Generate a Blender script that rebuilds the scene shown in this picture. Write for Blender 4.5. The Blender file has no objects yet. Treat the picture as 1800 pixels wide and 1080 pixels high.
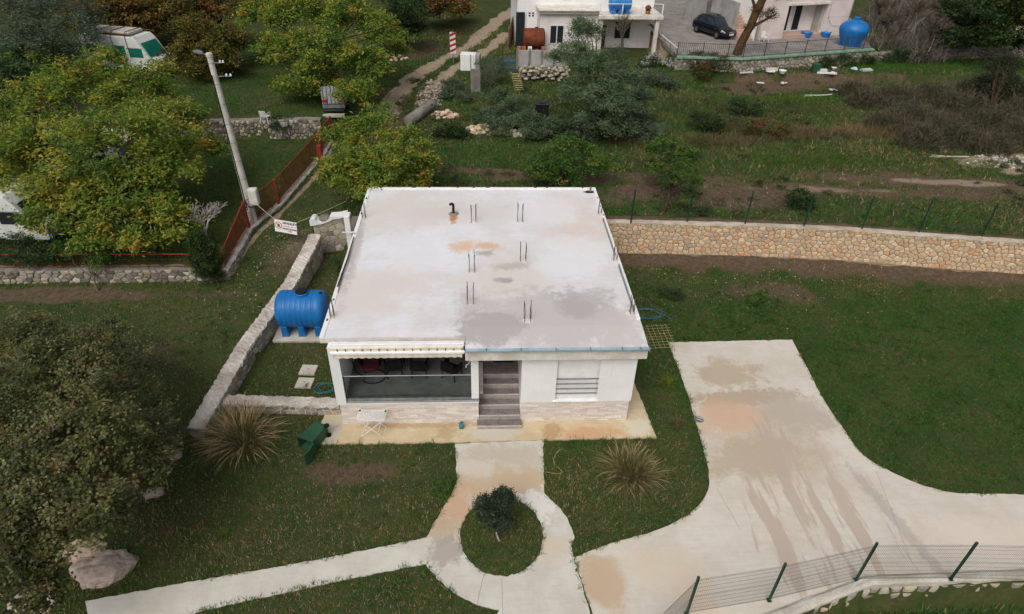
import bpy, bmesh, math, random
import numpy as np
from mathutils import Matrix, Vector
random.seed(7)
RNG = np.random.default_rng(11)
SC = bpy.context.scene
COL = SC.collection
R = math.radians

# ------------------------------------------------------------------ camera
cam_data = bpy.data.cameras.new('camera')
cam = bpy.data.objects.new('camera', cam_data)
COL.objects.link(cam)
SC.camera = cam
CAM_YAW, CAM_PITCH, CAM_ROLL = 3.2404, 35.3284, -1.4669
cam.location = (5.2906, -17.5166, 17.8554)
cam_data.sensor_fit = 'HORIZONTAL'
cam_data.sensor_width = 36.0
cam_data.lens = 36.0 * 1131.276 / 1800.0
cam_data.clip_start = 0.1
cam_data.clip_end = 2000.0
cam.matrix_world = (Matrix.Translation(cam.location) @ Matrix.Rotation(R(-CAM_YAW), 4, 'Z')
                    @ Matrix.Rotation(R(90 - CAM_PITCH), 4, 'X') @ Matrix.Rotation(R(CAM_ROLL) * -1, 4, 'Z'))

# ------------------------------------------------------------------ sky, sun, exposure
SUN_EL, SUN_AZ = 52.0, 205.0          # compass-like: azimuth measured from +Y towards +X
world = bpy.data.worlds.new('World')
SC.world = world
world.use_nodes = True
wn, wl = world.node_tree.nodes, world.node_tree.links
wn.clear()
w_out = wn.new('ShaderNodeOutputWorld')
w_bg = wn.new('ShaderNodeBackground')
w_sky = wn.new('ShaderNodeTexSky')
w_sky.sky_type = 'NISHITA'
w_sky.sun_disc = False
w_sky.sun_elevation = R(SUN_EL)
w_sky.sun_rotation = R(SUN_AZ)
w_sky.air_density = 1.0
w_sky.dust_density = 6.0
w_sky.ozone_density = 1.0
w_hsv = wn.new('ShaderNodeHueSaturation')
w_hsv.inputs['Saturation'].default_value = 0.5
wl.new(w_sky.outputs[0], w_hsv.inputs['Color'])
wl.new(w_hsv.outputs[0], w_bg.inputs['Color'])
wl.new(w_bg.outputs[0], w_out.inputs['Surface'])
w_bg.inputs['Strength'].default_value = 0.11
sun_d = bpy.data.lights.new('sun', 'SUN')
sun_d.energy = 1.1
sun_d.angle = R(40)
sun_d.color = (1.0, 0.985, 0.96)
sun = bpy.data.objects.new('sun', sun_d)
COL.objects.link(sun)
sun.rotation_euler = (R(90 - SUN_EL), 0, R(180 - SUN_AZ))
SC.view_settings.view_transform = 'Standard'
SC.view_settings.look = 'None'
SC.view_settings.exposure = 0.0
SC.view_settings.gamma = 1.0
SC.view_settings.use_curve_mapping = False
SC.render.engine = 'CYCLES'
SC.cycles.max_bounces = 6
SC.cycles.transparent_max_bounces = 8
SC.cycles.use_denoising = True


# ------------------------------------------------------------------ helpers
def S(r, g, b):
    def f(c):
        c /= 255.0
        return c / 12.92 if c <= 0.04045 else ((c + 0.055) / 1.055) ** 2.4
    return (f(r), f(g), f(b))


MATS = {}


class NT:
    """Small wrapper that makes node graphs shorter to write."""
    def __init__(self, name):
        self.m = bpy.data.materials.new(name)
        self.m.use_nodes = True
        self.n, self.l = self.m.node_tree.nodes, self.m.node_tree.links
        self.b = self.n['Principled BSDF']
        self.out = self.n['Material Output']
        self._tc = None

    def tc(self, which='Object'):
        if self._tc is None:
            self._tc = self.n.new('ShaderNodeTexCoord')
        return self._tc.outputs[which]

    def put(self, sock, v):
        if hasattr(v, 'is_linked'):
            self.l.new(v, sock)
        elif isinstance(v, (tuple, list)) and len(v) == 3 and sock.type == 'RGBA':
            sock.default_value = (*v, 1)
        else:
            sock.default_value = v

    def mapping(self, vec, loc=(0, 0, 0), rot=(0, 0, 0), scale=(1, 1, 1), typ='POINT'):
        n = self.n.new('ShaderNodeMapping')
        n.vector_type = typ
        self.put(n.inputs['Vector'], vec)
        n.inputs['Location'].default_value = loc
        n.inputs['Rotation'].default_value = rot
        n.inputs['Scale'].default_value = scale
        return n.outputs[0]

    def noise(self, scale, detail=6, rough=0.6, vec=None, dist=0.0):
        n = self.n.new('ShaderNodeTexNoise')
        self.put(n.inputs['Vector'], vec if vec is not None else self.tc())
        n.inputs['Scale'].default_value = scale
        n.inputs['Detail'].default_value = detail
        n.inputs['Roughness'].default_value = rough
        n.inputs['Distortion'].default_value = dist
        return n.outputs['Fac']

    def math(self, op, a, b=0.0, clamp=False):
        n = self.n.new('ShaderNodeMath')
        n.operation = op
        n.use_clamp = clamp
        self.put(n.inputs[0], a)
        self.put(n.inputs[1], b)
        return n.outputs[0]

    def rng(self, v, a, b, c=0.0, d=1.0, smooth=True):
        n = self.n.new('ShaderNodeMapRange')
        n.interpolation_type = 'SMOOTHSTEP' if smooth else 'LINEAR'
        self.put(n.inputs[0], v)
        for i, x in enumerate((a, b, c, d)):
            n.inputs[i + 1].default_value = x
        return n.outputs[0]

    def mix(self, f, a, b, mode='MIX'):
        n = self.n.new('ShaderNodeMix')
        n.data_type = 'RGBA'
        n.blend_type = mode
        n.clamp_factor = True
        self.put(n.inputs[0], f)
        self.put(n.inputs[6], a)
        self.put(n.inputs[7], b)
        return n.outputs[2]

    def attr(self, name):
        n = self.n.new('ShaderNodeAttribute')
        n.attribute_name = name
        return n

    def sep(self, col):
        n = self.n.new('ShaderNodeSeparateColor')
        self.put(n.inputs[0], col)
        return n.outputs

    def vmul(self, v, t):
        n = self.n.new('ShaderNodeVectorMath')
        n.operation = 'MULTIPLY'
        self.put(n.inputs[0], v)
        n.inputs[1].default_value = t
        return n.outputs[0]

    def length(self, v):
        n = self.n.new('ShaderNodeVectorMath')
        n.operation = 'LENGTH'
        self.put(n.inputs[0], v)
        return n.outputs['Value']

    def bump(self, h, strength=0.3, dist=0.02):
        n = self.n.new('ShaderNodeBump')
        n.inputs['Strength'].default_value = strength
        n.inputs['Distance'].default_value = dist
        self.put(n.inputs['Height'], h)
        self.l.new(n.outputs[0], self.b.inputs['Normal'])

    def done(self, col, rough=0.8, spec=0.3, metal=0.0):
        self.put(self.b.inputs['Base Color'], col)
        self.put(self.b.inputs['Roughness'], rough)
        self.b.inputs['Specular IOR Level'].default_value = spec
        self.b.inputs['Metallic'].default_value = metal
        MATS[self.m.name] = self.m
        return self.m


def mat(name, c, c2=None, scale=3.0, rough=0.75, spec=0.3, metal=0.0, bump=0.0, bscale=40.0, fine=0.12):
    """Plain surface: two tones mixed by noise, a finer speckle and optional relief."""
    t = NT(name)
    if c2 is None:
        c2 = tuple(x * 0.8 for x in c)
    f = t.rng(t.noise(scale, 7, 0.62), 0.32, 0.68)
    col = t.mix(f, c, c2)
    sp = t.rng(t.noise(scale * 14, 3, 0.5), 0.3, 0.7, 1 - fine, 1 + fine, False)
    n = t.n.new('ShaderNodeVectorMath')
    n.operation = 'SCALE'
    t.l.new(col, n.inputs[0])
    t.l.new(sp, n.inputs['Scale'])
    if bump:
        t.bump(t.noise(bscale, 5, 0.6), bump, 0.02)
    return t.done(n.outputs[0], rough, spec, metal)


def attr_mat(name, rough=0.8, spec=0.2, fine=0.25, scale=12.0, bump=0.3, bscale=25.0):
    """Colour comes from the piece's own colour attribute, worn by noise."""
    t = NT(name)
    a = t.attr('Col')
    sp = t.rng(t.noise(scale, 6, 0.65), 0.28, 0.72, 1 - fine, 1 + fine, False)
    n = t.n.new('ShaderNodeVectorMath')
    n.operation = 'SCALE'
    t.l.new(a.outputs['Color'], n.inputs[0])
    t.l.new(sp, n.inputs['Scale'])
    if bump:
        t.bump(t.noise(bscale, 5, 0.65), bump, 0.03)
    return t.done(n.outputs[0], rough, spec)


def leaf_mat(name, trans=0.3, rough=0.55, spec=0.25):
    t = NT(name)
    a = t.attr('Col')
    t.done(a.outputs['Color'], rough, spec)
    tr = t.n.new('ShaderNodeBsdfTranslucent')
    t.l.new(a.outputs['Color'], tr.inputs['Color'])
    mx = t.n.new('ShaderNodeMixShader')
    mx.inputs[0].default_value = trans
    t.l.new(t.b.outputs[0], mx.inputs[1])
    t.l.new(tr.outputs[0], mx.inputs[2])
    t.l.new(mx.outputs[0], t.out.inputs['Surface'])
    return t.m


def stain_mat(name, c, c2, blobs, scale=0.7, rough=0.85, bump=0.12, streak=None, speck=0.06):
    """Concrete: two pale tones plus stains of given place and size with ragged outlines."""
    t = NT(name)
    base = t.mix(t.rng(t.noise(scale, 8, 0.65), 0.35, 0.65), c, c2)
    brush = t.noise(1.0, 6, 0.7, vec=t.mapping(t.tc(), scale=(0.9, 9.0, 1.0)))
    base = t.mix(t.rng(brush, 0.45, 0.75, 0.0, 0.45), base, tuple(x * 0.86 for x in c2))
    mott = t.noise(2.6, 9, 0.72)
    base = t.mix(t.rng(mott, 0.5, 0.7, 0.0, 0.4), base, tuple(min(1, x * 1.06) for x in c))
    base = t.mix(t.rng(mott, 0.5, 0.3, 0.0, 0.35), base, tuple(x * 0.88 for x in c2))
    wob1 = t.noise(0.9, 10, 0.74)
    wob2 = t.noise(3.4, 8, 0.7)
    if streak:
        sv = t.mapping(t.tc(), rot=(0, 0, streak[0]), scale=streak[1])
        swob = t.noise(1.0, 8, 0.62, vec=sv)
    for (cx, cy, rx, ry, rot, colr, st, soft, kind) in blobs:
        v = t.mapping(t.vmul(t.tc(), (1, 1, 0)), loc=(cx, cy, 0), rot=(0, 0, R(rot)), scale=(rx, ry, 1), typ='TEXTURE')
        d = t.length(v)
        w = swob if (kind == 's' and streak) else (wob2 if min(rx, ry) < 0.7 else wob1)
        amp = 3.2 if kind == 'n' else 4.2
        if kind == 'f':
            w = swob
            d = t.math('ADD', t.math('MULTIPLY', t.math('POWER', d, 3.0), 0.5), 0.95)
        d = t.math('ADD', d, t.math('MULTIPLY', t.math('SUBTRACT', w, 0.5), amp))
        f = t.rng(d, 1 - soft, 1 + soft, st, 0.0)
        base = t.mix(f, base, colr)
    fine = t.rng(t.noise(26, 5, 0.6), 0.3, 0.7, 1 - speck, 1 + speck, False)
    n = t.n.new('ShaderNodeVectorMath')
    n.operation = 'SCALE'
    t.l.new(base, n.inputs[0])
    t.l.new(fine, n.inputs['Scale'])
    t.bump(t.noise(30, 6, 0.65), bump, 0.01)
    return t.done(n.outputs[0], rough, 0.25)


def tag(o, label, cat=None, group=None, kind=None):
    if label:
        o['label'] = label
    if cat:
        o['category'] = cat
    if group:
        o['group'] = group
    if kind:
        o['kind'] = kind
    return o


def thing(name, label, cat, loc=(0, 0, 0), rz=0.0, group=None):
    o = bpy.data.objects.new(name, None)
    o.empty_display_size = 0.2
    COL.objects.link(o)
    o.location = loc
    o.rotation_euler = (0, 0, rz)
    return tag(o, label, cat, group)


def own_matrix(o):
    m = Matrix.LocRotScale(o.location, o.rotation_euler, o.scale)
    return own_matrix(o.parent) @ o.matrix_parent_inverse @ m if o.parent else m


def link(name, me, parent=None, local=False):
    o = bpy.data.objects.new(name, me)
    COL.objects.link(o)
    if parent is not None:
        o.parent = parent
        if not local:
            o.matrix_parent_inverse = own_matrix(parent).inverted()
    return o


def copy_tree(o, parent=None):
    c = o.copy()
    COL.objects.link(c)
    c.parent = parent
    for ch in list(o.children):
        copy_tree(ch, c)
    return c


def raw_mesh(name, V, F, col=None, material=None, smooth=False):
    """V (n,3) array, F (m,k) int array with one k, optional per-vertex colours."""
    V = np.asarray(V, dtype=np.float32)
    F = np.asarray(F, dtype=np.int32)
    me = bpy.data.meshes.new(name)
    m, k = F.shape
    me.vertices.add(len(V))
    me.vertices.foreach_set('co', V.ravel())
    me.loops.add(m * k)
    me.loops.foreach_set('vertex_index', F.ravel())
    me.polygons.add(m)
    me.polygons.foreach_set('loop_start', np.arange(0, m * k, k, dtype=np.int32))
    if smooth:
        me.polygons.foreach_set('use_smooth', np.ones(m, dtype=bool))
    me.update()
    if col is not None:
        a = me.color_attributes.new('Col', 'FLOAT_COLOR', 'POINT')
        c4 = np.ones((len(V), 4), dtype=np.float32)
        c4[:, :3] = col
        a.data.foreach_set('color', c4.ravel())
    if material:
        me.materials.append(MATS[material])
    return me


class MB:
    """Collects faces of mixed size into one mesh."""
    def __init__(self):
        self.v, self.f, self.c = [], [], []
        self.cur = None
        self.m = None

    def xf(self, m):
        self.m = m
        return self

    def av(self, p):
        if self.m is not None:
            p = self.m @ Vector(p)
        self.v.append((p[0], p[1], p[2]))
        self.c.append(self.cur or (1, 1, 1))
        return len(self.v) - 1

    def face(self, pts):
        self.f.append([self.av(p) for p in pts])
        return self

    def box(self, x0, x1, y0, y1, z0, z1):
        i = [self.av(p) for p in ((x0, y0, z0), (x1, y0, z0), (x1, y1, z0), (x0, y1, z0),
                                  (x0, y0, z1), (x1, y0, z1), (x1, y1, z1), (x0, y1, z1))]
        for q in ((0, 3, 2, 1), (4, 5, 6, 7), (0, 1, 5, 4), (1, 2, 6, 5), (2, 3, 7, 6), (3, 0, 4, 7)):
            self.f.append([i[k] for k in q])
        return self

    def bbox(self, x0, x1, y0, y1, z0, z1, b=0.01):
        """Box with chamfered upright and top edges."""
        def ring(ins, z):
            c = b + ins
            return [(x0 + c, y0 + ins, z), (x1 - c, y0 + ins, z), (x1 - ins, y0 + c, z), (x1 - ins, y1 - c, z),
                    (x1 - c, y1 - ins, z), (x0 + c, y1 - ins, z), (x0 + ins, y1 - c, z), (x0 + ins, y0 + c, z)]
        self.rings([ring(0, z0), ring(0, z1 - b), ring(b, z1)])
        return self

    def rings(self, rs, cap=True, closed=True):
        ids = [[self.av(p) for p in r] for r in rs]
        n = len(ids[0])
        for a, b in zip(ids, ids[1:]):
            for k in range(n if closed else n - 1):
                j = (k + 1) % n
                self.f.append([a[k], a[j], b[j], b[k]])
        if cap:
            self.f.append(ids[0][::-1])
            self.f.append(ids[-1])
        return self

    def obox(self, c, size, rz=0.0, rx=0.0, ry=0.0):
        old = self.m
        m = Matrix.Translation(c) @ Matrix.Rotation(rz, 4, 'Z') @ Matrix.Rotation(ry, 4, 'Y') @ Matrix.Rotation(rx, 4, 'X')
        self.m = m if old is None else old @ m
        s = [x / 2 for x in size]
        self.box(-s[0], s[0], -s[1], s[1], -s[2], s[2])
        self.m = old
        return self

    def tube(self, pts, r, n=6, cap=True):
        pts = [Vector(p) for p in pts]
        if not hasattr(r, '__len__'):
            r = [r] * len(pts)
        rs = []
        up = Vector((0, 0, 1))
        prev = None
        for i, p in enumerate(pts):
            d = (pts[min(i + 1, len(pts) - 1)] - pts[max(i - 1, 0)])
            d = d.normalized() if d.length > 1e-9 else Vector((0, 0, 1))
            a = prev if prev is not None else (up if abs(d.z) < 0.9 else Vector((1, 0, 0)))
            u = (a - d * a.dot(d))
            u = u.normalized() if u.length > 1e-6 else d.orthogonal().normalized()
            prev = u
            w = d.cross(u)
            rs.append([tuple(p + (u * math.cos(2 * math.pi * k / n) + w * math.sin(2 * math.pi * k / n)) * r[i]) for k in range(n)])
        self.rings(rs, cap)
        return self

    def lathe(self, prof, n=20, c=(0, 0, 0), axis='Z', cap=True):
        rs = []
        for (r, h) in prof:
            ring = []
            for k in range(n):
                a = 2 * math.pi * k / n
                x, y = r * math.cos(a), r * math.sin(a)
                p = {'Z': (x, y, h), 'X': (h, x, y), 'Y': (y, h, x)}[axis]
                ring.append((p[0] + c[0], p[1] + c[1], p[2] + c[2]))
            rs.append(ring)
        self.rings(rs, cap)
        return self

    def prism(self, poly, z0, z1):
        self.rings([[(x, y, z0) for x, y in poly], [(x, y, z1) for x, y in poly]])
        return self

    def build(self, name, material, parent=None, smooth=False, local=False, bevel=0.0, colors=False):
        me = bpy.data.meshes.new(name)
        me.from_pydata(self.v, [], self.f)
        if colors:
            a = me.color_attributes.new('Col', 'FLOAT_COLOR', 'POINT')
            c4 = np.ones((len(self.v), 4), dtype=np.float32)
            c4[:, :3] = np.array(self.c, dtype=np.float32)
            a.data.foreach_set('color', c4.ravel())
        bm = bmesh.new()
        bm.from_mesh(me)
        bmesh.ops.recalc_face_normals(bm, faces=bm.faces)
        if any(len(f.verts) > 4 for f in bm.faces):
            bmesh.ops.triangulate(bm, faces=[f for f in bm.faces if len(f.verts) > 4])
        if bevel:
            bmesh.ops.remove_doubles(bm, verts=bm.verts, dist=1e-5)
            bmesh.ops.bevel(bm, geom=[e for e in bm.edges if len(e.link_faces) == 2 and e.calc_face_angle(0) > 0.5],
                            offset=bevel, segments=2, affect='EDGES', profile=0.6)
        bm.to_mesh(me)
        bm.free()
        if smooth:
            me.polygons.foreach_set('use_smooth', np.ones(len(me.polygons), dtype=bool))
            try:
                me.set_sharp_from_angle(angle=R(42))
            except Exception:
                pass
        me.materials.append(MATS[material])
        return link(name, me, parent, local)


def inside(poly, x, y):
    """Vectorised point-in-polygon."""
    p = np.asarray(poly)
    r = np.zeros(np.shape(x), dtype=bool)
    j = len(p) - 1
    for i in range(len(p)):
        xi, yi, xj, yj = p[i, 0], p[i, 1], p[j, 0], p[j, 1]
        if yi != yj:
            c = ((yi > y) != (yj > y)) & (x < (xj - xi) * (y - yi) / (yj - yi) + xi)
            r ^= c
        j = i
    return r


def vnoise(x, y, s, seed=0):
    """Cheap smooth value noise in 0..1 (numpy)."""
    x, y = np.asarray(x) / s + 1000.5 + seed * 17.31, np.asarray(y) / s + 1000.5 + seed * 9.7
    xi, yi = np.floor(x).astype(np.int64), np.floor(y).astype(np.int64)
    fx, fy = x - xi, y - yi
    fx, fy = fx * fx * (3 - 2 * fx), fy * fy * (3 - 2 * fy)

    def h(a, b):
        n = (a * 374761393 + b * 668265263 + seed * 144269) & 0x7fffffff
        n = ((n ^ (n >> 13)) * 1274126177) & 0x7fffffff
        return ((n ^ (n >> 16)) & 0xffff) / 65535.0
    return ((h(xi, yi) * (1 - fx) + h(xi + 1, yi) * fx) * (1 - fy)
            + (h(xi, yi + 1) * (1 - fx) + h(xi + 1, yi + 1) * fx) * fy)


def fbm(x, y, s, seed=0, o=4):
    a, t, r = 1.0, 0.0, 0.0
    for k in range(o):
        r = r + a * vnoise(x, y, s / 2 ** k, seed + k * 5)
        t += a
        a *= 0.55
    return r / t


def smooth(poly, it=2):
    """Chaikin corner cutting on an open polyline."""
    for _ in range(it):
        q = [poly[0]]
        for a, b in zip(poly, poly[1:]):
            q.append(tuple(a[i] * 0.75 + b[i] * 0.25 for i in range(len(a))))
            q.append(tuple(a[i] * 0.25 + b[i] * 0.75 for i in range(len(a))))
        q.append(poly[-1])
        poly = q
    return poly

# ------------------------------------------------------------------ terrain heights
#TERRAIN-BEGIN
def sstep(a, b, x):
    t = np.clip((x - a) / (b - a), 0, 1)
    return t * t * (3 - 2 * t)


WALL_LEFT_Y = [-0.6, 0.7, 3.8, 8.5, 13.0]
WALL_LEFT_X = [-5.25, -4.95, -4.42, -3.95, -3.55]
BACK_X = [-3.6, 12.4, 19.0, 24.5, 29.0, 33.5, 60.0]
BACK_Y = [13.2, 12.75, 12.35, 11.85, 11.05, 10.35, 6.5]
PLAT3 = [(21.3, 36.3), (26.5, 35.9), (39.2, 39.6), (46.0, 60.0), (27.0, 66.0), (21.0, 52.0)]
FRONT_X = [7.0, 11.6, 14.1, 16.9, 60.0]
FRONT_Y = [-10.2, -8.55, -7.85, -6.95, -6.6]


def lane_z(y):
    return np.interp(y, [-8, -3, 0, 4, 8.5, 13, 22, 28, 36, 60, 300], [0, 0, 0.3, 0.6, 0.9, 1.4, 1.85, 2.3, 2.7, 3.6, 24])


def back_z(y):
    return np.interp(y, [6, 14, 20, 30, 36, 45, 60, 90, 300], [1.95, 2.05, 2.25, 2.6, 2.9, 3.2, 3.8, 5.5, 26])


def terrain(x, y):
    x, y = np.broadcast_arrays(np.asarray(x, float), np.asarray(y, float))
    lane, back = lane_z(y), back_z(y)
    s = sstep(-2.0, 3.0, x)
    upper = lane * (1 - s) + back * s
    # rough garden in front of the far white house, then its yard
    upper = np.where((y > 35.3) & (x > 8.2), np.maximum(upper, 3.45), upper)
    # land behind the neighbour's rear stone wall
    lf = 3.0 + 0.035 * np.maximum(y - 25, 0)
    up2 = lf * (1 - sstep(-5.6, -3.6, x)) + upper * sstep(-5.6, -3.6, x)
    upper = np.where(y > 24.75 + 0.04 * (x + 5), np.where(x < -3.6, up2, upper), upper)
    # neighbour's garden
    xf = np.interp(y, [8.9, 12.8, 15.4, 21.8, 25], [-6.95, -6.95, -6.05, -4.9, -4.7])
    nb = 1.55 + 0.02 * (y - 9)
    xw = np.interp(y, WALL_LEFT_Y, WALL_LEFT_X)
    yb = np.interp(x, BACK_X, BACK_Y)
    z = np.where(x < xw, lane * sstep(-0.2, 0.9, xw - x + np.where(y > -0.6, 9, 0)), 0.0)
    z = np.where((y > yb), upper, z)
    z = np.where((x < -3.6) & (y > 13.0), np.where(y > 24.75 + 0.04 * (x + 5), upper, lane), z)
    z = np.where((x < xf) & (y > 8.9) & (y <= 24.75 + 0.04 * (x + 5)), nb, z)
    # right hand terrace above the dry stone wall and the car platform
    z = np.where((x > 38.8) & (y > 39.6 + 0.13 * (x - 39)), np.maximum(z, 4.2), z)
    p = PLAT3
    ins = np.zeros(x.shape, bool)
    j = len(p) - 1
    for i in range(len(p)):
        xi, yi, xj, yj = *p[i], *p[j]
        if yi != yj:
            ins ^= ((yi > y) != (yj > y)) & (x < (xj - xi) * (y - yi) / (yj - yi) + xi)
        j = i
    z = np.where(ins, 4.5, z)
    # lower ground in front of the mesh fence
    yf = np.interp(x, FRONT_X, FRONT_Y)
    z = np.where((x > 7.0) & (y < yf - 0.2), -0.85, z)
    return z
#TERRAIN-END


def tz(x, y):
    return float(terrain(x, y))

# ------------------------------------------------------------------ materials
mat('white_render', S(236, 236, 234), S(228, 228, 227), 0.9, 0.85, 0.2, bump=0.1, bscale=60, fine=0.03)
mat('white_paint', S(238, 238, 236), S(226, 226, 224), 2.0, 0.55, 0.35, fine=0.03)
mat('dirty_white', S(226, 222, 214), S(196, 188, 176), 1.6, 0.85, 0.2, bump=0.15, fine=0.08)
mat('off_white_wall', S(232, 226, 222), S(214, 204, 198), 0.8, 0.85, 0.2, fine=0.05)
mat('pink_wall', S(226, 214, 208), S(208, 194, 188), 0.7, 0.85, 0.2, fine=0.05)
mat('grey_wall', S(176, 172, 168), S(150, 146, 142), 0.9, 0.9, 0.2, fine=0.08)
mat('mortar', S(172, 152, 120), S(140, 122, 96), 3.0, 0.95, 0.1, bump=0.5, bscale=30)
mat('grey_mortar', S(150, 144, 132), S(112, 106, 96), 3.0, 0.95, 0.1, bump=0.6, bscale=24)
mat('coping', S(198, 188, 170), S(168, 154, 134), 1.6, 0.9, 0.2, bump=0.5, bscale=22)
mat('rough_cap', S(204, 197, 188), S(166, 156, 144), 1.3, 0.95, 0.15, bump=0.9, bscale=12, fine=0.18)
mat('concrete', S(196, 190, 178), S(172, 164, 150), 1.1, 0.9, 0.2, bump=0.25)
mat('old_concrete', S(140, 136, 128), S(108, 104, 96), 1.2, 0.95, 0.15, bump=0.5, fine=0.2)
mat('stair_riser', S(172, 164, 158), S(150, 141, 136), 4.5, 0.5, 0.4, fine=0.2)
mat('stair_tile', S(134, 124, 121), S(110, 101, 99), 4.5, 0.5, 0.4, fine=0.22)
mat('stair_nosing', S(198, 190, 184), S(176, 168, 162), 5.0, 0.5, 0.4, fine=0.1)
mat('terrace_tile', S(128, 128, 124), S(104, 104, 101), 2.0, 0.35, 0.5, fine=0.12)
mat('grey_metal', S(150, 152, 152), S(126, 128, 129), 4.0, 0.4, 0.5, metal=0.6)
mat('gutter_blue', S(168, 190, 198), S(146, 170, 180), 1.5, 0.45, 0.4, metal=0.2)
mat('awning_cloth', S(222, 214, 196), S(206, 196, 174), 2.0, 0.9, 0.1)
mat('black_wicker', S(34, 33, 34), S(20, 20, 21), 20.0, 0.7, 0.25, bump=0.8, bscale=90)
mat('black_metal', S(28, 28, 29), None, 5.0, 0.45, 0.4)
mat('burgundy_cloth', S(78, 36, 40), S(60, 28, 32), 4.0, 0.9, 0.15)
mat('rebar', S(92, 60, 48), S(62, 40, 34), 8.0, 0.9, 0.2)
mat('dark_chip', S(70, 56, 48), S(48, 40, 36), 6.0, 0.95, 0.1, bump=0.6)
mat('blue_plastic', S(26, 112, 178), S(20, 100, 166), 1.6, 0.42, 0.4, fine=0.04)
mat('blue_plastic_old', S(50, 128, 196), S(36, 108, 176), 2.0, 0.5, 0.35, fine=0.06)
mat('black_plastic', S(24, 26, 30), None, 4.0, 0.45, 0.35)
mat('green_plastic', S(44, 86, 56), S(36, 72, 48), 2.5, 0.5, 0.35)
mat('hose_teal', S(38, 120, 116), S(28, 96, 96), 6.0, 0.5, 0.35)
mat('hose_blue', S(66, 128, 142), S(48, 104, 120), 6.0, 0.5, 0.35)
mat('rust', S(128, 66, 44), S(92, 48, 36), 2.4, 0.85, 0.2, bump=0.4)
mat('orange_rust', S(168, 74, 44), S(128, 58, 40), 3.0, 0.75, 0.25)
mat('red_post', S(150, 52, 44), S(112, 46, 40), 3.0, 0.75, 0.25)
mat('fence_green', S(26, 68, 48), S(20, 52, 40), 3.0, 0.45, 0.4)
mat('fence_wire', S(52, 70, 62), None, 3.0, 0.5, 0.3)
mat('galvanised', S(150, 154, 156), S(120, 124, 126), 3.0, 0.5, 0.5, metal=0.4)
mat('pole_concrete', S(206, 202, 192), S(176, 170, 158), 1.4, 0.9, 0.2, bump=0.2)
mat('box_white', S(218, 216, 208), S(198, 196, 186), 3.0, 0.6, 0.3)
mat('cable_black', S(26, 26, 28), None, 3.0, 0.6, 0.3)
mat('rope', S(206, 198, 176), None, 8.0, 0.9, 0.1)
mat('sign_white', S(232, 228, 226), S(222, 216, 214), 3.0, 0.6, 0.3, fine=0.03)
mat('sign_black', S(26, 24, 26), None, 5.0, 0.7, 0.2)
mat('sign_red', S(176, 36, 44), None, 5.0, 0.6, 0.3)
mat('beacon_white', S(226, 224, 220), None, 5.0, 0.5, 0.3)
mat('wood_plank', S(164, 128, 92), S(128, 98, 70), 3.0, 0.85, 0.2, bump=0.3)
mat('old_wood', S(112, 96, 80), S(84, 72, 62), 3.0, 0.9, 0.15, bump=0.4)
mat('ladder_yellow', S(206, 194, 140), S(184, 170, 116), 3.0, 0.7, 0.3)
mat('roof_tile_red', S(122, 60, 52), S(96, 48, 44), 6.0, 0.85, 0.2, bump=0.5)
mat('pink_tile', S(196, 164, 146), S(176, 146, 130), 4.0, 0.7, 0.3)
mat('paving_grey', S(150, 144, 138), S(124, 118, 112), 1.2, 0.9, 0.2, bump=0.3)
mat('green_coping', S(138, 172, 146), S(110, 142, 120), 2.0, 0.85, 0.2)
mat('railing_grey', S(78, 78, 80), None, 3.0, 0.5, 0.4, metal=0.3)
mat('door_white', S(226, 226, 222), None, 3.0, 0.5, 0.35)
mat('curtain', S(40, 46, 48), S(28, 34, 38), 4.0, 0.8, 0.2)
mat('camper_white', S(218, 220, 214), S(204, 206, 200), 1.5, 0.45, 0.4)
mat('camper_grey', S(176, 182, 188), S(160, 166, 172), 1.5, 0.4, 0.4)
mat('teal_glass', S(22, 118, 96), S(18, 98, 84), 2.0, 0.25, 0.5)
mat('tarp', S(196, 190, 178), S(170, 162, 148), 2.0, 0.9, 0.1, bump=0.4, bscale=6)
mat('strap', S(96, 66, 54), None, 5.0, 0.85, 0.1)
mat('car_paint', S(14, 16, 24), S(12, 14, 20), 1.0, 0.14, 0.6, fine=0.0)
mat('car_glass', S(36, 46, 56), None, 1.0, 0.08, 0.6, fine=0.0)
mat('tyre', S(22, 22, 23), None, 5.0, 0.85, 0.2)
mat('rim', S(130, 132, 136), None, 5.0, 0.35, 0.5, metal=0.7)
mat('lamp_glass', S(210, 216, 222), None, 5.0, 0.15, 0.6)
mat('white_plastic', S(230, 230, 228), S(214, 214, 210), 3.0, 0.5, 0.35, fine=0.03)
mat('soil_dark', S(88, 70, 54), S(66, 52, 42), 4.0, 0.98, 0.1, bump=0.8)
mat('bark_grey', S(116, 106, 92), S(76, 68, 60), 5.0, 0.95, 0.1, bump=0.8)
mat('bark_dark', S(78, 64, 52), S(50, 42, 36), 5.0, 0.95, 0.1, bump=0.8)
mat('bark_pale', S(176, 170, 160), S(140, 132, 122), 5.0, 0.9, 0.15, bump=0.4)
mat('ivy_bark', S(96, 70, 48), S(62, 56, 34), 5.0, 0.95, 0.1, bump=0.9)
mat('red_clay', S(178, 112, 84), S(150, 90, 68), 3.0, 0.9, 0.15)
mat('plastic_sheet', S(206, 212, 214), S(180, 188, 192), 3.0, 0.4, 0.4)
attr_mat('stone', 0.9, 0.15, 0.22, 9.0, 0.5, 18.0)
attr_mat('rock', 0.95, 0.12, 0.35, 3.0, 0.9, 6.0)
attr_mat('cladding', 0.9, 0.15, 0.12, 16.0, 0.3, 40.0)
leaf_mat('leaf', 0.42)
leaf_mat('blade', 0.35, 0.65, 0.15)
leaf_mat('twig', 0.0, 0.9, 0.1)

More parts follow.
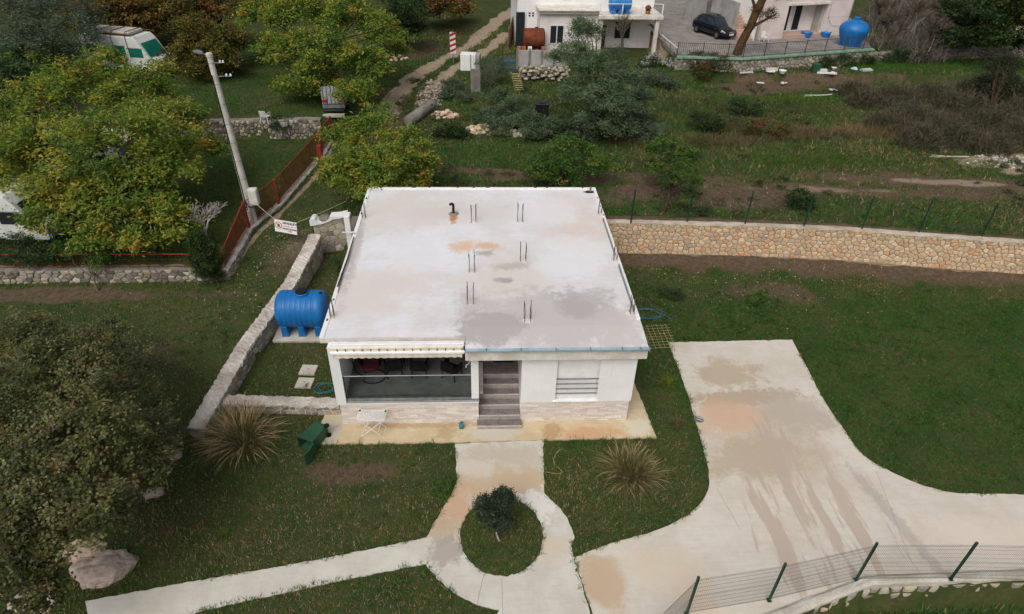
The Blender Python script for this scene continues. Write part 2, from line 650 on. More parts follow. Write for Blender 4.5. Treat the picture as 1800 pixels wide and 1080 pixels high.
t = NT('glass_pane')
t.done((0.80, 0.86, 0.84), 0.02, 0.5)
t.b.inputs['Transmission Weight'].default_value = 1.0
t.b.inputs['IOR'].default_value = 1.15
t = NT('window_dark')
t.done(S(40, 46, 48), 0.1, 0.6)

WHITE, BEIGE, PALE = S(228, 224, 220), S(212, 204, 197), S(216, 214, 214)
GREY, RUSTY = S(172, 164, 160), S(200, 158, 116)
stain_mat('roof_concrete', S(222, 222, 224), S(211, 207, 205), [
    (2.0, 10.0, 2.6, 1.6, 10, BEIGE, 0.8, 0.5, 'n'), (9.6, 8.4, 1.6, 2.6, 0, S(212, 198, 186), 0.8, 0.5, 'n'),
    (6.4, 4.2, 1.7, 2.6, 0, BEIGE, 0.9, 0.5, 'n'), (1.0, 3.2, 2.4, 1.5, 20, S(214, 204, 197), 0.8, 0.5, 'n'),
    (4.6, 9.9, 3.0, 0.9, 0, S(208, 200, 194), 0.7, 0.5, 'n'), (3.0, 6.4, 2.6, 1.7, 0, S(226, 227, 230), 0.6, 0.5, 'n'),
    (9.2, 5.6, 1.7, 1.6, 0, S(226, 228, 231), 0.65, 0.5, 'n'), (8.4, 9.6, 1.4, 1.5, 0, S(226, 227, 230), 0.6, 0.5, 'n'),
    (7.4, 1.2, 3.3, 1.9, 0, S(192, 185, 181), 0.9, 0.3, 'n'), (5.5, 0.7, 1.1, 1.0, 0, S(176, 169, 166), 0.9, 0.2, 'n'),
    (9.2, 2.4, 1.1, 1.0, 0, GREY, 0.75, 0.35, 'n'), (10.2, 0.9, 0.8, 1.2, 0, S(198, 190, 186), 0.7, 0.4, 'n'),
    (4.5, 6.6, 0.55, 0.45, 20, S(214, 178, 142), 0.8, 0.6, 'n'), (5.5, 6.6, 0.6, 0.3, 0, S(212, 174, 138), 0.8, 0.6, 'n'),
    (5.4, 6.0, 0.35, 0.25, 0, S(168, 160, 152), 0.8, 0.5, 'n'), (6.6, 5.0, 0.7, 0.3, 10, S(176, 166, 158), 0.6, 0.5, 'n'),
    (6.2, 3.9, 0.35, 0.18, 0, S(160, 154, 150), 0.8, 0.5, 'n'), (3.98, 9.2, 0.16, 0.42, 0, S(190, 120, 62), 0.95, 0.6, 'n'),
    (-0.1, 6.5, 0.22, 3.0, 2, S(150, 136, 126), 0.5, 0.6, 'n')], 0.55, 0.9, 0.15, speck=0.05)
FILM, FILM2, PEACH = S(176, 158, 138), S(186, 170, 152), S(198, 172, 146)
stain_mat('drive_concrete', S(209, 202, 189), S(198, 189, 174), [
    (16.0, -1.0, 2.2, 2.4, 0, S(190, 174, 154), 0.7, 0.5, 'n'), (15.6, 2.6, 1.3, 0.9, 0, S(178, 162, 138), 0.85, 0.3, 'n'),
    (15.7, 1.15, 2.4, 0.45, 4, FILM, 0.9, 0.3, 'n'), (17.6, 0.2, 1.3, 1.1, 0, S(178, 168, 152), 0.8, 0.35, 'n'),
    (14.8, 0.1, 1.3, 0.9, 0, S(202, 168, 138), 0.75, 0.5, 'n'), (15.2, -1.9, 1.9, 0.9, 10, S(176, 160, 136), 0.7, 0.4, 'n'),
    (16.2, -4.2, 2.6, 4.2, 8, S(181, 165, 149), 0.85, 0.13, 'f'), (17.6, -3.4, 1.6, 2.4, 10, S(186, 172, 158), 0.6, 0.2, 'f'),
    (8.9, -6.7, 0.7, 0.9, 20, S(188, 164, 134), 0.85, 0.4, 'n'), (10.6, -6.3, 1.0, 0.7, 0, S(206, 192, 170), 0.7, 0.5, 'n'),
    (11.6, -7.3, 0.5, 1.2, 0, S(210, 188, 164), 0.6, 0.5, 'n'), (19.0, -5.0, 0.22, 2.6, 12, S(176, 166, 156), 0.75, 0.3, 'n'),
    (21.5, -5.6, 2.0, 0.9, 0, S(216, 202, 186), 0.7, 0.5, 'n')], 0.5, 0.9, 0.1, streak=(R(-11), (1.5, 0.2, 1)), speck=0.04)
stain_mat('path_concrete', S(206, 202, 191), S(194, 188, 175), [
    (5.9, -2.9, 1.6, 0.8, 0, S(192, 168, 136), 0.85, 0.5, 'n'), (5.9, -1.7, 1.6, 0.55, 0, S(184, 172, 152), 0.7, 0.5, 'n'),
    (4.3, -3.9, 0.8, 0.7, 30, S(196, 160, 128), 0.85, 0.5, 'n'), (3.9, -4.7, 0.5, 0.5, 0, S(180, 158, 130), 0.7, 0.4, 'n'),
    (4.15, -5.5, 0.55, 0.5, 30, S(168, 158, 148), 0.85, 0.3, 'n'), (7.3, -5.5, 0.6, 0.4, 0, S(204, 188, 164), 0.7, 0.5, 'n'),
    (6.9, -4.0, 0.9, 0.6, 40, S(218, 215, 208), 0.9, 0.25, 'n'), (5.0, -2.2, 0.8, 0.4, 0, S(206, 198, 184), 0.7, 0.5, 'n')],
    0.8, 0.9, 0.12, speck=0.05)
stain_mat('apron_concrete', S(206, 190, 158), S(194, 174, 140), [
    (9.3, -0.65, 1.3, 0.3, 0, S(196, 156, 116), 0.85, 0.5, 'n'), (7.9, -0.55, 0.35, 0.4, 0, S(176, 146, 108), 0.8, 0.4, 'n'),
    (5.6, -0.6, 0.9, 0.4, 0, S(198, 192, 178), 0.9, 0.4, 'n'), (3.9, -0.5, 0.3, 0.4, 0, S(172, 150, 116), 0.7, 0.5, 'n'),
    (-0.5, -0.3, 0.5, 0.7, 0, S(182, 178, 164), 0.9, 0.4, 'n'), (11.2, -0.4, 0.5, 0.5, 0, S(212, 202, 180), 0.9, 0.4, 'n'),
    (2.6, -0.12, 2.4, 0.12, 0, S(160, 136, 104), 0.6, 0.6, 'n')], 0.9, 0.9, 0.15)

# ground: soil, grass thatch and track gravel chosen by a mask stored on the sheet
t = NT('ground_mix')
a = t.attr('mask')
mr, mg, mb = t.sep(a.outputs['Color'])[0:3]
n1 = t.noise(0.55, 8, 0.66)
n2 = t.noise(5.0, 7, 0.7)
n3 = t.noise(38.0, 4, 0.6)
grass = t.mix(t.rng(n1, 0.36, 0.62), S(50, 72, 33), S(76, 82, 46))
grass = t.mix(t.rng(n2, 0.4, 0.66), grass, S(66, 64, 40))
soil = t.mix(t.rng(n2, 0.35, 0.65), S(104, 89, 72), S(80, 67, 54))
grav = t.mix(t.rng(n2, 0.35, 0.65), S(168, 152, 132), S(138, 122, 102))
peb = t.rng(n3, 0.66, 0.72, 0, 0.8)
def soft(m, w=0.55):
    return t.rng(t.math('ADD', m, t.math('MULTIPLY', t.math('SUBTRACT', n2, 0.5), w)), 0.34, 0.66)
col = t.mix(soft(mr), grass, soil)
col = t.mix(soft(mg), col, grav)
col = t.mix(t.math('MULTIPLY', peb, t.math('ADD', t.math('MULTIPLY', mr, 0.6), t.math('MULTIPLY', mb, 0.9))), col, S(176, 166, 148))
hgt = t.math('ADD', t.math('MULTIPLY', n2, 0.7), t.math('MULTIPLY', n3, 0.3))
t.bump(hgt, 0.9, 0.08)
t.done(col, 0.98, 0.1)

# ------------------------------------------------------------------ outlines on the ground
def xy(l):
    return [(p[0], p[1]) for p in l]


DRIVE_LEFT = smooth([(13.619, 4.772), (13.629, 1.880), (13.494, -0.063), (13.395, -1.787), (13.254, -2.829), (12.973, -3.511),
                     (12.347, -4.195), (11.408, -4.726), (10.591, -5.026), (9.335, -5.347), (8.060, -5.835)], 1)
DRIVE_RIGHT = smooth([(19.323, 4.890), (19.195, 2.850), (19.069, 1.434), (19.033, 0.510), (19.121, -0.960), (19.158, -1.783), (19.417, -2.330),
                      (19.976, -2.866), (20.631, -3.361), (21.367, -3.673), (22.026, -3.762), (24.021, -3.837), (33.951, -4.330)], 1)
FRONT_EDGE = [(60.0, -6.45), (16.9, -6.8), (14.1, -7.7), (11.6, -8.4), (8.6, -9.6)]
DRIVE = DRIVE_LEFT[::-1] + DRIVE_RIGHT[:-1] + [(60.0, DRIVE_RIGHT[-1][1])] + FRONT_EDGE + [(8.45, -7.9)]
RING_C, RING_R = (5.86, -4.96), 1.38
PATH = ([(4.256, -1.056), (4.369, -2.860), (4.262, -3.196), (3.929, -3.931), (3.628, -4.562), (3.474, -5.001)]
        + [(0.224, -5.693), (-3.159, -6.274), (-6.163, -6.841)] + [(-5.508, -7.721), (-3.106, -7.339), (-2.084, -7.066), (1.035, -6.395), (3.500, -5.921)]
        + [(3.873, -6.422), (4.398, -6.891), (5.068, -7.279), (5.723, -7.452), (5.2, -8.6), (8.5, -9.56), (8.36, -7.9)]
        + [(8.060, -5.835)] + [(8.039, -5.414), (8.182, -5.129), (8.130, -4.790), (8.029, -4.373), (7.841, -4.010), (7.586, -3.681), (7.360, -3.393), (7.519, -0.961)])
APRON_L = [(-0.95, -0.98), (-0.95, -0.55), (-0.75, 0.9), (0.02, 0.9), (0.02, 0.0), (0.02, -0.95)]

# ------------------------------------------------------------------ terrain sheet
def axis(lo, hi, core0, core1, step):
    c = list(np.arange(core0, core1 + 1e-6, step))
    a, s = core0, step
    left = []
    while a > lo:
        s *= 1.16
        a -= s
        left.append(a)
    b, s = c[-1], step
    right = []
    while b < hi:
        s *= 1.16
        b += s
        right.append(b)
    return np.array(left[::-1] + c + right)


gx, gy = axis(-420, 440, -20, 42, 0.2), axis(-120, 500, -10, 48, 0.2)
X, Y = np.meshgrid(gx, gy)
Z = terrain(X, Y)
lot = (Y < np.interp(X, BACK_X, BACK_Y)) & (X > np.interp(Y, WALL_LEFT_Y, WALL_LEFT_X)) & (Y < 13)
Z = Z + np.where(lot, 0.035, 0.16) * (fbm(X, Y, 3.2, 3) - 0.5) - np.where(lot, 0.01, 0.0)
back_d = np.interp(X, BACK_X, BACK_Y) - Y                      # metres in front of the retaining wall
fill = np.clip(1 - back_d / 1.1, 0, 1) * (back_d > 0) * (X > 11) * (0.25 + 0.55 * (fbm(X, Y, 0.8, 8, 3) - 0.5))
Z = Z + fill
plat = inside(PLAT3, X, Y)
Z = np.where(plat, 4.46, Z)
house_in = (X > -1.2) & (X < 12.2) & (Y > -1.3) & (Y < 12.3)
Z = np.where(house_in, np.minimum(Z, -0.02), Z)
hard = inside(DRIVE, X, Y) | inside(PATH, X, Y)
Z = np.where(hard, np.minimum(Z, -0.02), Z)
mask = np.zeros(X.shape + (3,), dtype=np.float32)


def blob(px, py, rx, ry, rot=0.0, n=0.5, seed=1):
    c, s = math.cos(R(rot)), math.sin(R(rot))
    u, v = ((X - px) * c + (Y - py) * s) / rx, (-(X - px) * s + (Y - py) * c) / ry
    d = np.sqrt(u * u + v * v) + n * (fbm(X, Y, 1.6, seed, 4) - 0.5) * 2
    return np.clip(1.6 - d, 0, 1) ** 0.8


def track(pts, w, seed=2):
    P = np.array(smooth(pts, 3))
    d = np.full(X.shape, 99.0)
    for a, b in zip(P, P[1:]):
        ab = b - a
        tt = np.clip(((X - a[0]) * ab[0] + (Y - a[1]) * ab[1]) / (ab @ ab), 0, 1)
        d = np.minimum(d, np.hypot(X - a[0] - tt * ab[0], Y - a[1] - tt * ab[1]))
    return np.clip(1.5 - d / w + 1.7 * (fbm(X, Y, 1.0, seed, 4) - 0.5), 0, 1)


soil = np.clip(1.35 - back_d / 1.9 + 1.4 * (fbm(X, Y, 1.5, 5) - 0.5), 0, 1) * (back_d > -0.4) * (X > 11)
soil = np.maximum(soil, 0.62 * blob(19.5, 8.6, 3.0, 1.1, 0, 0.8, 4))
for (px_, py_, rx_, ry_, ro_, k_) in ((*(25.248, 16.146), 9.0, 0.7, -4, 0.78), (*(32.402, 17.287), 6.0, 0.9, -6, 0.85), (*(19.635, 15.438), 3.5, 1.1, 0, 0.95),
                                      (*(5.760, 18.303), 3.4, 0.6, -14, 1.0), (*(14.468, 15.765), 3.0, 1.2, 0, 0.9), (*(9.111, 17.783), 2.6, 0.5, -6, 1.0),
                                      (*(30.882, 34.472), 6.0, 1.1, 6, 1.0), (*(27.336, 33.737), 3.0, 1.3, 0, 0.9), (*(17.232, 17.591), 4.5, 0.7, 0, 0.9),
                                      (*(-4.277, 10.605), 1.2, 2.4, -30, 0.55), (*(-5.471, 5.895), 1.6, 1.6, 0, 0.35), (*(-14.131, 7.616), 6.0, 0.5, 0, 0.9),
                                      (*(0.716, -2.267), 1.8, 0.5, 0, 0.65), (*(-7.647, 3.746), 1.6, 0.9, 0, 0.4), (*(2.474, -3.982), 1.4, 0.5, 0, 0.4),
                                      (*(-10.321, 25.072), 3.5, 0.7, 0, 0.5), (*(-0.870, 26.848), 1.2, 1.6, 0, 0.6), (*(-0.043, 43.166), 1.6, 2.0, 0, 0.7)):
    soil = np.maximum(soil, k_ * blob(px_, py_, rx_, ry_, ro_, 0.95, int(abs(px_) * 3) % 19))
mask[..., 0] = np.clip(soil, 0, 1)
grav = track([(-1.669, 26.921), (-1.260, 30.590), (-0.406, 35.454), (1.666, 39.581), (4.026, 43.816), (6.178, 50.663), (8.727, 57.665)], 0.75, 6)
grav = np.maximum(grav, track([(0.861, 27.558), (1.216, 31.435), (2.721, 37.201), (5.563, 42.095), (7.807, 48.696)], 0.55, 9))
grav = np.maximum(grav, 0.95 * blob(*(38.939, 20.130), 2.6, 1.1, 0, 0.9, 3))
grav = np.maximum(grav, 0.8 * blob(*(21.927, 44.197), 1.6, 5.0, 0, 0.4, 12))
grav = np.maximum(grav, track([(-6.892, 9.040), (-6.727, 10.384), (-6.386, 12.307), (-5.524, 14.864), (-4.531, 19.314), (-4.274, 23.755)], 0.18, 4) * 0.8)
grav = np.maximum(grav, 0.5 * blob(*(24.297, 16.298), 6.0, 0.35, -3, 1.2, 14))
grav = np.maximum(grav, 0.55 * blob(*(33.723, 17.136), 5.0, 0.35, -5, 1.2, 15))
grav = np.maximum(grav, 0.45 * blob(*(-4.197, 11.559), 0.9, 1.6, -25, 0.7, 5))
mask[..., 1] = np.clip(grav, 0, 1)
mask[..., 2] = np.clip(0.6 * blob(*(-5.065, 9.246), 2.5, 4.5, -15, 0.5, 7) + 0.35 * lot * (Y > 7), 0, 1)
ny, nx = X.shape
idx = np.arange(nx * ny).reshape(ny, nx)
quads = np.stack([idx[:-1, :-1], idx[:-1, 1:], idx[1:, 1:], idx[1:, :-1]], -1).reshape(-1, 4)
V = np.stack([X, Y, Z], -1).reshape(-1, 3)
me = raw_mesh('ground', V, quads, None, 'ground_mix', True)
ca = me.color_attributes.new('mask', 'FLOAT_COLOR', 'POINT')
m4 = np.ones((len(V), 4), dtype=np.float32)
m4[:, :3] = mask.reshape(-1, 3)
ca.data.foreach_set('color', m4.ravel())
tag(link('ground', me), 'uneven grassy ground with bare brown soil and a gravel track', 'ground', kind='structure')
GX, GY, GZ, GM = gx, gy, Z, mask


def sample(arr, x, y):
    i = np.clip(np.searchsorted(GX, x) - 1, 0, len(GX) - 2)
    j = np.clip(np.searchsorted(GY, y) - 1, 0, len(GY) - 2)
    fx, fy = (x - GX[i]) / (GX[i + 1] - GX[i]), (y - GY[j]) / (GY[j + 1] - GY[j])
    if arr.ndim == 3:
        fx, fy = fx[:, None], fy[:, None]
    return (arr[j, i] * (1 - fx) + arr[j, i + 1] * fx) * (1 - fy) + (arr[j + 1, i] * (1 - fx) + arr[j + 1, i + 1] * fx) * fy


def gz(x, y):
    return float(sample(GZ, np.array([x]), np.array([y]))[0])


# ------------------------------------------------------------------ concrete sheets with ragged edges
def ragged(poly, step=0.16, amp=0.02):
    out = []
    for a, b in zip(poly, poly[1:] + poly[:1]):
        L = math.dist(a, b)
        n = max(1, int(L / step)) if L < 14 else 1
        for k in range(n):
            s = k / n
            j = amp if 0 < k else 0.0
            out.append((a[0] + (b[0] - a[0]) * s + random.uniform(-j, j), a[1] + (b[1] - a[1]) * s + random.uniform(-j, j)))
    return out


def sheet(name, poly, z0, z1, material, label, cat):
    o = MB().prism(ragged(poly), z0, z1).build(name, material)
    return tag(o, label, cat, kind='structure')


sheet('driveway', DRIVE, -0.1, 0.026, 'drive_concrete', 'pale concrete driveway with brown tyre and mud stains', 'driveway')
sheet('path', PATH, -0.1, 0.030, 'path_concrete', 'pale concrete footpath ringing the round lawn before the stairs', 'path')
ap = tag(MB().prism(ragged([(-0.95, -0.98), (-0.95, -0.6), (-0.7, 0.95), (0.1, 0.95), (0.1, 0.06), (10.7, 0.06), (10.7, 11.8), (11.45, 11.8),
                           (11.55, 2.0), (11.78, -0.93), (7.53, -0.955), (4.24, -0.99)]), -0.1, 0.046).build('pavement', 'apron_concrete'),
        'yellowed concrete apron along the foot of the white house', 'pavement', kind='structure')
ring = [(RING_C[0] + (RING_R + random.uniform(-0.03, 0.03)) * 0.95 * math.cos(a), RING_C[1] + (RING_R + random.uniform(-0.03, 0.03)) * 1.05 * math.sin(a))
        for a in np.linspace(0, 2 * math.pi, 64, endpoint=False)]
me_o = MB()
me_o.rings([[(x, y, -0.05) for x, y in ring], [(x, y, 0.05) for x, y in ring],
            [(RING_C[0] + (x - RING_C[0]) * 0.5, RING_C[1] + (y - RING_C[1]) * 0.5, 0.10) for x, y in ring]])
o = me_o.build('lawn_circle', 'ground_mix', smooth=True)
tag(o, 'round grass bed inside the concrete ring path', 'lawn', kind='structure')

# joints in the concrete
for k, (a, b) in enumerate((((5.271, -6.369), (5.068, -7.313)), ((5.817, -6.478), (5.813, -7.741)))):
    MB().tube([(a[0], a[1], 0.026), (b[0], b[1], 0.026)], 0.008, 4).build('joint', 'soil_dark', bpy.data.objects['path'])
for k, (a, b) in enumerate((((13.346, -3.327), (13.607, -4.936)), ((19.321, -2.721), (18.618, -6.210)))):
    MB().tube([(a[0], a[1], 0.024), (b[0], b[1], 0.024)], 0.006, 4).build('joint', 'old_concrete', bpy.data.objects['driveway'])

# ------------------------------------------------------------------ grass
def tufts(px, py, pz, h, w, nb, pal, lean=1.5, colvar=0.35):
    """nb bent blades per point, one triangle pair each -> arrays."""
    n = len(px)
    ang = RNG.uniform(0, 2 * np.pi, (n, nb))
    hh = h[:, None] * RNG.uniform(0.5, 1.15, (n, nb))
    ln = RNG.uniform(0.2, lean, (n, nb)) * hh
    ca_, sa_ = np.cos(ang), np.sin(ang)
    ox, oy = RNG.normal(0, 0.03, (n, nb)), RNG.normal(0, 0.03, (n, nb))
    bx, by = px[:, None] + ox, py[:, None] + oy
    ww = w[:, None] * RNG.uniform(0.6, 1.3, (n, nb)) * 0.5
    z = np.broadcast_to(pz[:, None], (n, nb))
    v0 = np.stack([bx - sa_ * ww, by + ca_ * ww, z - 0.02], -1)
    v1 = np.stack([bx + sa_ * ww, by - ca_ * ww, z - 0.02], -1)
    v2 = np.stack([bx + ca_ * ln, by + sa_ * ln, z + hh], -1)
    Vv = np.stack([v0, v1, v2], 2).reshape(-1, 3)
    Ff = np.arange(len(Vv)).reshape(-1, 3)
    c = pal[:, None, :] * RNG.uniform(1 - colvar, 1 + colvar, (n, nb, 1))
    C = np.repeat(c.reshape(-1, 3), 3, axis=0)
    return Vv, Ff, C


def palette(cols, w, n):
    cols = np.array(cols)
    return cols[RNG.choice(len(cols), n, p=np.array(w) / sum(w))] * RNG.uniform(0.85, 1.15, (n, 1))


GREENS = [S(68, 112, 44), S(84, 126, 54), S(54, 96, 38)]


def mixpal(n, dry):
    """dry 0..1 per point picks between fresh green, olive and straw."""
    g = palette(GREENS[:3], (3, 2, 3), n)
    o_ = palette([S(94, 112, 56), S(110, 118, 66)], (1, 1), n)
    s_ = palette([S(152, 136, 98), S(130, 112, 80), S(172, 156, 118)], (2, 2, 1), n)
    r_ = RNG.uniform(0, 1, n)
    k = dry * 1.5
    out = np.where((r_ < k * 0.6)[:, None], o_, g)
    return np.where((r_ < k * 0.38)[:, None], s_, out)


def grow(name, x0, x1, y0, y1, dens, hh, ww, nb, label, keep, dryfn, cat='grass'):
    n = int((x1 - x0) * (y1 - y0) * dens)
    px, py = RNG.uniform(x0, x1, n), RNG.uniform(y0, y1, n)
    k = keep(px, py)
    px, py = px[k], py[k]
    m = sample(GM, px, py)
    bare = np.maximum(m[:, 0], m[:, 1])
    k = RNG.uniform(0, 1, len(px)) > bare * 1.15 - 0.06
    px, py = px[k], py[k]
    pz = sample(GZ, px, py)
    hgt = RNG.uniform(*hh, len(px)) * (0.55 + 0.9 * fbm(px, py, 1.3, 21, 3))
    Vv, Ff, C = tufts(px, py, pz, hgt, RNG.uniform(*ww, len(px)), nb, mixpal(len(px), dryfn(px, py)))
    o = link(name, raw_mesh(name, Vv, Ff, C, 'blade'))
    tag(o, label, cat, kind='stuff')
    return len(Ff)


def on_lot(x, y):
    k = (y < np.interp(x, BACK_X, BACK_Y) - 0.3) & ((x > np.interp(y, WALL_LEFT_Y, WALL_LEFT_X) + 0.3) | (y < -0.7)) & (y < 12.6)
    k &= ~((x > -1.0) & (x < 11.75) & (y > -1.02) & (y < 12.4) & ~((x < -0.72) & (y > 0.95)))
    k &= ~inside(DRIVE, x, y) & ~inside(PATH, x, y)
    k &= ~((x > 6.5) & (y < np.interp(x, FRONT_X, FRONT_Y) + 0.3))
    k &= np.interp(x, [-12, 5.0, 5.5], [1, 1, 1]) > 0
    return k


def dry_lot(x, y):
    d = 0.40 + 2.1 * (fbm(x, y, 2.0, 31, 4) - 0.5)
    d = d + np.where(x < 4, 0.42, 0) - np.where((x > 13) & (y < 8), 0.45, 0) - np.where((x > 13) & (y < 3), 0.25, 0) + np.where((x > 7) & (x < 13), 0.1, 0)
    return np.clip(d, 0, 1)


nt = grow('lawn_grass', -12, 34, -9, 12.6, 230, (0.05, 0.10), (0.018, 0.032), 3, 'short mown garden grass with dry patches around the white house', on_lot, dry_lot)
ca_n = 2600
aa, rr_ = RNG.uniform(0, 2 * np.pi, ca_n), np.sqrt(RNG.uniform(0, 1, ca_n)) * 1.36
px, py = RING_C[0] + rr_ * 0.95 * np.cos(aa), RING_C[1] + rr_ * 1.05 * np.sin(aa)
Vv, Ff, C = tufts(px, py, 0.10 - 0.05 * np.clip(rr_ / 1.36 * 2 - 1, 0, 1), RNG.uniform(0.05, 0.10, ca_n), RNG.uniform(0.014, 0.024, ca_n), 4,
                  mixpal(ca_n, np.clip(0.62 + 1.2 * (fbm(px, py, 0.8, 5) - 0.5), 0, 1)))
tag(link('circle_grass', raw_mesh('circle_grass', Vv, Ff, C, 'blade')), 'short dry grass growing in the round bed', 'grass', kind='stuff')


def on_field(x, y):
    return (y > np.interp(x, BACK_X, BACK_Y) + 0.4) & (x > -3.4) & ~inside(PLAT3, x, y) & ~((x > 9) & (x < 22) & (y > 39.5))


def dry_field(x, y):
    return np.clip(0.46 + 2.0 * (fbm(x, y, 4.5, 41, 4) - 0.5) - 0.5 * np.exp(-((y - 37.5) / 2.5) ** 2) * (x > 36) , 0, 1)


nt += grow('field_grass', -3.4, 58, 10, 50, 48, (0.10, 0.26), (0.025, 0.05), 3, 'rough green and straw coloured field grass behind the retaining wall', on_field, dry_field)


def on_left(x, y):
    xf = np.interp(y, [8.9, 12.8, 15.4, 21.8, 25], [-6.95, -6.95, -6.05, -4.9, -4.7])
    k = (x < np.interp(y, WALL_LEFT_Y, WALL_LEFT_X) - 0.3) & (y > -0.5)
    return k & ~((np.abs(y - 8.9) < 0.35) & (x < xf + 0.3)) & ~((np.abs(x - xf) < 0.25) & (y > 8.9) & (y < 25))


def dry_left(x, y):
    xf = np.interp(y, [8.9, 12.8, 15.4, 21.8, 25], [-6.95, -6.95, -6.05, -4.9, -4.7])
    g_ = (x < xf) & (y > 8.9)
    return np.clip(np.where(g_, 0.1, 0.5) + 1.3 * (fbm(x, y, 2.6, 51, 4) - 0.5), 0, 1)


nt += grow('lane_grass', -24, -2.9, -0.5, 40, 95, (0.06, 0.14), (0.018, 0.032), 3, 'green grass of the lane and the neighbouring garden on the left', on_left, dry_left)


def on_front(x, y):
    return (y < np.interp(x, FRONT_X, FRONT_Y) - 0.45)


# longer tufts hanging over the edges of the concrete
ep = []
for poly_ in (DRIVE_LEFT, DRIVE_RIGHT[:-1], PATH[:8], PATH[10:17], PATH[20:], [(-0.95, -1.0), (4.24, -1.01)], [(7.53, -0.98), (11.8, -0.95)], [(11.8, -0.93), (11.58, 2.0), (11.5, 11.5)], ring + ring[:1]):
    for a_, b_ in zip(poly_, poly_[1:]):
        m_ = int(math.dist(a_, b_) * 26)
        for _ in range(m_):
            s_ = random.random()
            ep.append((a_[0] + (b_[0] - a_[0]) * s_ + random.gauss(0, 0.035), a_[1] + (b_[1] - a_[1]) * s_ + random.gauss(0, 0.035)))
ep = np.array(ep)
k_ = fbm(ep[:, 0], ep[:, 1], 0.7, 61, 3) > 0.42
ep = ep[k_]
ne = len(ep)
Vv, Ff, C = tufts(ep[:, 0], ep[:, 1], np.full(ne, 0.03), RNG.uniform(0.05, 0.13, ne), RNG.uniform(0.014, 0.024, ne), 4, mixpal(ne, np.full(ne, 0.3)), 1.8)
tag(link('edge_grass', raw_mesh('edge_grass', Vv, Ff, C, 'blade')), 'uneven grass tufts hanging over the concrete edges', 'grass', kind='stuff')
nt += grow('verge_grass', 9.0, 26, -11, -6.6, 200, (0.08, 0.2), (0.02, 0.035), 3, 'dark green weeds at the foot of the fence wall', on_front, lambda x, y: 0.15 + 0 * x)

# ------------------------------------------------------------------ the white house
H = thing('house', 'white single storey house with flat concrete roof and outside stairs', 'house', (0, 0, 0))
ZL = 1.22                                                       # terrace level
RY = -0.31


def wall_part(name, boxes, m='white_render', parent=H):
    b = MB()
    for q in boxes:
        b.box(*q)
    return b.build(name, m, parent)


wall_part('front_wall', [(6.69, 7.98, 0.0, 0.3, 1.05, 3.36), (9.53, 10.85, 0.0, 0.3, 1.05, 3.36), (7.98, 9.53, 0.0, 0.3, 3.06, 3.36)])
wall_part('side_wall', [(10.55, 10.849, 0.301, 12.1, 1.05, 3.74)])
wall_part('side_wall', [(-0.08, 0.2, 3.4, 12.1, 1.05, 3.74)])
wall_part('rear_wall', [(0.201, 10.549, 11.85, 12.099, 0.0, 3.74)])
wall_part('stair_wall', [(6.69, 6.95, 0.301, 4.2, 0.0, 3.74)])
wall_part('terrace_rear_wall', [(0.201, 5.0, 3.4, 3.6, 1.22, 3.74), (5.0, 6.69, 3.9, 4.1, 1.22, 3.74)], 'off_white_wall')
wall_part('corner_pier', [(-0.08, 0.27, 0.0, 0.34, 1.05, 3.74)])
wall_part('terrace_side_wall', [(-0.079, 0.199, 0.341, 3.399, 1.05, 3.74)])
wall_part('corner_column', [(4.87, 5.14, 0.03, 0.3, 1.24, 3.36)])
wall_part('parapet', [(0.271, 5.14, 0.0, 0.2, 1.05, 1.17)])
wall_part('plinth_core', [(0.03, 5.10, 0.05, 0.3, -0.1, 1.05), (6.73, 10.77, 0.05, 0.3, -0.1, 1.05), (10.5, 10.77, 0.3, 12.0, -0.1, 1.05),
                          (0.0, 0.2, 0.3, 12.0, -0.1, 1.05)], 'dirty_white')

# narrow stone strips of the plinth: a real course of pieces, too small to pick apart singly
for (xa, xb) in ((0.0, 5.13), (6.70, 10.80)):
    b = MB()
    zc = 0.05
    row = 0
    while zc < 1.04:
        hh = min(random.choice((0.045, 0.06, 0.07, 0.085)), 1.05 - zc)
        xc = xa
        while xc < xb - 0.01:
            ww = min(random.uniform(0.18, 0.46), xb - xc)
            k = random.uniform(0.88, 1.06)
            base = random.choice((S(224, 214, 204), S(218, 206, 196), S(228, 220, 212), S(212, 202, 196)))
            b.cur = tuple(min(1, q * k) for q in base)
            d = random.uniform(0.0, 0.018)
            b.box(xc + 0.002, xc + ww - 0.002, 0.012 - d, 0.055, zc + 0.002, zc + hh - 0.003)
            xc += ww
        zc += hh
        row += 1
    o = b.build('stone_cladding', 'cladding', H, colors=True)
    o['kind'] = 'stuff'

# roof slab: back part, right hand front part that reaches further forward, raised rims
roof = MB()
poly = [(-0.36, 0.30), (4.69, 0.30), (4.69, RY), (11.06, RY), (11.06, 12.39), (-0.36, 12.39)]
N = 40
tv = []
roof.rings([[(x, y, 3.76) for x, y in poly], [(x, y, 3.955 if y > 0 else 3.87) for x, y in poly]], cap=False)
roof.f.append([roof.av((x, y, 3.76)) for x, y in poly][::-1])
q = lambda x, y: roof.av((x, y, 3.955 - 0.085 * max(0, (0.9 - y) / 1.21) ** 1.0 if x > 4.6 and y < 0.9 else 3.955))
roof.f.append([q(-0.36, 0.30), q(4.69, 0.30), q(4.69, 0.9), q(11.06, 0.9), q(11.06, 12.39), q(-0.36, 12.39)])
roof.f.append([q(4.69, RY), q(11.06, RY), q(11.06, 0.9), q(4.69, 0.9)])
rs = roof.build('roof_slab', 'roof_concrete', H)
b = MB()
b.box(4.69, 11.062, RY - 0.002, RY + 0.25, 3.36, 3.80)
b.box(10.85, 11.06, RY + 0.25, 12.3, 3.50, 3.758)
b.build('fascia', 'dirty_white', H)
b = MB()
b.box(-0.362, 4.688, 0.297, 0.5, 3.72, 3.90)
b.build('fascia', 'dirty_white', H)
rim = MB()
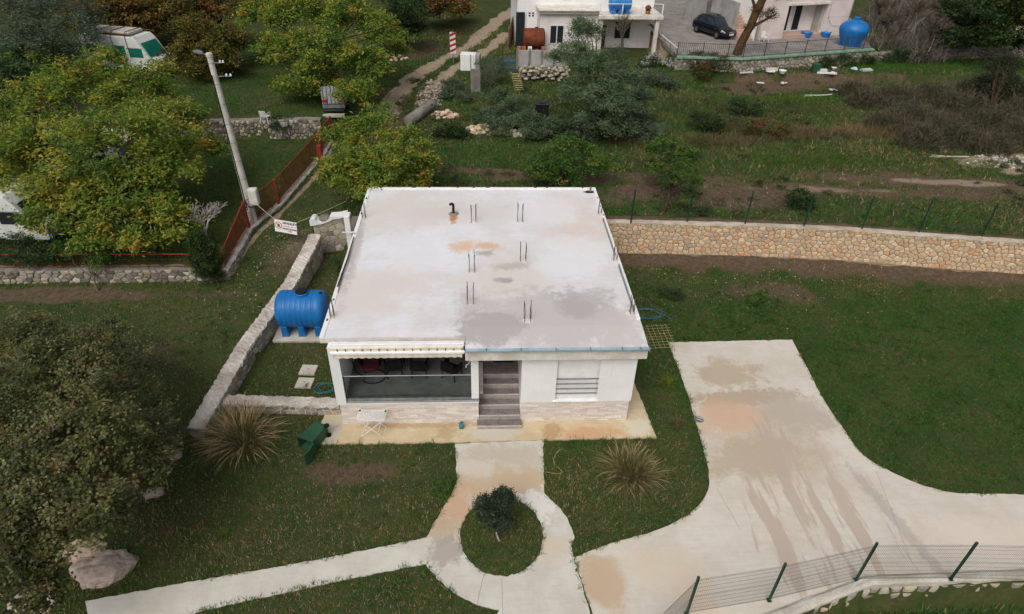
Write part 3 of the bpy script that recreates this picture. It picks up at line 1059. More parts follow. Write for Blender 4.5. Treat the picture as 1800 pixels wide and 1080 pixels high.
rim.box(-0.362, 11.062, 12.27, 12.394, 3.90, 4.03)
rim.box(-0.364, -0.20, 0.298, 12.27, 3.90, 3.985)
rim.box(10.93, 11.064, 1.2, 12.27, 3.90, 4.01)
rim.build('roof_rim', 'white_paint', H, bevel=0.012)
# broken dark spots where mortar has come off the rims
for (x0, y0) in [(x, 12.33) for x in (0.3, 1.9, 2.7, 4.1, 4.9, 5.6, 8.0, 8.6, 10.4)] + [(-0.28, y) for y in (1.3, 2.6, 4.4, 7.7, 9.6, 11.2)] + [(11.0, y) for y in (10.3, 9.4, 11.2)]:
    c = MB()
    n = 7
    r0 = random.uniform(0.07, 0.15)
    zz = 4.03 if y0 > 12.2 else (3.985 if x0 < 0 else 4.01)
    ring = [(x0 + r0 * random.uniform(0.6, 1.3) * math.cos(a) * (1.3 if y0 > 12 else 0.5), y0 + r0 * random.uniform(0.5, 1.2) * math.sin(a) * (0.5 if y0 > 12 else 1.6))
            for a in np.linspace(0, 2 * math.pi, n, endpoint=False)]
    c.rings([[(x, y, zz - 0.02) for x, y in ring], [(x * 0.4 + x0 * 0.6, y * 0.4 + y0 * 0.6, zz + 0.025) for x, y in ring]])
    c.build('mortar_lump', 'dark_chip', H)
b = MB()
b.tube([(-0.27, 3.4, 4.04), (-0.22, 5.4, 4.05), (-0.26, 7.3, 4.03)], [0.03, 0.035, 0.02], 5)
b.tube([(-0.2, 3.0, 4.02), (-0.24, 5.8, 4.06)], 0.012, 4)
b.build('steel_bundle', 'rebar', H)

# metal strip along the right rim
MB().box(10.90, 10.928, 1.7, 4.9, 3.93, 4.10).build('edge_flashing', 'galvanised', H)
MB().box(10.90, 10.928, 5.7, 9.0, 3.93, 4.08).build('edge_flashing', 'galvanised', H)

# gutter on the right half of the front
g = MB()
prof = [(0.0, 0.0), (0.03, -0.07), (0.10, -0.09), (0.15, -0.05), (0.16, 0.01), (0.145, 0.01), (0.13, -0.045), (0.10, -0.07), (0.04, -0.055), (0.012, 0.0)]
g.rings([[(x, RY - 0.004 - py, 3.905 + pz) for py, pz in prof] for x in (4.70, 11.07)])
gut = g.build('gutter', 'gutter_blue', H)
for x in (5.4, 6.6, 7.8, 9.0, 10.1, 10.75):
    MB().box(x, x + 0.03, RY - 0.175, RY - 0.002, 3.913, 3.921).build('bracket', 'galvanised', gut)
for x in (4.69, 11.062):
    MB().box(x, x + 0.012, RY - 0.165, RY - 0.003, 3.81, 3.918).build('end_cap', 'gutter_blue', gut)

# stairs between the column and the right wall
NS, RI, RU = 6, ZL / 6, 0.355
y = -0.38
for k in range(NS):
    z0, z1 = k * RI, (k + 1) * RI
    xa, xb = (5.06, 6.74) if k < 1 else (5.145, 6.688)
    yb_ = y + (RU + 0.06 if k < NS - 1 else 2.2)
    st = MB().box(xa, xb, y, yb_, -0.05 if k == 0 else z0 - 0.04, z1 - 0.022).build('step', 'stair_riser', H)
    MB().box(xa - 0.004, xb + (0.0 if k else 0.004), y - 0.02, y + 0.035, z1 - 0.0215, z1 + 0.004).build('nosing', 'stair_nosing', st)
    for (xc, xd) in ((xa, (xa + xb) / 2 - 0.003), ((xa + xb) / 2 + 0.003, xb)):
        MB().box(xc, xd, y + 0.036, yb_ - (0.062 if k < NS - 1 else 0), z1 - 0.0214, z1 + 0.001).build('tread_tile', 'stair_tile', st)
    y += RU
MB().box(5.145, 5.30, 0.305, 2.0, ZL, ZL + 0.12).build('landing_kerb', 'stair_nosing', H)
MB().bbox(5.7, 6.5, 2.1, 2.6, ZL + 0.003, ZL + 0.02, 0.006).build('doormat', 'black_plastic', H)

# terrace floor tiles, coping and glass balustrade
fl = MB().box(0.2, 5.14, 0.2, 3.4, 1.0, 1.195).build('terrace_floor', 'terrace_tile', H)
for i in range(8):
    for j in range(5):
        x0, y0 = 0.2 + i * 0.61, 0.34 + j * 0.61
        MB().box(x0 + 0.003, min(x0 + 0.607, 4.86), y0 + 0.003, y0 + 0.607, 1.19, 1.201 + 0.0005 * ((i + j) % 2)).build('floor_tile', 'terrace_tile', fl)
MB().bbox(0.271, 5.16, -0.04, 0.335, 1.171, ZL, 0.008).build('coping', 'grey_metal', H)
bal = MB().tube([(0.27, 0.1, 2.35), (4.99, 0.1, 2.35)], 0.024, 10).build('handrail', 'grey_metal', H, smooth=True)
MB().box(0.28, 4.98, 0.085, 0.115, ZL + 0.002, ZL + 0.05).build('glass_channel', 'grey_metal', H)
for i in range(3):
    x0 = 0.29 + i * 1.563
    MB().box(x0, x0 + 1.55, 0.095, 0.105, ZL + 0.045, 2.33).build('glass_pane', 'glass_pane', H)
for x in (0.285, 4.975):
    MB().box(x - 0.015, x + 0.015, 0.085, 0.115, ZL, 2.34).build('baluster', 'black_metal', H)

# terrace glazing and dark interior door at the rear of the terrace
dr = MB().box(1.2, 3.3, 3.36, 3.398, 1.2, 3.3).build('terrace_door', 'door_white', H)
for x0 in (1.28, 2.30):
    MB().box(x0, x0 + 0.92, 3.35, 3.359, 1.3, 3.22).build('pane', 'window_dark', dr)
dr = MB().box(5.35, 6.35, 3.86, 3.898, 1.23, 3.3).build('front_door', 'old_wood', H)
MB().tube([(5.45, 3.82, 2.2), (5.58, 3.82, 2.2)], 0.012, 6).build('handle', 'grey_metal', dr)

# awning: cassette with arms, front bar and cream valance
aw = MB().bbox(0.06, 4.66, -0.05, 0.14, 3.80, 3.92, 0.02).build('awning_cassette', 'white_paint', H)
MB().bbox(0.04, 4.67, -0.22, -0.08, 3.60, 3.70, 0.03).build('front_bar', 'white_paint', aw)
MB().box(0.10, 4.62, -0.14, 0.10, 3.702, 3.80).build('rolled_cloth', 'awning_cloth', aw)
for i in range(16):
    x = 0.28 + i * 0.285
    MB().box(x, x + 0.05, -0.155, -0.141, 3.69, 3.80).build('support_clip', 'grey_metal', aw)
v = MB()
n = 96
va, vb, vc, vd = [], [], [], []
for i in range(n + 1):
    x = 0.14 + (4.58 - 0.14) * i / n
    sc = 0.018 * abs(math.sin(i / n * math.pi * 18))
    wv = 0.012 * math.sin(i * 1.1)
    va.append((x, -0.185, 3.605))
    vb.append((x, -0.195 + wv, 3.42 + sc))
    vc.append((x, -0.189 + wv, 3.42 + sc))
    vd.append((x, -0.179, 3.605))
v.rings([list(r_) for r_ in zip(va, vb, vc, vd)])
v.build('valance', 'awning_cloth', aw)
MB().tube([(4.83, 0.02, 3.2), (4.80, 0.0, 2.95), (4.70, -0.02, 2.92), (4.70, -0.02, 2.80)], 0.012, 6).build('crank_hook', 'white_paint', aw)

# window with roller shutter and four guard bars
w = MB().box(7.98, 9.53, 0.20, 0.24, 1.07, 3.06).build('window', 'window_dark', H)
for x0, x1, z0, z1 in ((7.981, 8.03, 1.12, 3.06), (9.48, 9.529, 1.12, 3.06), (8.03, 9.48, 1.12, 1.17), (8.03, 9.48, 3.0, 3.06)):
    MB().box(x0, x1, 0.10, 0.199, z0, z1).build('frame', 'door_white', w)
sl = 22
for i in range(sl):
    z0 = 1.18 + i * (3.0 - 1.18) / sl
    MB().bbox(8.032, 9.478, 0.13, 0.147, z0, z0 + 0.078, 0.006).build('shutter_slat', 'white_paint', w)
for z in (1.46, 1.69, 1.93, 2.17):
    MB().tube([(7.96, 0.015, z), (9.55, 0.015, z)], 0.024, 8).build('guard_bar', 'grey_metal', w, smooth=True)
MB().bbox(7.90, 9.60, -0.05, 0.198, 1.07, 1.115, 0.008).build('sill', 'white_paint', w)
MB().tube([(9.98, -0.006, 3.3), (9.985, -0.006, 2.7), (9.96, -0.006, 2.45), (9.97, -0.006, 2.3)], 0.006, 4).build('wall_cable', 'dirty_white', H)

# starter bars standing on the roof
def bars(x, y, n, h, spread=0.11):
    p = MB()
    m_ = []
    for k in range(n):
        dx, dy = ((-1, -1), (1, -1), (1, 1), (-1, 1))[k]
        hh_ = h * random.uniform(0.86, 1.05)
        bx, by = x + dx * spread, y + dy * spread
        b_ = MB().tube([(bx, by, 3.94), (bx + random.uniform(-0.02, 0.02), by, 3.94 + hh_ * 0.5), (bx + random.uniform(-0.03, 0.03), by + random.uniform(-0.03, 0.03), 3.94 + hh_)], 0.012, 5)
        b_.build('starter_bar', 'rebar', H)
    c_ = MB()
    ring_ = [(x + random.uniform(0.16, 0.27) * math.cos(a), y + random.uniform(0.14, 0.25) * math.sin(a)) for a in np.linspace(0, 2 * math.pi, 10, endpoint=False)]
    c_.rings([[(px_, py_, 3.953) for px_, py_ in ring_], [(x + (px_ - x) * 0.6, y + (py_ - y) * 0.6, 3.967) for px_, py_ in ring_]])
    c_.build('mortar_patch', 'dirty_white', H)


for (x, y_) in ((4.92, 8.83), (4.88, 4.6), (4.84, 2.36), (7.05, 8.9), (6.99, 5.42), (6.92, 1.2)):
    bars(x, y_, 4, 0.92)
for (x, y_) in ((-0.12, 1.5), (-0.1, 9.2), (10.86, 9.6), (10.86, 5.4), (10.82, 1.6)):
    bars(x, y_, 4, 0.85, 0.07)

# vent pipe on its mortar foot, small post at the rear right corner
vp = MB().tube([(3.98, 9.6, 3.95), (3.98, 9.6, 4.38), (3.965, 9.6, 4.46), (3.91, 9.6, 4.49), (3.85, 9.6, 4.46), (3.83, 9.6, 4.42)], 0.062, 12).build('vent_pipe', 'black_plastic', H, smooth=True)
f = MB()
rg = [[(3.98 + r_ * random.uniform(0.85, 1.15) * math.cos(a), 9.6 + r_ * random.uniform(0.85, 1.15) * math.sin(a), z) for a in np.linspace(0, 2 * math.pi, 14, endpoint=False)] for r_, z in ((0.26, 3.95), (0.2, 3.985), (0.09, 4.03))]
f.rings(rg)
f.build('mortar_foot', 'old_concrete', vp)
f = MB()
f.tube([(10.75, 12.0, 3.95), (10.75, 12.0, 4.22)], 0.05, 8)
f.build('corner_pipe', 'old_concrete', H)
f = MB()
rg = [(10.72 + 0.34 * random.uniform(0.6, 1.2) * math.cos(a), 12.0 + 0.22 * random.uniform(0.6, 1.2) * math.sin(a)) for a in np.linspace(0, 2 * math.pi, 12, endpoint=False)]
f.rings([[(x, y_, 3.953) for x, y_ in rg], [(x * .5 + 10.72 * .5, y_ * .5 + 6.0, 3.99) for x, y_ in rg]])
f.build('mortar_spill', 'dark_chip', H)

# ------------------------------------------------------------------ furniture on the terrace
def wicker_chair(label, x, y_, rz):
    t_ = thing('wicker_chair', label, 'chair', (x, y_, 1.202), rz, 'black wicker chairs on the terrace')
    b_ = MB().bbox(-0.28, 0.28, -0.27, 0.27, 0.36, 0.44, 0.03)
    b_.build('seat', 'black_wicker', t_, local=True)
    rs_ = []
    for z, ins, yy in ((0.44, 0.0, 0.25), (0.7, 0.01, 0.29), (0.92, 0.03, 0.34), (0.95, 0.06, 0.35)):
        rs_.append([(-0.28 + ins, yy, z), (0.28 - ins, yy, z), (0.28 - ins, yy + 0.05, z), (-0.28 + ins, yy + 0.05, z)])
    MB().rings(rs_).build('backrest', 'black_wicker', t_, local=True)
    for sx in (-1, 1):
        MB().rings([[(sx * 0.27, yy, z0), (sx * 0.33, yy, z0), (sx * 0.33, yy, z1), (sx * 0.27, yy, z1)] for yy, z0, z1 in
                    ((-0.27, 0.38, 0.62), (0.0, 0.36, 0.66), (0.28, 0.38, 0.68))]).build('armrest', 'black_wicker', t_, local=True)
        for sy in (-1, 1):
            MB().tube([(sx * 0.26, sy * 0.24, 0.38), (sx * 0.29, sy * 0.28, 0.0)], [0.028, 0.02], 6).build('leg', 'black_wicker', t_, local=True)
    return t_


wicker_chair('black wicker terrace chair beside the burgundy hanging chair', 1.85, 1.55, R(196))
wicker_chair('black wicker terrace chair seen from behind, middle of the terrace', 2.85, 1.5, R(180))
wicker_chair('black wicker terrace chair nearest the white corner column', 4.1, 1.35, R(150))
tb = thing('terrace_table', 'dark dining table at the back of the terrace under the awning', 'table', (3.0, 2.5, 1.202))
MB().bbox(-0.9, 0.9, -0.4, 0.4, 0.70, 0.74, 0.01).build('table_top', 'black_wicker', tb, local=True)
for sx in (-1, 1):
    for sy in (-1, 1):
        MB().box(sx * 0.82 - 0.03, sx * 0.82 + 0.03, sy * 0.33 - 0.03, sy * 0.33 + 0.03, 0, 0.7).build('leg', 'black_wicker', tb, local=True)
sw = thing('hanging_chair', 'black framed hanging chair with burgundy cushion in the terrace corner', 'chair', (1.05, 1.35, 1.202))
pts = [(-0.5 + 0.62 * math.cos(a) * 0.0 - 0.42 * math.sin(a), 0.1, 0.95 - 0.95 * math.cos(a)) for a in np.linspace(0.05, 2.75, 16)]
MB().tube([(0.1, 0.0, 0.03)] + [(-0.35, 0.0, 0.03), (-0.62, 0.02, 0.25), (-0.7, 0.05, 0.8), (-0.62, 0.08, 1.35), (-0.35, 0.1, 1.75), (-0.05, 0.1, 1.82)], 0.028, 8).build('stand', 'black_metal', sw, smooth=True, local=True)
MB().tube([(0.45 * math.cos(a) + 0.05, 0.4 * math.sin(a), 0.028) for a in np.linspace(-2.6, 2.6, 22)], 0.026, 8).build('base', 'black_metal', sw, smooth=True, local=True)
rs_ = []
for z, r1, yy in ((0.48, 0.16, 0.0), (0.6, 0.36, 0.0), (0.85, 0.46, 0.02), (1.15, 0.46, 0.05), (1.45, 0.36, 0.1), (1.65, 0.15, 0.1)):
    rs_.append([(r1 * math.cos(a), yy + r1 * 0.8 * math.sin(a), z) for a in np.linspace(-0.2, math.pi + 0.2, 14)])
MB().rings(rs_, cap=False, closed=False).build('basket', 'black_wicker', sw, smooth=True, local=True)
MB().lathe([(0.05, 0.0), (0.3, 0.02), (0.36, 0.1), (0.3, 0.18), (0.05, 0.2)], 16, (0, -0.04, 0.52)).build('seat_cushion', 'burgundy_cloth', sw, smooth=True, local=True)
MB().rings([[(-0.3, 0.18 + d, 0.7), (0.3, 0.18 + d, 0.7), (0.3, 0.26 + d, 1.4), (-0.3, 0.26 + d, 1.4)] for d in (0.0, -0.12)]).build('back_cushion', 'burgundy_cloth', sw, local=True, bevel=0.03)
MB().tube([(-0.05, 0.1, 1.82), (0.0, 0.1, 1.64)], 0.012, 5).build('chain', 'black_metal', sw, local=True)

# ------------------------------------------------------------------ stone walls
def clip(poly, a, b, c):
    """keep a*x+b*y<=c"""
    out = []
    for i in range(len(poly)):
        p, q = poly[i], poly[(i + 1) % len(poly)]
        dp, dq = a * p[0] + b * p[1] - c, a * q[0] + b * q[1] - c
        if dp <= 0:
            out.append(p)
        if dp * dq < 0:
            s = dp / (dp - dq)
            out.append((p[0] + (q[0] - p[0]) * s, p[1] + (q[1] - p[1]) * s))
    return out


def cells(L, Hh, size, aspect=1.25, jit=0.42):
    nu, nv = max(1, round(L / (size * aspect))), max(1, round(Hh / size))
    P = np.array([((i + 0.5 + (0.5 if j % 2 else 0) - 0.25 + random.uniform(-jit, jit)) * L / nu,
                   (j + 0.5 + random.uniform(-jit, jit)) * Hh / nv) for j in range(nv) for i in range(nu)])
    res = []
    for i, p in enumerate(P):
        d = np.hypot(P[:, 0] - p[0], P[:, 1] - p[1])
        poly = [(0, 0), (L, 0), (L, Hh), (0, Hh)]
        for j in np.argsort(d)[1:16]:
            qq = P[j]
            a, b_ = qq[0] - p[0], qq[1] - p[1]
            poly = clip(poly, a, b_, (qq[0] ** 2 + qq[1] ** 2 - p[0] ** 2 - p[1] ** 2) / 2)
            if len(poly) < 3:
                break
        if len(poly) >= 3:
            res.append(poly)
    return res


PAL_WARM = [S(210, 183, 152), S(216, 191, 159), S(203, 177, 145), S(199, 175, 147), S(220, 197, 168), S(207, 179, 143), S(195, 171, 145), S(214, 185, 150), S(212, 167, 129), S(189, 169, 150), S(205, 181, 152), S(216, 189, 156)]
PAL_GREY = [S(168, 160, 146), S(150, 144, 132), S(182, 174, 158), S(136, 130, 120), S(176, 164, 142), S(158, 148, 130)]
PAL_DARK = [S(132, 126, 114), S(112, 106, 96), S(148, 142, 128), S(122, 116, 102), S(104, 100, 92)]


def stone_wall(name, label, path, thick, size, pal, side=1, nmax=300, mortar='mortar', cap=None, capz=0.07, joint=0.012, proud=0.035, aspect=1.25, ends=()):
    """path: [(x, y, z_bottom, z_top)]; the stones sit on the side given (1 = right of travel)."""
    W_ = thing(name, label, 'wall', (path[0][0], path[0][1], path[0][2]))
    P = np.array(path, float)
    seg = np.hypot(np.diff(P[:, 0]), np.diff(P[:, 1]))
    U = np.concatenate([[0], np.cumsum(seg)])
    L = U[-1]
    nrm = []
    for i in range(len(P)):
        d = P[min(i + 1, len(P) - 1), :2] - P[max(i - 1, 0), :2]
        d = d / np.hypot(*d)
        nrm.append((d[1] * side, -d[0] * side))
    nrm = np.array(nrm)
    Hm = float(np.max(P[:, 3] - P[:, 2]))

    def at(u, f, off):
        x, y_ = np.interp(u, U, P[:, 0]), np.interp(u, U, P[:, 1])
        nx_, ny_ = np.interp(u, U, nrm[:, 0]), np.interp(u, U, nrm[:, 1])
        z0, z1 = np.interp(u, U, P[:, 2]), np.interp(u, U, P[:, 3])
        return (x + nx_ * off, y_ + ny_ * off, z0 + f * (z1 - z0))
    core = MB()
    us = sorted(set(list(np.linspace(0, L, max(2, int(L / 0.3)))) + list(U)))
    wob = [random.uniform(-0.03, 0.03) for _ in us]
    core.rings([[at(u, -0.12, 0), (*at(u, 1, 0)[:2], at(u, 1, 0)[2] + w_), (*at(u, 1, -thick)[:2], at(u, 1, -thick)[2] + w_), at(u, -0.12, -thick)] for u, w_ in zip(us, wob)])
    core.build('core', mortar, W_)
    if cap:
        cc = MB()
        jr = 0.036 if cap == 'rough_cap' else 0.015
        if cap == 'rough_cap':
            us = sorted(set(list(np.linspace(0, L, max(2, int(L / 0.11)))) + list(U)))
        rj = lambda: random.uniform(-jr, jr)
        cc.rings([[(*at(u, 1, 0.05 + rj())[:2], at(u, 1, 0)[2] - 0.05 + rj()), (*at(u, 1, 0.04 + rj() * 0.8)[:2], at(u, 1, 0)[2] + capz * 0.7 + rj() * 0.7)]
                  + [(*at(u, 1, -thick * q_ + rj() * 0.5)[:2], at(u, 1, 0)[2] + capz + rj() * 0.8) for q_ in (0.2, 0.5, 0.8)]
                  + [(*at(u, 1, -thick - 0.03 + rj() * 0.8)[:2], at(u, 1, 0)[2] + capz * 0.7 + rj() * 0.7), (*at(u, 1, -thick - 0.04 + rj())[:2], at(u, 1, 0)[2] - 0.05 + rj())] for u in us])
        cc.build('coping', cap, W_)
    cl = cells(L, Hm, size, aspect)
    items = []
    for poly in cl:
        q_ = np.array(poly)
        cen = q_.mean(0)
        ext = np.hypot(*(q_ - cen).T).mean()
        if ext < size * 0.12:
            continue
        s1 = max(0.5, 1 - joint / ext * 1.3)
        col_ = np.array(random.choice(pal)) * random.uniform(0.86, 1.08)
        pr = proud * random.uniform(0.5, 1.2)
        k = len(q_)
        vs = [at(*(lambda w2: (w2[0], w2[1] / Hm))(cen + (p - cen) * s1), -0.01) for p in q_]
        vs += [at(*(lambda w2: (w2[0], w2[1] / Hm))(cen + (p - cen) * s1 * 0.93), pr * 0.75) for p in q_]
        vs += [at(*(lambda w2: (w2[0], w2[1] / Hm))(cen + (p - cen) * s1 * 0.6), pr) for p in q_]
        vs.append(at(cen[0], cen[1] / Hm, pr * random.uniform(0.95, 1.25)))
        fs = [(i, (i + 1) % k, k + (i + 1) % k, k + i) for i in range(k)] + [(k + i, k + (i + 1) % k, 2 * k + (i + 1) % k, 2 * k + i) for i in range(k)]
        fs += [(2 * k + i, 2 * k + (i + 1) % k, 3 * k, 3 * k) for i in range(k)]
        items.append((ext, vs, [f_[:3] if f_[2] == f_[3] else f_ for f_ in fs], col_))
    items.sort(key=lambda q_: -q_[0])
    rest = MB()
    for n_, (e, vs, fs, col_) in enumerate(items):
        mb_ = MB() if n_ < nmax else rest
        mb_.cur = tuple(np.clip(col_, 0, 1))
        o0 = len(mb_.v)
        for p in vs:
            mb_.av(p)
        mb_.f += [[i + o0 for i in f_] for f_ in fs]
        if n_ < nmax:
            mb_.build('stone', 'stone', W_, smooth=False, colors=True)
    if rest.v:
        rest.build('stone_mass', 'stone', W_, colors=True)['kind'] = 'stuff'
    return W_


# back retaining wall, right of the house
stone_wall('retaining_wall', 'long beige crazy paved retaining wall carrying green posts behind the lawn',
           [(11.2, 12.42, 0.1, 2.02), (12.4, 12.40, 0.15, 2.02), (19.0, 12.02, 0.2, 2.04), (24.5, 11.5, 0.2, 2.05), (29.0, 10.72, 0.2, 2.05), (33.5, 10.05, 0.2, 2.05), (38, 9.4, 0.2, 2.05)],
           0.30, 0.25, PAL_WARM, 1, 300, 'mortar', 'coping', 0.03, 0.016, 0.045, 1.2)
# hidden stretch behind the house keeps the bank up
tag(MB().box(-1.6, 11.18, 12.95, 13.3, -0.1, 1.95).build('rear_bank_wall', 'old_concrete'), 'plain grey concrete bank wall hidden behind the house', 'wall')
# left boundary wall with rough mortar top: stones on the inner (right) face
stone_wall('boundary_wall', 'low grey boundary wall with rough mortar top running past the blue tank',
           [(*(-4.870, -0.625), -0.02, 0.48), (*(-4.598, 1.029), 0.0, 0.72), (*(-4.350, 3.869), 0.0, 0.80), (*(-3.502, 8.349), 0.0, 0.95), (*(-3.151, 11.546), 0.0, 1.25), (*(-3.093, 12.229), 0, 1.4)],
           0.56, 0.26, PAL_GREY, 1, 0, 'grey_mortar', 'rough_cap', 0.06, 0.02, 0.03)
# short front garden wall between boundary wall and house
stone_wall('garden_wall', 'short low stone wall between the boundary wall and the house corner',
           [(*(-4.872, 0.770), -0.02, 0.48), (*(-2.761, 0.665), -0.02, 0.46), (*(-0.188, 0.520), -0.02, 0.46)], 0.42, 0.2, PAL_GREY, 1, 0, 'dirty_white', 'rough_cap', 0.05, 0.015, 0.02)
# tall scalloped wall by the rear gate
gw = stone_wall('gate_wall', 'stone gate wall with scalloped white coping behind the blue tank',
                [(-3.5, 12.7, 0.0, 1.75), (-2.6, 12.95, 0.0, 1.88), (-1.75, 13.15, 0.0, 2.02)], 0.4, 0.36, PAL_GREY, 1, 60, 'grey_mortar', None, proud=0.03, aspect=1.2)
cp = MB()
prof = [(-3.62, 1.72, 2.02), (-3.5, 1.72, 2.12), (-3.36, 1.73, 2.10), (-3.27, 1.74, 1.94), (-3.1, 1.76, 1.85), (-2.85, 1.80, 1.86), (-2.7, 1.84, 1.95), (-2.62, 1.87, 2.10), (-2.5, 1.95, 2.10), (-2.2, 1.95, 2.08), (-1.8, 2.02, 2.13)]
cp.rings([[(x, np.interp(x, [-3.5, -2.6, -1.75], [12.7, 12.95, 13.15]) - 0.08, z0), (x, np.interp(x, [-3.5, -2.6, -1.75], [12.7, 12.95, 13.15]) - 0.08, z1),
           (x, np.interp(x, [-3.5, -2.6, -1.75], [12.7, 12.95, 13.15]) + 0.48, z1), (x, np.interp(x, [-3.5, -2.6, -1.75], [12.7, 12.95, 13.15]) + 0.48, z0)] for x, z0, z1 in prof])
cp.build('scalloped_coping', 'white_render', gw)
MB().lathe([(0.05, 0), (0.26, 0.02), (0.3, 0.2), (0.22, 0.32), (0.05, 0.36)], 10, (-2.95, 13.1, 1.75)).build('coping_stone', 'old_concrete', gw, smooth=True)
MB().bbox(-1.9, -1.6, 12.85, 13.4, -0.05, 2.15, 0.03).build('gate_pier', 'white_render', gw)
MB().tube([(-2.0, 12.6, 1.35), (-1.0, 12.5, 1.42)], 0.04, 8).build('wall_pipe', 'white_plastic', gw)
# neighbour's front retaining wall, its end return and rear garden wall
stone_wall('neighbour_wall', 'weathered grey stone wall under the rusty fence of the neighbouring garden',
           [(-26, 8.62, 0.4, 1.55), (-17.2, 8.62, 0.5, 1.55), (-12.7, 8.62, 0.55, 1.55), (-8.3, 8.70, 0.7, 1.55), (-7.0, 8.72, 0.7, 1.5)],
           0.45, 0.24, PAL_GREY + PAL_DARK, 1, 160, 'grey_mortar', None, joint=0.02, proud=0.07, aspect=1.5)
stone_wall('fence_kerb', 'rough low stone kerb under the orange mesh fence by the lane',
           [(-6.72, 8.72, 0.7, 1.45), (-6.66, 10.5, 1.0, 1.5), (-6.66, 12.8, 1.2, 1.54), (-5.76, 15.4, 1.4, 1.62), (-4.66, 21.8, 1.7, 1.88), (-4.49, 24.6, 1.8, 2.02)],
           0.28, 0.22, PAL_GREY, 1, 0, 'grey_mortar', 'rough_cap', 0.04, 0.02, 0.05)
stone_wall('garden_rear_wall', 'dry stone wall at the far side of the neighbouring lawn',
           [(-22, 24.0, 1.75, 3.1), (-13.5, 24.35, 1.8, 3.1), (-5.3, 24.72, 1.8, 3.15)], 0.5, 0.24, PAL_GREY + PAL_DARK, 1, 120, 'grey_mortar', None, joint=0.02, proud=0.08, aspect=1.2)
# walls in the back
stone_wall('platform_wall', 'rubble wall below the parked car and the green edged railing',
           [(21.1, 36.2, 2.7, 4.35), (26.5, 35.75, 2.7, 4.35), (39.3, 39.45, 2.9, 4.4)], 0.5, 0.3, PAL_GREY, 1, 60, 'grey_mortar', None, joint=0.03, proud=0.08)
stone_wall('dry_stone_wall', 'long dry stone wall under the leafless thicket at the upper right',
           [(39.3, 39.3, 2.9, 4.2), (47, 40.4, 3.0, 4.3), (60, 42.2, 3.0, 4.4)], 0.6, 0.24, PAL_DARK, 1, 0, 'grey_mortar', None, joint=0.03, proud=0.1)
# low wall that carries the front mesh fence
fw = stone_wall('fence_wall', 'rough stone wall with concrete top under the front mesh fence',
                [(7.0, -10.3, -1.0, -0.06), (11.6, -8.6, -0.95, -0.06), (14.1, -7.88, -0.9, -0.05), (16.95, -7.0, -0.9, -0.05), (22, -6.93, -0.9, -0.05), (34, -6.83, -0.9, -0.05)],
                0.24, 0.3, PAL_GREY, 1, 90, 'grey_mortar', 'concrete', 0.17, 0.03, 0.12)


# ------------------------------------------------------------------ fences
def grid_panel(a, b, z0a, z0b, h, dv, dh, r, extra=()):
    """welded wire panel between two points: uprights every dv metres and rails at heights dh."""
    p = MB()
    L = math.dist(a, b)
    n = max(2, int(L / dv))
    for i in range(n + 1):
        s = i / n
        x, y_, z = a[0] + (b[0] - a[0]) * s, a[1] + (b[1] - a[1]) * s, z0a + (z0b - z0a) * s
        p.tube([(x, y_, z), (x, y_, z + h)], r, 3, False)
    for q_ in dh:
        p.tube([(a[0], a[1], z0a + q_), (b[0], b[1], z0b + q_)], r * 1.25, 3, False)
    return p


fence = thing('mesh_fence', 'green welded mesh fence along the front of the driveway', 'fence', (16.516, -6.886, 0.100))
posts = [(9.0, -9.42), (11.081, -7.782), (13.619, -7.445), (16.512, -6.879), (19.420, -6.945), (22.302, -7.103), (25.096, -7.258)]
for i, p in enumerate(posts):
    po = MB().box(p[0] - 0.03, p[0] + 0.03, p[1] - 0.03, p[1] + 0.03, 0.10, 1.92).build('post', 'fence_green', fence)
    MB().bbox(p[0] - 0.036, p[0] + 0.036, p[1] - 0.036, p[1] + 0.036, 1.92, 1.96, 0.012).build('post_cap', 'fence_green', po)
    MB().box(p[0] - 0.06, p[0] + 0.06, p[1] - 0.06, p[1] + 0.06, 0.10, 0.125).build('base_plate', 'fence_green', po)
for a, b_ in zip(posts, posts[1:]):
    grid_panel(a, b_, 0.16, 0.16, 1.70, 0.055, (0.02, 0.05, 0.22, 0.42, 0.62, 0.80, 0.85, 1.05, 1.25, 1.45, 1.60, 1.65), 0.0028).build('mesh_panel', 'fence_wire', fence)

rf = thing('post_fence', 'thin green wire fence on top of the beige retaining wall', 'fence', (19.181, 12.199, 2.100))
rp = [(13.114, 12.314), (16.144, 12.435), (19.159, 12.136), (22.206, 11.875), (25.179, 11.554), (28.033, 11.174), (31.153, 10.737), (34.237, 10.186)]
for i, p in enumerate(rp):
    MB().tube([(p[0], p[1], 2.04), (p[0], p[1], 3.95)], 0.042, 8).build('post', 'fence_green', rf, smooth=True)
for a, b_ in zip(rp, rp[1:]):
    grid_panel(a, b_, 2.1, 2.1, 1.75, 0.2, (0.05, 0.45, 0.85, 1.25, 1.72), 0.0018).build('wire_panel', 'fence_wire', rf)

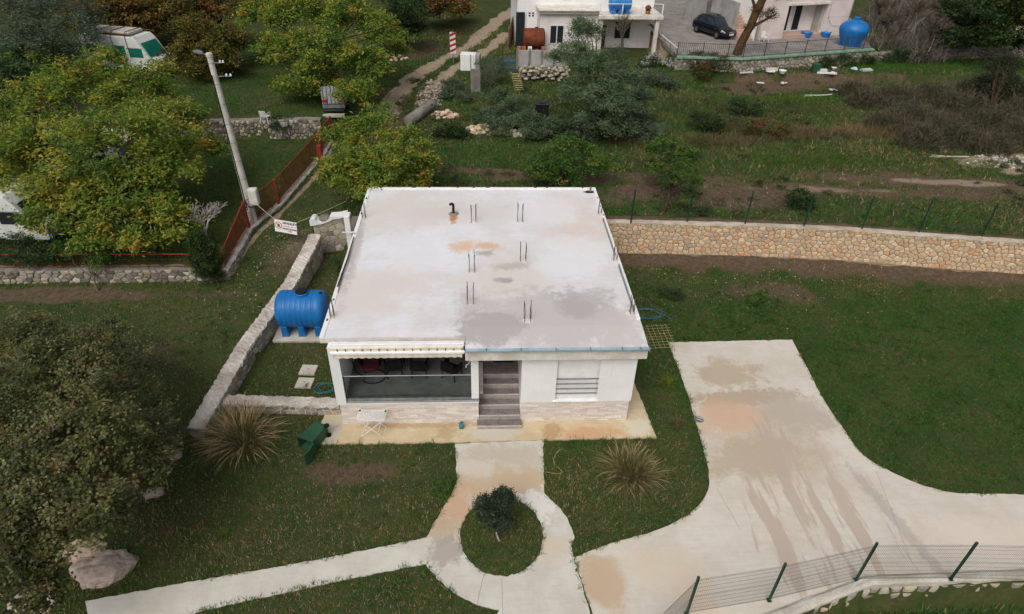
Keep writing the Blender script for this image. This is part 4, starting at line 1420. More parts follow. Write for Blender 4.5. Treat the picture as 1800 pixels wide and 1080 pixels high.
of = thing('orange_fence', 'orange painted mesh fence between the lane and the neighbouring lawn', 'fence', (-6.8, 12.8, 1.5))
op = [(-6.86, 8.95, 1.5, 2.35), (-6.82, 12.75, 1.55, 3.05), (-5.92, 15.35, 1.62, 3.1), (-4.8, 21.8, 1.9, 3.4), (-4.62, 24.6, 2.0, 3.4)]
for p in op[1:]:
    MB().bbox(p[0] - 0.07, p[0] + 0.07, p[1] - 0.07, p[1] + 0.07, p[2] - 0.1, p[3], 0.01).build('post', 'red_post' if p[1] != 15.35 else 'orange_rust', of)
for i, (a, b_) in enumerate(zip(op, op[1:])):
    MB().tube([(a[0], a[1], a[3] - 0.05), (b_[0], b_[1], b_[3] - 0.05)], 0.025, 6).build('top_rail', 'orange_rust', of)
    h_ = 1.2
    pp = MB()
    L = math.dist(a[:2], b_[:2])
    n = int(L / 0.085)
    for k in range(n):
        for dr_ in (1, -1):
            s0, s1 = k / n, (k + dr_ * 10) / n
            s1c = min(1, max(0, s1))
            f_ = abs(s1c - s0) / (10 / n)
            z0 = a[2] + (b_[2] - a[2]) * s0
            top = (a[3] - a[2]) * (1 - s1c) + (b_[3] - b_[2]) * s1c - 0.05
            pp.tube([(a[0] + (b_[0] - a[0]) * s0, a[1] + (b_[1] - a[1]) * s0, z0 + 0.02), (a[0] + (b_[0] - a[0]) * s1c, a[1] + (b_[1] - a[1]) * s1c, z0 + top * f_)], 0.010, 3, False)
    pp.build('wire_mesh', 'rust', of)
lf_ = thing('rusty_fence', 'rusty rail and wire fence on the neighbouring stone wall at the left', 'fence', (-12, 8.85, 1.5))
for i, x in enumerate(np.arange(-22, -7.0, 1.95)):
    MB().tube([(x, 8.85, 1.45), (x - 0.1, 8.85, 2.3)], 0.025, 6).build('post', 'rust', lf_)
MB().tube([(-22, 8.85, 2.28), (-7.0, 8.85, 2.28)], 0.02, 6).build('top_rail', 'orange_rust', lf_)
MB().tube([(-22, 8.85, 1.62), (-7.0, 8.85, 1.62)], 0.02, 6).build('bottom_rail', 'rust', lf_)
grid_panel((-22, 8.85), (-7.0, 8.85), 1.6, 1.6, 0.68, 0.16, (0.2, 0.4), 0.004).build('wire_mesh', 'rust', lf_)

# ------------------------------------------------------------------ blue tank by the house
def horizontal_tank(name, label, x, y, z, L, r, rz=0.0, material='blue_plastic', legs=3, group=None):
    t_ = thing(name, label, 'tank', (x, y, z), rz, group)
    prof = [(r * 0.10, -L / 2), (r * 0.55, -L / 2 + 0.01), (r * 0.85, -L / 2 + 0.06), (r * 0.97, -L / 2 + 0.16), (r, -L / 2 + 0.3)]
    k = 7
    for i in range(k):
        s = -L / 2 + 0.3 + (L - 0.6) * (i + 0.5) / k
        prof += [(r, s - 0.10), (r * 0.985, s - 0.085), (r * 0.985, s - 0.03), (r, s - 0.015)]
    prof += [(r, L / 2 - 0.3), (r * 0.97, L / 2 - 0.16), (r * 0.85, L / 2 - 0.06), (r * 0.55, L / 2 - 0.01), (r * 0.10, L / 2)]
    zc = r + 0.16
    b_ = MB().lathe(prof, 36, (0, 0, zc), 'X').build('shell', material, t_, smooth=True, local=True)
    for s in np.linspace(-L / 2 + 0.35, L / 2 - 0.35, legs):
        MB().rings([[(s - 0.16, -r * 0.9, 0), (s + 0.16, -r * 0.9, 0), (s + 0.16, r * 0.9, 0), (s - 0.16, r * 0.9, 0)],
                    [(s - 0.13, -r * 0.93, zc * 0.55), (s + 0.13, -r * 0.93, zc * 0.55), (s + 0.13, r * 0.93, zc * 0.55), (s - 0.13, r * 0.93, zc * 0.55)]]).build('foot', material, t_, local=True, bevel=0.02)
    nk = MB().lathe([(0.3, 0), (0.3, 0.10), (0.28, 0.12), (0.05, 0.12)], 24, (0.1, 0, zc + r - 0.05)).build('neck', material, t_, smooth=True, local=True)
    MB().lathe([(0.27, 0), (0.27, 0.05), (0.22, 0.07), (0.10, 0.075), (0.02, 0.08)], 24, (0.1, 0, zc + r + 0.072)).build('lid', 'black_plastic', nk, smooth=True, local=True)
    MB().lathe([(0.06, 0), (0.06, 0.12), (0.05, 0.13)], 12, (L / 2 - 0.18, 0, zc + r - 0.1)).build('outlet', 'black_plastic', t_, smooth=True, local=True)
    return t_


pad = tag(MB().bbox(-3.92, -1.5, 5.05, 6.9, -0.1, 0.12, 0.02).build('tank_pad', 'concrete'), 'concrete pad under the blue water tank beside the house', 'slab')
horizontal_tank('water_tank', 'large blue plastic water tank on a concrete pad left of the house', -2.66, 6.05, 0.12, 2.15, 0.84)

# two pale cover slabs in the grass
for (cx, cy, lab) in ((*(-1.966, 3.166), 'square white cover slab in the grass, the one nearer the blue tank'), (*(-1.942, 2.357), 'square white cover slab in the grass, the one nearer the low wall')):
    s_ = thing('cover_slab', lab, 'slab', (cx, cy, 0), R(-4), 'white cover slabs in the grass')
    MB().bbox(-0.33, 0.33, -0.30, 0.30, -0.02, 0.07, 0.012).build('plate', 'concrete', s_, local=True)
    MB().tube([(-0.06, 0, 0.07), (-0.05, 0, 0.095), (0.05, 0, 0.095), (0.06, 0, 0.07)], 0.008, 5).build('lifting_ring', 'rebar', s_, local=True)


def coil(name, label, x, y, z, r, turns, material, rr=0.014, squash=0.8):
    pts_ = []
    for i in range(int(turns * 22) + 1):
        a = i / 22 * 2 * math.pi
        q_ = r * (1 + 0.16 * math.sin(i * 0.37) + 0.08 * math.sin(i * 0.9))
        pts_.append((x + q_ * math.cos(a) + 0.02 * turns * math.sin(i * 0.1), y + q_ * squash * math.sin(a), z + 0.012 + 0.012 * (i / 22) + 0.02 * abs(math.sin(i * 0.21))))
    pts_ += [(x + r * 1.6, y - r * 0.7, z + 0.02), (x + r * 2.0, y - r * 0.2, z + 0.02)]
    return tag(MB().tube(pts_, rr, 6).build(name, material, smooth=True), label, 'hose')


coil('garden_hose', 'teal garden hose coiled in the grass beside the house corner', *(-1.034, 1.967), 0.06, 0.36, 3, 'hose_teal')
coil('garden_hose', 'pale blue hose looped on the lawn at the right side of the house', *(13.166, 6.879), 0.06, 0.62, 3, 'hose_blue', 0.012, 0.62)
# reinforcing mesh lying on the grass
ms = thing('steel_mesh', 'pale steel reinforcing mesh lying on the grass beside the driveway corner', 'mesh', (*(13.183, 5.189), 0.05), R(3))
for i in range(9):
    MB().tube([(-0.62 + 0.03 * i, -0.9 + i * 0.2, 0.06), (0.62 + 0.02 * i, -0.88 + i * 0.2, 0.07)], 0.006, 4).build('long_wire', 'ladder_yellow', ms, local=True)
for i in range(6):
    MB().tube([(-0.55 + i * 0.22, -0.95, 0.075), (-0.5 + i * 0.22, 0.8, 0.085)], 0.006, 4).build('cross_wire', 'ladder_yellow', ms, local=True)

# ------------------------------------------------------------------ drying rack
dr = thing('drying_rack', 'white folding clothes drying rack standing on the apron by the house', 'rack', (1.22, -0.42, 0.046), R(-3))
fr = [(-0.52, -0.27), (0.52, -0.27), (0.52, 0.27), (-0.52, 0.27)]
MB().tube([(*p, 0.86) for p in fr] + [(*fr[0], 0.86)], 0.014, 6).build('top_frame', 'white_plastic', dr, local=True)
for i in range(13):
    yy = -0.24 + i * 0.04
    MB().tube([(-0.52, yy, 0.862), (0.52, yy, 0.862)], 0.008, 4).build('rod', 'white_plastic', dr, local=True)
for i in range(9):
    xx = -0.42 + i * 0.105
    MB().tube([(xx, -0.27, 0.868), (xx, 0.27, 0.868)], 0.007, 4).build('rod', 'white_plastic', dr, local=True)
for sy in (-0.26, 0.26):
    MB().tube([(-0.46, sy, 0.85), (0.40, sy, 0.0)], 0.014, 6).build('leg', 'white_plastic', dr, local=True)
    MB().tube([(0.46, sy * 0.92, 0.85), (-0.40, sy * 0.92, 0.0)], 0.014, 6).build('leg', 'white_plastic', dr, local=True)
for sx in (-0.40, 0.40):
    MB().tube([(sx, -0.26, 0.012), (sx, 0.26, 0.012)], 0.014, 6).build('foot_bar', 'white_plastic', dr, local=True)
    MB().tube([(sx * 0.6, -0.25, 0.30), (sx * 0.6, 0.25, 0.30)], 0.012, 6).build('stretcher', 'white_plastic', dr, local=True)
for sx in (-0.47, 0.47):
    MB().bbox(sx - 0.03, sx + 0.03, 0.17, 0.24, 0.872, 0.90, 0.008).build('clip', 'black_plastic', dr, local=True)
MB().tube([(-0.5, 0.27, 0.86), (-0.44, 0.42, 0.94), (-0.05, 0.42, 1.0)], 0.01, 6).build('wing_arm', 'white_plastic', dr, local=True)

# ------------------------------------------------------------------ wheelie bin lying on its side
bn = thing('wheelie_bin', 'green wheelie bin lying on its side with open lid near the house corner', 'bin', (*(-0.645, -0.410), 0.33))
# local frame: bin upright along +Z, wheels at +Y; laid down so that its mouth points to the lower left
_z = Vector((-0.42, -0.905, -0.03)).normalized()
_y = Vector((0.905, -0.42, 0)).normalized()
_x = _y.cross(_z).normalized()
bn.rotation_euler = Matrix((_x, _y, _z)).transposed().to_euler()
rs_ = []
for z, hw, d0, d1 in ((0.0, 0.21, -0.22, 0.22), (0.05, 0.225, -0.24, 0.24), (0.5, 0.255, -0.29, 0.27), (0.93, 0.285, -0.35, 0.29)):
    rs_.append([(-hw, d0, z), (hw, d0, z), (hw, d1, z), (-hw, d1, z)])
inner = []
for z, hw, d0, d1 in ((0.93, 0.265, -0.33, 0.27), (0.06, 0.2, -0.21, 0.2)):
    inner.append([(-hw, d0, z), (hw, d0, z), (hw, d1, z), (-hw, d1, z)])
m_ = MB()
m_.rings(rs_ + inner, cap=False)
m_.f.append([m_.av(p) for p in rs_[0]][::-1])
m_.f.append([m_.av(p) for p in inner[-1]])
m_.build('body', 'green_plastic', bn, local=True)
rm = MB()
rm.rings([[(-0.31, -0.375, z), (0.31, -0.375, z), (0.31, 0.32, z), (-0.31, 0.32, z), (-0.31, -0.375, z), (-0.286, -0.351, z), (-0.286, 0.291, z), (0.286, 0.291, z), (0.286, -0.351, z), (-0.286, -0.351, z)] for z in (0.905, 0.945)], cap=False)
rm.build('rim', 'green_plastic', bn, local=True)
for sx in (-0.15, 0.0, 0.15):
    MB().rings([[(sx - 0.02, -0.245, 0.1), (sx + 0.02, -0.245, 0.1), (sx + 0.02, -0.262, 0.1), (sx - 0.02, -0.262, 0.1)],
                [(sx - 0.02, -0.34, 0.88), (sx + 0.02, -0.34, 0.88), (sx + 0.02, -0.358, 0.88), (sx - 0.02, -0.358, 0.88)]]).build('rib', 'green_plastic', bn, local=True)
ax = MB().tube([(-0.27, 0.27, 0.06), (0.27, 0.27, 0.06)], 0.012, 6).build('axle', 'black_metal', bn, local=True)
for sx in (-0.25, 0.25):
    wh = MB().lathe([(0.02, -0.035), (0.09, -0.035), (0.1, -0.02), (0.1, 0.02), (0.09, 0.035), (0.02, 0.035)], 20, (sx, 0.27, 0.06), 'X').build('wheel', 'tyre', bn, smooth=True, local=True)
    MB().lathe([(0.01, -0.038), (0.045, -0.038), (0.045, 0.038), (0.01, 0.038)], 12, (sx, 0.27, 0.06), 'X').build('hub', 'black_plastic', wh, smooth=True, local=True)
MB().tube([(-0.28, 0.36, 0.93), (0.28, 0.36, 0.93)], 0.016, 6).build('handle', 'green_plastic', bn, local=True)
ld = MB()
ld.rings([[(-0.3, 0.32, 0.96), (0.3, 0.32, 0.96), (0.3, 0.37, 0.93), (-0.3, 0.37, 0.93)], [(-0.31, 0.40, 1.25), (0.31, 0.40, 1.25), (0.31, 0.45, 1.24), (-0.31, 0.45, 1.24)],
          [(-0.27, 0.36, 1.52), (0.27, 0.36, 1.52), (0.27, 0.40, 1.54), (-0.27, 0.40, 1.54)]])
ld.build('lid', 'green_plastic', bn, local=True)

# small things on the apron
bb = thing('blue_jug', 'small blue plastic jug standing on the apron near the stairs', 'jug', (*(4.470, -0.288), 0.046), R(10))
MB().rings([[(-0.08, -0.07, 0), (0.08, -0.07, 0), (0.08, 0.07, 0), (-0.08, 0.07, 0)], [(-0.09, -0.08, 0.2), (0.09, -0.08, 0.2), (0.09, 0.08, 0.2), (-0.09, 0.08, 0.2)],
            [(-0.04, -0.04, 0.29), (0.04, -0.04, 0.29), (0.04, 0.04, 0.29), (-0.04, 0.04, 0.29)]]).build('body', 'hose_blue', bb, local=True, bevel=0.015)
MB().lathe([(0.035, 0), (0.035, 0.04), (0.01, 0.045)], 10, (0, 0, 0.29)).build('cap', 'hose_teal', bb, local=True)
MB().tube([(0.06, 0, 0.22), (0.1, 0, 0.3), (0.03, 0, 0.31)], 0.012, 6).build('handle', 'hose_blue', bb, local=True)
wm = thing('drain_cover', 'small round metal drain cover at the left edge of the driveway', 'cover', (*(13.652, -0.035), 0.027), R(-30))
MB().lathe([(0.17, 0), (0.17, 0.012), (0.15, 0.02), (0.02, 0.02)], 20).build('ring', 'galvanised', wm, local=True)
for k in range(4):
    MB().box(-0.1, 0.1, -0.09 + k * 0.055, -0.07 + k * 0.055, 0.018, 0.027).build('slot', 'sign_white' if k % 2 else 'black_plastic', wm, local=True)
cb = []
for p in ((8.102, -1.446, 0.060), (7.868, -1.712, 0.060), (7.769, -2.107, 0.060), (8.007, -2.372, 0.060), (8.088, -2.552, 0.060), (7.786, -2.571, 0.060), (7.492, -2.487, 0.060)):
    cb.append(p)
tag(MB().tube(smooth(cb, 2), 0.006, 5).build('thin_cord', 'ladder_yellow'), 'thin pale cord curling on the grass right of the footpath', 'cord')

# ------------------------------------------------------------------ utility pole, sign on a cord
pl = thing('utility_pole', 'pale concrete utility pole with meter box beside the orange fence', 'pole', (-6.738, 13.391, 1.500))
pb = Vector((-6.738, 13.391, 1.500))
pt = Vector((pb.x - 0.28, pb.y + 0.1, 10.0))
MB().tube([(pb.x, pb.y, 1.0), tuple(pb.lerp(pt, 0.5)), tuple(pt)], [0.23, 0.18, 0.125], 12).build('shaft', 'pole_concrete', pl, smooth=True)
MB().lathe([(0.15, 0), (0.15, 0.14), (0.11, 0.18), (0.02, 0.19)], 12, (pt.x, pt.y, pt.z - 0.08)).build('top_cap', 'pole_concrete', pl, smooth=True)
for k in np.linspace(0.08, 0.96, 9):
    p = pb.lerp(pt, k)
    MB().lathe([(0.235 - 0.1 * k, -0.012), (0.24 - 0.1 * k, 0.0), (0.235 - 0.1 * k, 0.012)], 14, tuple(p)).build('band', 'galvanised', pl, smooth=True)
cpts = [tuple(pb.lerp(pt, k) + Vector((-0.10 + 0.02 * k, -0.21 + 0.085 * k, 0))) for k in np.linspace(0.1, 0.9, 12)]
MB().tube(cpts, 0.028, 6).build('pole_cable', 'cable_black', pl, smooth=True)
bx_ = pb.lerp(pt, 0.19)
mb_ = MB().bbox(bx_.x + 0.17, bx_.x + 0.62, bx_.y - 0.35, bx_.y + 0.02, bx_.z - 0.42, bx_.z + 0.42, 0.03).build('meter_box', 'box_white', pl)
MB().box(bx_.x + 0.21, bx_.x + 0.58, bx_.y - 0.364, bx_.y - 0.352, bx_.z - 0.36, bx_.z + 0.34).build('door', 'box_white', mb_)
MB().tube([(bx_.x + 0.35, bx_.y - 0.2, bx_.z - 0.42), (bx_.x + 0.25, bx_.y - 0.24, bx_.z - 0.62), (bx_.x + 0.02, bx_.y - 0.24, bx_.z - 0.55), (bx_.x - 0.08, bx_.y - 0.22, bx_.z - 0.2)], 0.022, 6).build('service_cable', 'cable_black', pl, smooth=True)
lampb = MB().tube([(pt.x, pt.y, pt.z - 0.05), (pt.x - 0.3, pt.y - 0.05, pt.z + 0.1)], 0.025, 6).build('lamp_arm', 'galvanised', pl)
MB().rings([[(pt.x - 0.25, pt.y - 0.1, pt.z + 0.05), (pt.x - 0.25, pt.y + 0.04, pt.z + 0.05), (pt.x - 0.25, pt.y + 0.04, pt.z + 0.16), (pt.x - 0.25, pt.y - 0.1, pt.z + 0.16)],
            [(pt.x - 0.5, pt.y - 0.14, pt.z + 0.08), (pt.x - 0.5, pt.y + 0.06, pt.z + 0.08), (pt.x - 0.5, pt.y + 0.06, pt.z + 0.22), (pt.x - 0.5, pt.y - 0.14, pt.z + 0.22)],
            [(pt.x - 0.66, pt.y - 0.1, pt.z + 0.15), (pt.x - 0.66, pt.y + 0.02, pt.z + 0.15), (pt.x - 0.66, pt.y + 0.02, pt.z + 0.2), (pt.x - 0.66, pt.y - 0.1, pt.z + 0.2)]]).build('lamp_head', 'galvanised', lampb, bevel=0.02)
for dz, ln in ((-0.35, 0.55), (-0.95, 0.75)):
    br = MB().tube([(pt.x + 0.1, pt.y, pt.z + dz), (pt.x + ln, pt.y, pt.z + dz + 0.02)], 0.022, 6).build('bracket', 'galvanised', pl)
    for q_ in (0.75, 1.0):
        MB().lathe([(0.02, -0.02), (0.05, 0.0), (0.035, 0.03), (0.05, 0.06), (0.02, 0.1)], 10, (pt.x + ln * q_, pt.y, pt.z + dz + 0.03)).build('insulator', 'white_plastic', br, smooth=True)


def wire(a, b_, sag, n=24):
    return [tuple(a[i] + (b_[i] - a[i]) * k / n - (sag * 4 * (k / n) * (1 - k / n) if i == 2 else 0) for i in range(3)) for k in range(n + 1)]


tag(MB().tube(wire((pt.x + 0.5, pt.y, pt.z - 0.28), (10.6, 46.0, 9.5), 0.9), 0.022, 5).build('overhead_cable', 'cable_black'), 'black overhead cable running from the utility pole towards the far house', 'cable')
tag(MB().tube(wire((pt.x - 0.3, pt.y + 0.05, pt.z - 0.1), (-36.0, -3.0, 6.0), 0.8), 0.012, 5).build('overhead_cable', 'cable_black'), 'thin overhead cable leaving the utility pole to the left', 'cable')

ca0, cb0 = pb + Vector((0.18, -0.15, 1.45)), Vector((-2.0, 14.6, 2.2))
sA, sB = Vector((-5.068, 11.732, 2.600)), Vector((-3.968, 11.591, 2.450))
cd = MB()
cd.tube(smooth([tuple(ca0), tuple(ca0.lerp(sA, 0.6) + Vector((0, 0, -0.05))), tuple(sA)], 2), 0.012, 5)
cd.tube(smooth([tuple(sB), tuple(sB.lerp(cb0, 0.5) + Vector((0, 0, -0.04))), tuple(cb0)], 2), 0.012, 5)
cd.tube([tuple(sA), tuple(sA.lerp(sB, 0.5) + Vector((0, 0, -0.02))), tuple(sB)], 0.010, 5)
tag(cd.build('sign_cord', 'rope'), 'pale cord tied across the lane from the utility pole, carrying the sign', 'cord')
ux = (sB - sA).normalized()
upv = Vector((0, 0, 1))
fw_ = ux.cross(upv).normalized()          # towards the camera
dn = (-upv * 0.62 + fw_ * 0.18).normalized()
sg = thing('warning_sign', 'white building site warning sign hanging from a cord across the lane', 'sign', tuple(sA))
Ls = (sB - sA).length
hS = 0.62
sm = MB()
nz = ux.cross(dn).normalized()
if nz.dot(Vector((5.3, -17.5, 17.8)) - sA) < 0:
    nz = -nz
for off in (0.0,):
    a_, b2, c2, d2 = sA, sB, sB + dn * hS, sA + dn * hS
    sm.rings([[tuple(p - nz * 0.006) for p in (a_, b2, c2, d2)], [tuple(p + nz * 0.004) for p in (a_, b2, c2, d2)]])
sm.build('board', 'sign_white', sg)


def flat_text(s, size, u, v, material, bold=0.0):
    cu = bpy.data.curves.new('lettering', 'FONT')
    cu.body = s
    cu.size = size
    cu.offset = bold
    cu.extrude = 0.001
    tmp_ = bpy.data.objects.new('lettering', cu)
    me_ = bpy.data.meshes.new_from_object(tmp_)
    bpy.data.objects.remove(tmp_)
    me_.materials.clear()
    me_.materials.append(MATS[material])
    o_ = bpy.data.objects.new('lettering', me_)
    COL.objects.link(o_)
    o_.parent = sg
    org = sA + ux * u + dn * v + nz * 0.008
    o_.matrix_parent_inverse = own_matrix(sg).inverted()
    m3 = Matrix((ux, nz.cross(ux).normalized(), nz)).transposed()
    o_.matrix_basis = Matrix.Translation(org) @ m3.to_4x4()
    return o_


flat_text('GRADILIŠTE', 0.145, 0.36 * Ls, 0.17, 'sign_black', 0.006)
flat_text('ZABRANJEN PRISTUP', 0.074, 0.34 * Ls, 0.30, 'sign_red', 0.001)
flat_text('NEZAPOSLENIM', 0.10, 0.34 * Ls, 0.44, 'sign_black', 0.005)
flat_text('LICIMA', 0.07, 0.58 * Ls, 0.54, 'sign_black', 0.002)
rg = MB()
cc_ = sA + ux * (0.18 * Ls) + dn * 0.28
rg.tube([tuple(cc_ + (ux * math.cos(a) + dn * math.sin(a)) * 0.16 + nz * 0.008) for a in np.linspace(0, 2 * math.pi, 28)], 0.016, 5)
rg.tube([tuple(cc_ + (ux * -0.11 + dn * -0.11) + nz * 0.008), tuple(cc_ + (ux * 0.11 + dn * 0.11) + nz * 0.008)], 0.016, 5)
rg.build('prohibition_ring', 'sign_red', sg)
hd = MB()
hd.face([tuple(cc_ + ux * u + dn * v + nz * 0.006) for u, v in ((-0.04, 0.09), (0.05, 0.09), (0.065, 0.0), (0.06, -0.08), (0.03, -0.03), (0.02, -0.10), (0.0, -0.04), (-0.02, -0.10), (-0.025, -0.02), (-0.07, -0.01))])
hd.build('hand_mark', 'sign_black', sg)

# ------------------------------------------------------------------ yard items behind the house
bs = thing('beacon_sign', 'red and white striped warning beacon on a post by the dirt track', 'sign', (2.991, 39.048, 3.002))
bp = Vector((2.991, 39.048, 3.002))
MB().tube([tuple(bp), (bp.x, bp.y, bp.z + 1.0)], 0.03, 6).build('post', 'galvanised', bs)
MB().box(bp.x - 0.24, bp.x + 0.24, bp.y - 0.02, bp.y + 0.02, bp.z + 0.85, bp.z + 2.55).build('board', 'beacon_white', bs)
for k in range(4):
    z0 = bp.z + 0.92 + k * 0.42
    st = MB()
    st.rings([[(bp.x - 0.235, yy, z0), (bp.x + 0.235, yy, z0 + 0.2), (bp.x + 0.235, yy, z0 + 0.4), (bp.x - 0.235, yy, z0 + 0.2)] for yy in (bp.y - 0.026, bp.y - 0.0205)])
    st.build('stripe', 'sign_red', bs)
MB().lathe([(0.07, 0), (0.08, 0.05), (0.06, 0.12), (0.01, 0.13)], 10, (bp.x, bp.y, bp.z + 2.55)).build('lamp', 'orange_rust', bs, smooth=True)

wb = thing('white_cabinet', 'white metal cabinet standing at the edge of the dirt track', 'cabinet', (4.405, 37.405, 2.947), R(-8))
MB().bbox(-0.72, 0.5, -0.4, 0.45, 0.05, 1.35, 0.02).build('body', 'white_paint', wb, local=True)
MB().box(-0.70, 0.48, -0.412, -0.401, 0.1, 1.30).build('door', 'white_paint', wb, local=True)
MB().bbox(0.501, 0.86, -0.38, 0.44, 0.05, 1.33, 0.02).build('side_unit', 'grey_wall', wb, local=True)
for sx in (-0.6, 0.7):
    MB().box(sx - 0.06, sx + 0.06, -0.3, 0.3, -0.1, 0.05).build('foot', 'old_concrete', wb, local=True)
sp = (4.895, 32.202, 2.710)
tag(MB().bbox(sp[0] - 0.36, sp[0] + 0.38, sp[1] - 0.06, sp[1] + 0.06, sp[2] - 0.1, sp[2] + 1.75, 0.02).build('upright_slab', 'old_concrete'), 'upright grey concrete slab below the white cabinet', 'slab')
pp_ = (4.521, 35.126, 2.856)
tag(MB().tube([(pp_[0], pp_[1], pp_[2] - 0.1), (pp_[0], pp_[1], pp_[2] + 1.9)], 0.035, 6).build('steel_stake', 'galvanised'), 'thin grey steel stake beside the white cabinet', 'stake')

la = thing('ladder', 'pale yellow ladder leaning on the rubble bank of the far house', 'ladder', (8.274, 32.642, 2.732))
l0, l1 = Vector((8.274, 32.642, 2.732)), Vector((7.885, 31.727, 4.350))
sd = Vector((0.32, 0.0, 0))
for s in (-1, 1):
    MB().tube([tuple(l0 + sd * s), tuple(l1 + sd * s)], 0.035, 5).build('rail', 'ladder_yellow', la)
for k in range(8):
    p = l0.lerp(l1, 0.06 + k * 0.125)
    MB().tube([tuple(p - sd), tuple(p + sd)], 0.026, 5).build('rung', 'ladder_yellow', la)

kb = thing('compost_bin', 'black compost bin with flat lid standing among the grey green shrubs', 'bin', (9.552, 26.922, 2.492), R(-6))
MB().rings([[(-0.5, -0.45, 0), (0.5, -0.45, 0), (0.5, 0.45, 0), (-0.5, 0.45, 0)], [(-0.42, -0.38, 1.1), (0.42, -0.38, 1.1), (0.42, 0.38, 1.1), (-0.42, 0.38, 1.1)]]).build('body', 'black_plastic', kb, local=True, bevel=0.02)
MB().bbox(-0.5, 0.5, -0.46, 0.46, 1.105, 1.2, 0.03).build('lid', 'black_plastic', kb, local=True)
MB().bbox(-0.22, 0.22, -0.18, 0.2, 1.2, 1.26, 0.02).build('lid_panel', 'black_metal', kb, local=True)
for sx in (-0.36, -0.12, 0.12, 0.36):
    MB().rings([[(sx - 0.03, -0.452, 0.05), (sx + 0.03, -0.452, 0.05), (sx + 0.03, -0.48, 0.05), (sx - 0.03, -0.48, 0.05)], [(sx * 0.88 - 0.03, -0.39, 1.05), (sx * 0.88 + 0.03, -0.39, 1.05), (sx * 0.88 + 0.03, -0.415, 1.05), (sx * 0.88 - 0.03, -0.415, 1.05)]]).build('rib', 'black_metal', kb, local=True)


def stone_lump(mb_, c, r, squash=0.7, n=7):
    """one faceted stone"""
    ph = [random.uniform(0.75, 1.2) for _ in range(n)]
    rs = []
    for z, k in ((-0.6, 0.6), (-0.1, 1.0), (0.45, 0.85), (0.8, 0.4)):
        rs.append([(c[0] + r * k * ph[i] * math.cos(2 * math.pi * i / n + z * 0.3), c[1] + r * k * ph[(i + 2) % n] * math.sin(2 * math.pi * i / n + z * 0.3), c[2] + r * squash * z) for i in range(n)])
    mb_.rings(rs)


def heap(name, label, spots, rr, pal, cat='rubble'):
    h_ = MB()
    for (x, y_, z) in spots:
        h_.cur = tuple(np.array(random.choice(pal)) * random.uniform(0.85, 1.15))
        stone_lump(h_, (x, y_, z), random.uniform(*rr), random.uniform(0.6, 0.9))
    return tag(h_.build(name, 'rock', colors=True), label, cat, kind='stuff')


def scatter(c, rx, ry, n, hz=0.5):
    out = []
    for _ in range(n):
        a, q_ = random.uniform(0, 6.283), math.sqrt(random.random())
        x, y_ = c[0] + rx * q_ * math.cos(a), c[1] + ry * q_ * math.sin(a)
        out.append((x, y_, tz(x, y_) + random.uniform(0.02, hz) * (1 - q_ * 0.8)))
    return out


heap('rubble_bank', 'pale rubble stone bank below the concrete fence of the far house', [(x, 35.15 + random.uniform(-0.5, 0.25), 2.9 + max(0, random.uniform(0, 1.0)) ) for x in np.linspace(8.4, 12.3, 150)], (0.10, 0.2), PAL_GREY)
heap('rubble_heap', 'heap of pale field stones under the grey green shrubs', scatter((5.650, 24.607, 2.411), 1.5, 0.7, 70, 0.7) , (0.12, 0.24), PAL_WARM + PAL_GREY)
heap('rubble_heap', 'line of mossy stones beside the black compost bin shrubs', scatter((8.683, 24.076, 2.393), 2.4, 0.5, 60, 0.5), (0.12, 0.26), PAL_GREY)
heap('rubble_heap', 'small heap of pinkish stones at the end of the fallen log', scatter((2.755, 27.341, 2.505), 0.9, 0.6, 32, 0.6), (0.12, 0.24), [S(196, 168, 146), S(180, 152, 130), S(206, 184, 162)])
heap('rubble_heap', 'rubble covered verge along the inner side of the dirt track', scatter((1.613, 31.986, 2.662), 1.2, 3.4, 200, 0.25), (0.05, 0.13), PAL_DARK + PAL_GREY)
heap('rubble_heap', 'low heap of stones on the left edge of the dirt track', scatter((-2.264, 41.086, 2.891), 1.3, 0.8, 40, 0.4), (0.08, 0.18), PAL_WARM)
lg = thing('fallen_log', 'thick grey log lying beside the dirt track', 'log', (0.475, 25.926, 2.299))
a_, b2 = Vector((0.314, 25.972, 2.286)), Vector((1.861, 29.060, 2.539))
ring_pts = [a_.lerp(b2, k) + Vector((0.05 * math.sin(k * 5), 0, 0.32)) for k in np.linspace(0, 1, 7)]
MB().tube([tuple(p) for p in ring_pts], [0.36, 0.4, 0.37, 0.4, 0.36, 0.38, 0.34], 12).build('trunk', 'old_concrete', lg, smooth=True)
MB().tube([tuple(ring_pts[4]), tuple(ring_pts[4] + Vector((0.5, 0.3, 0.3)))], [0.15, 0.08], 7).build('branch_stub', 'bark_grey', lg)

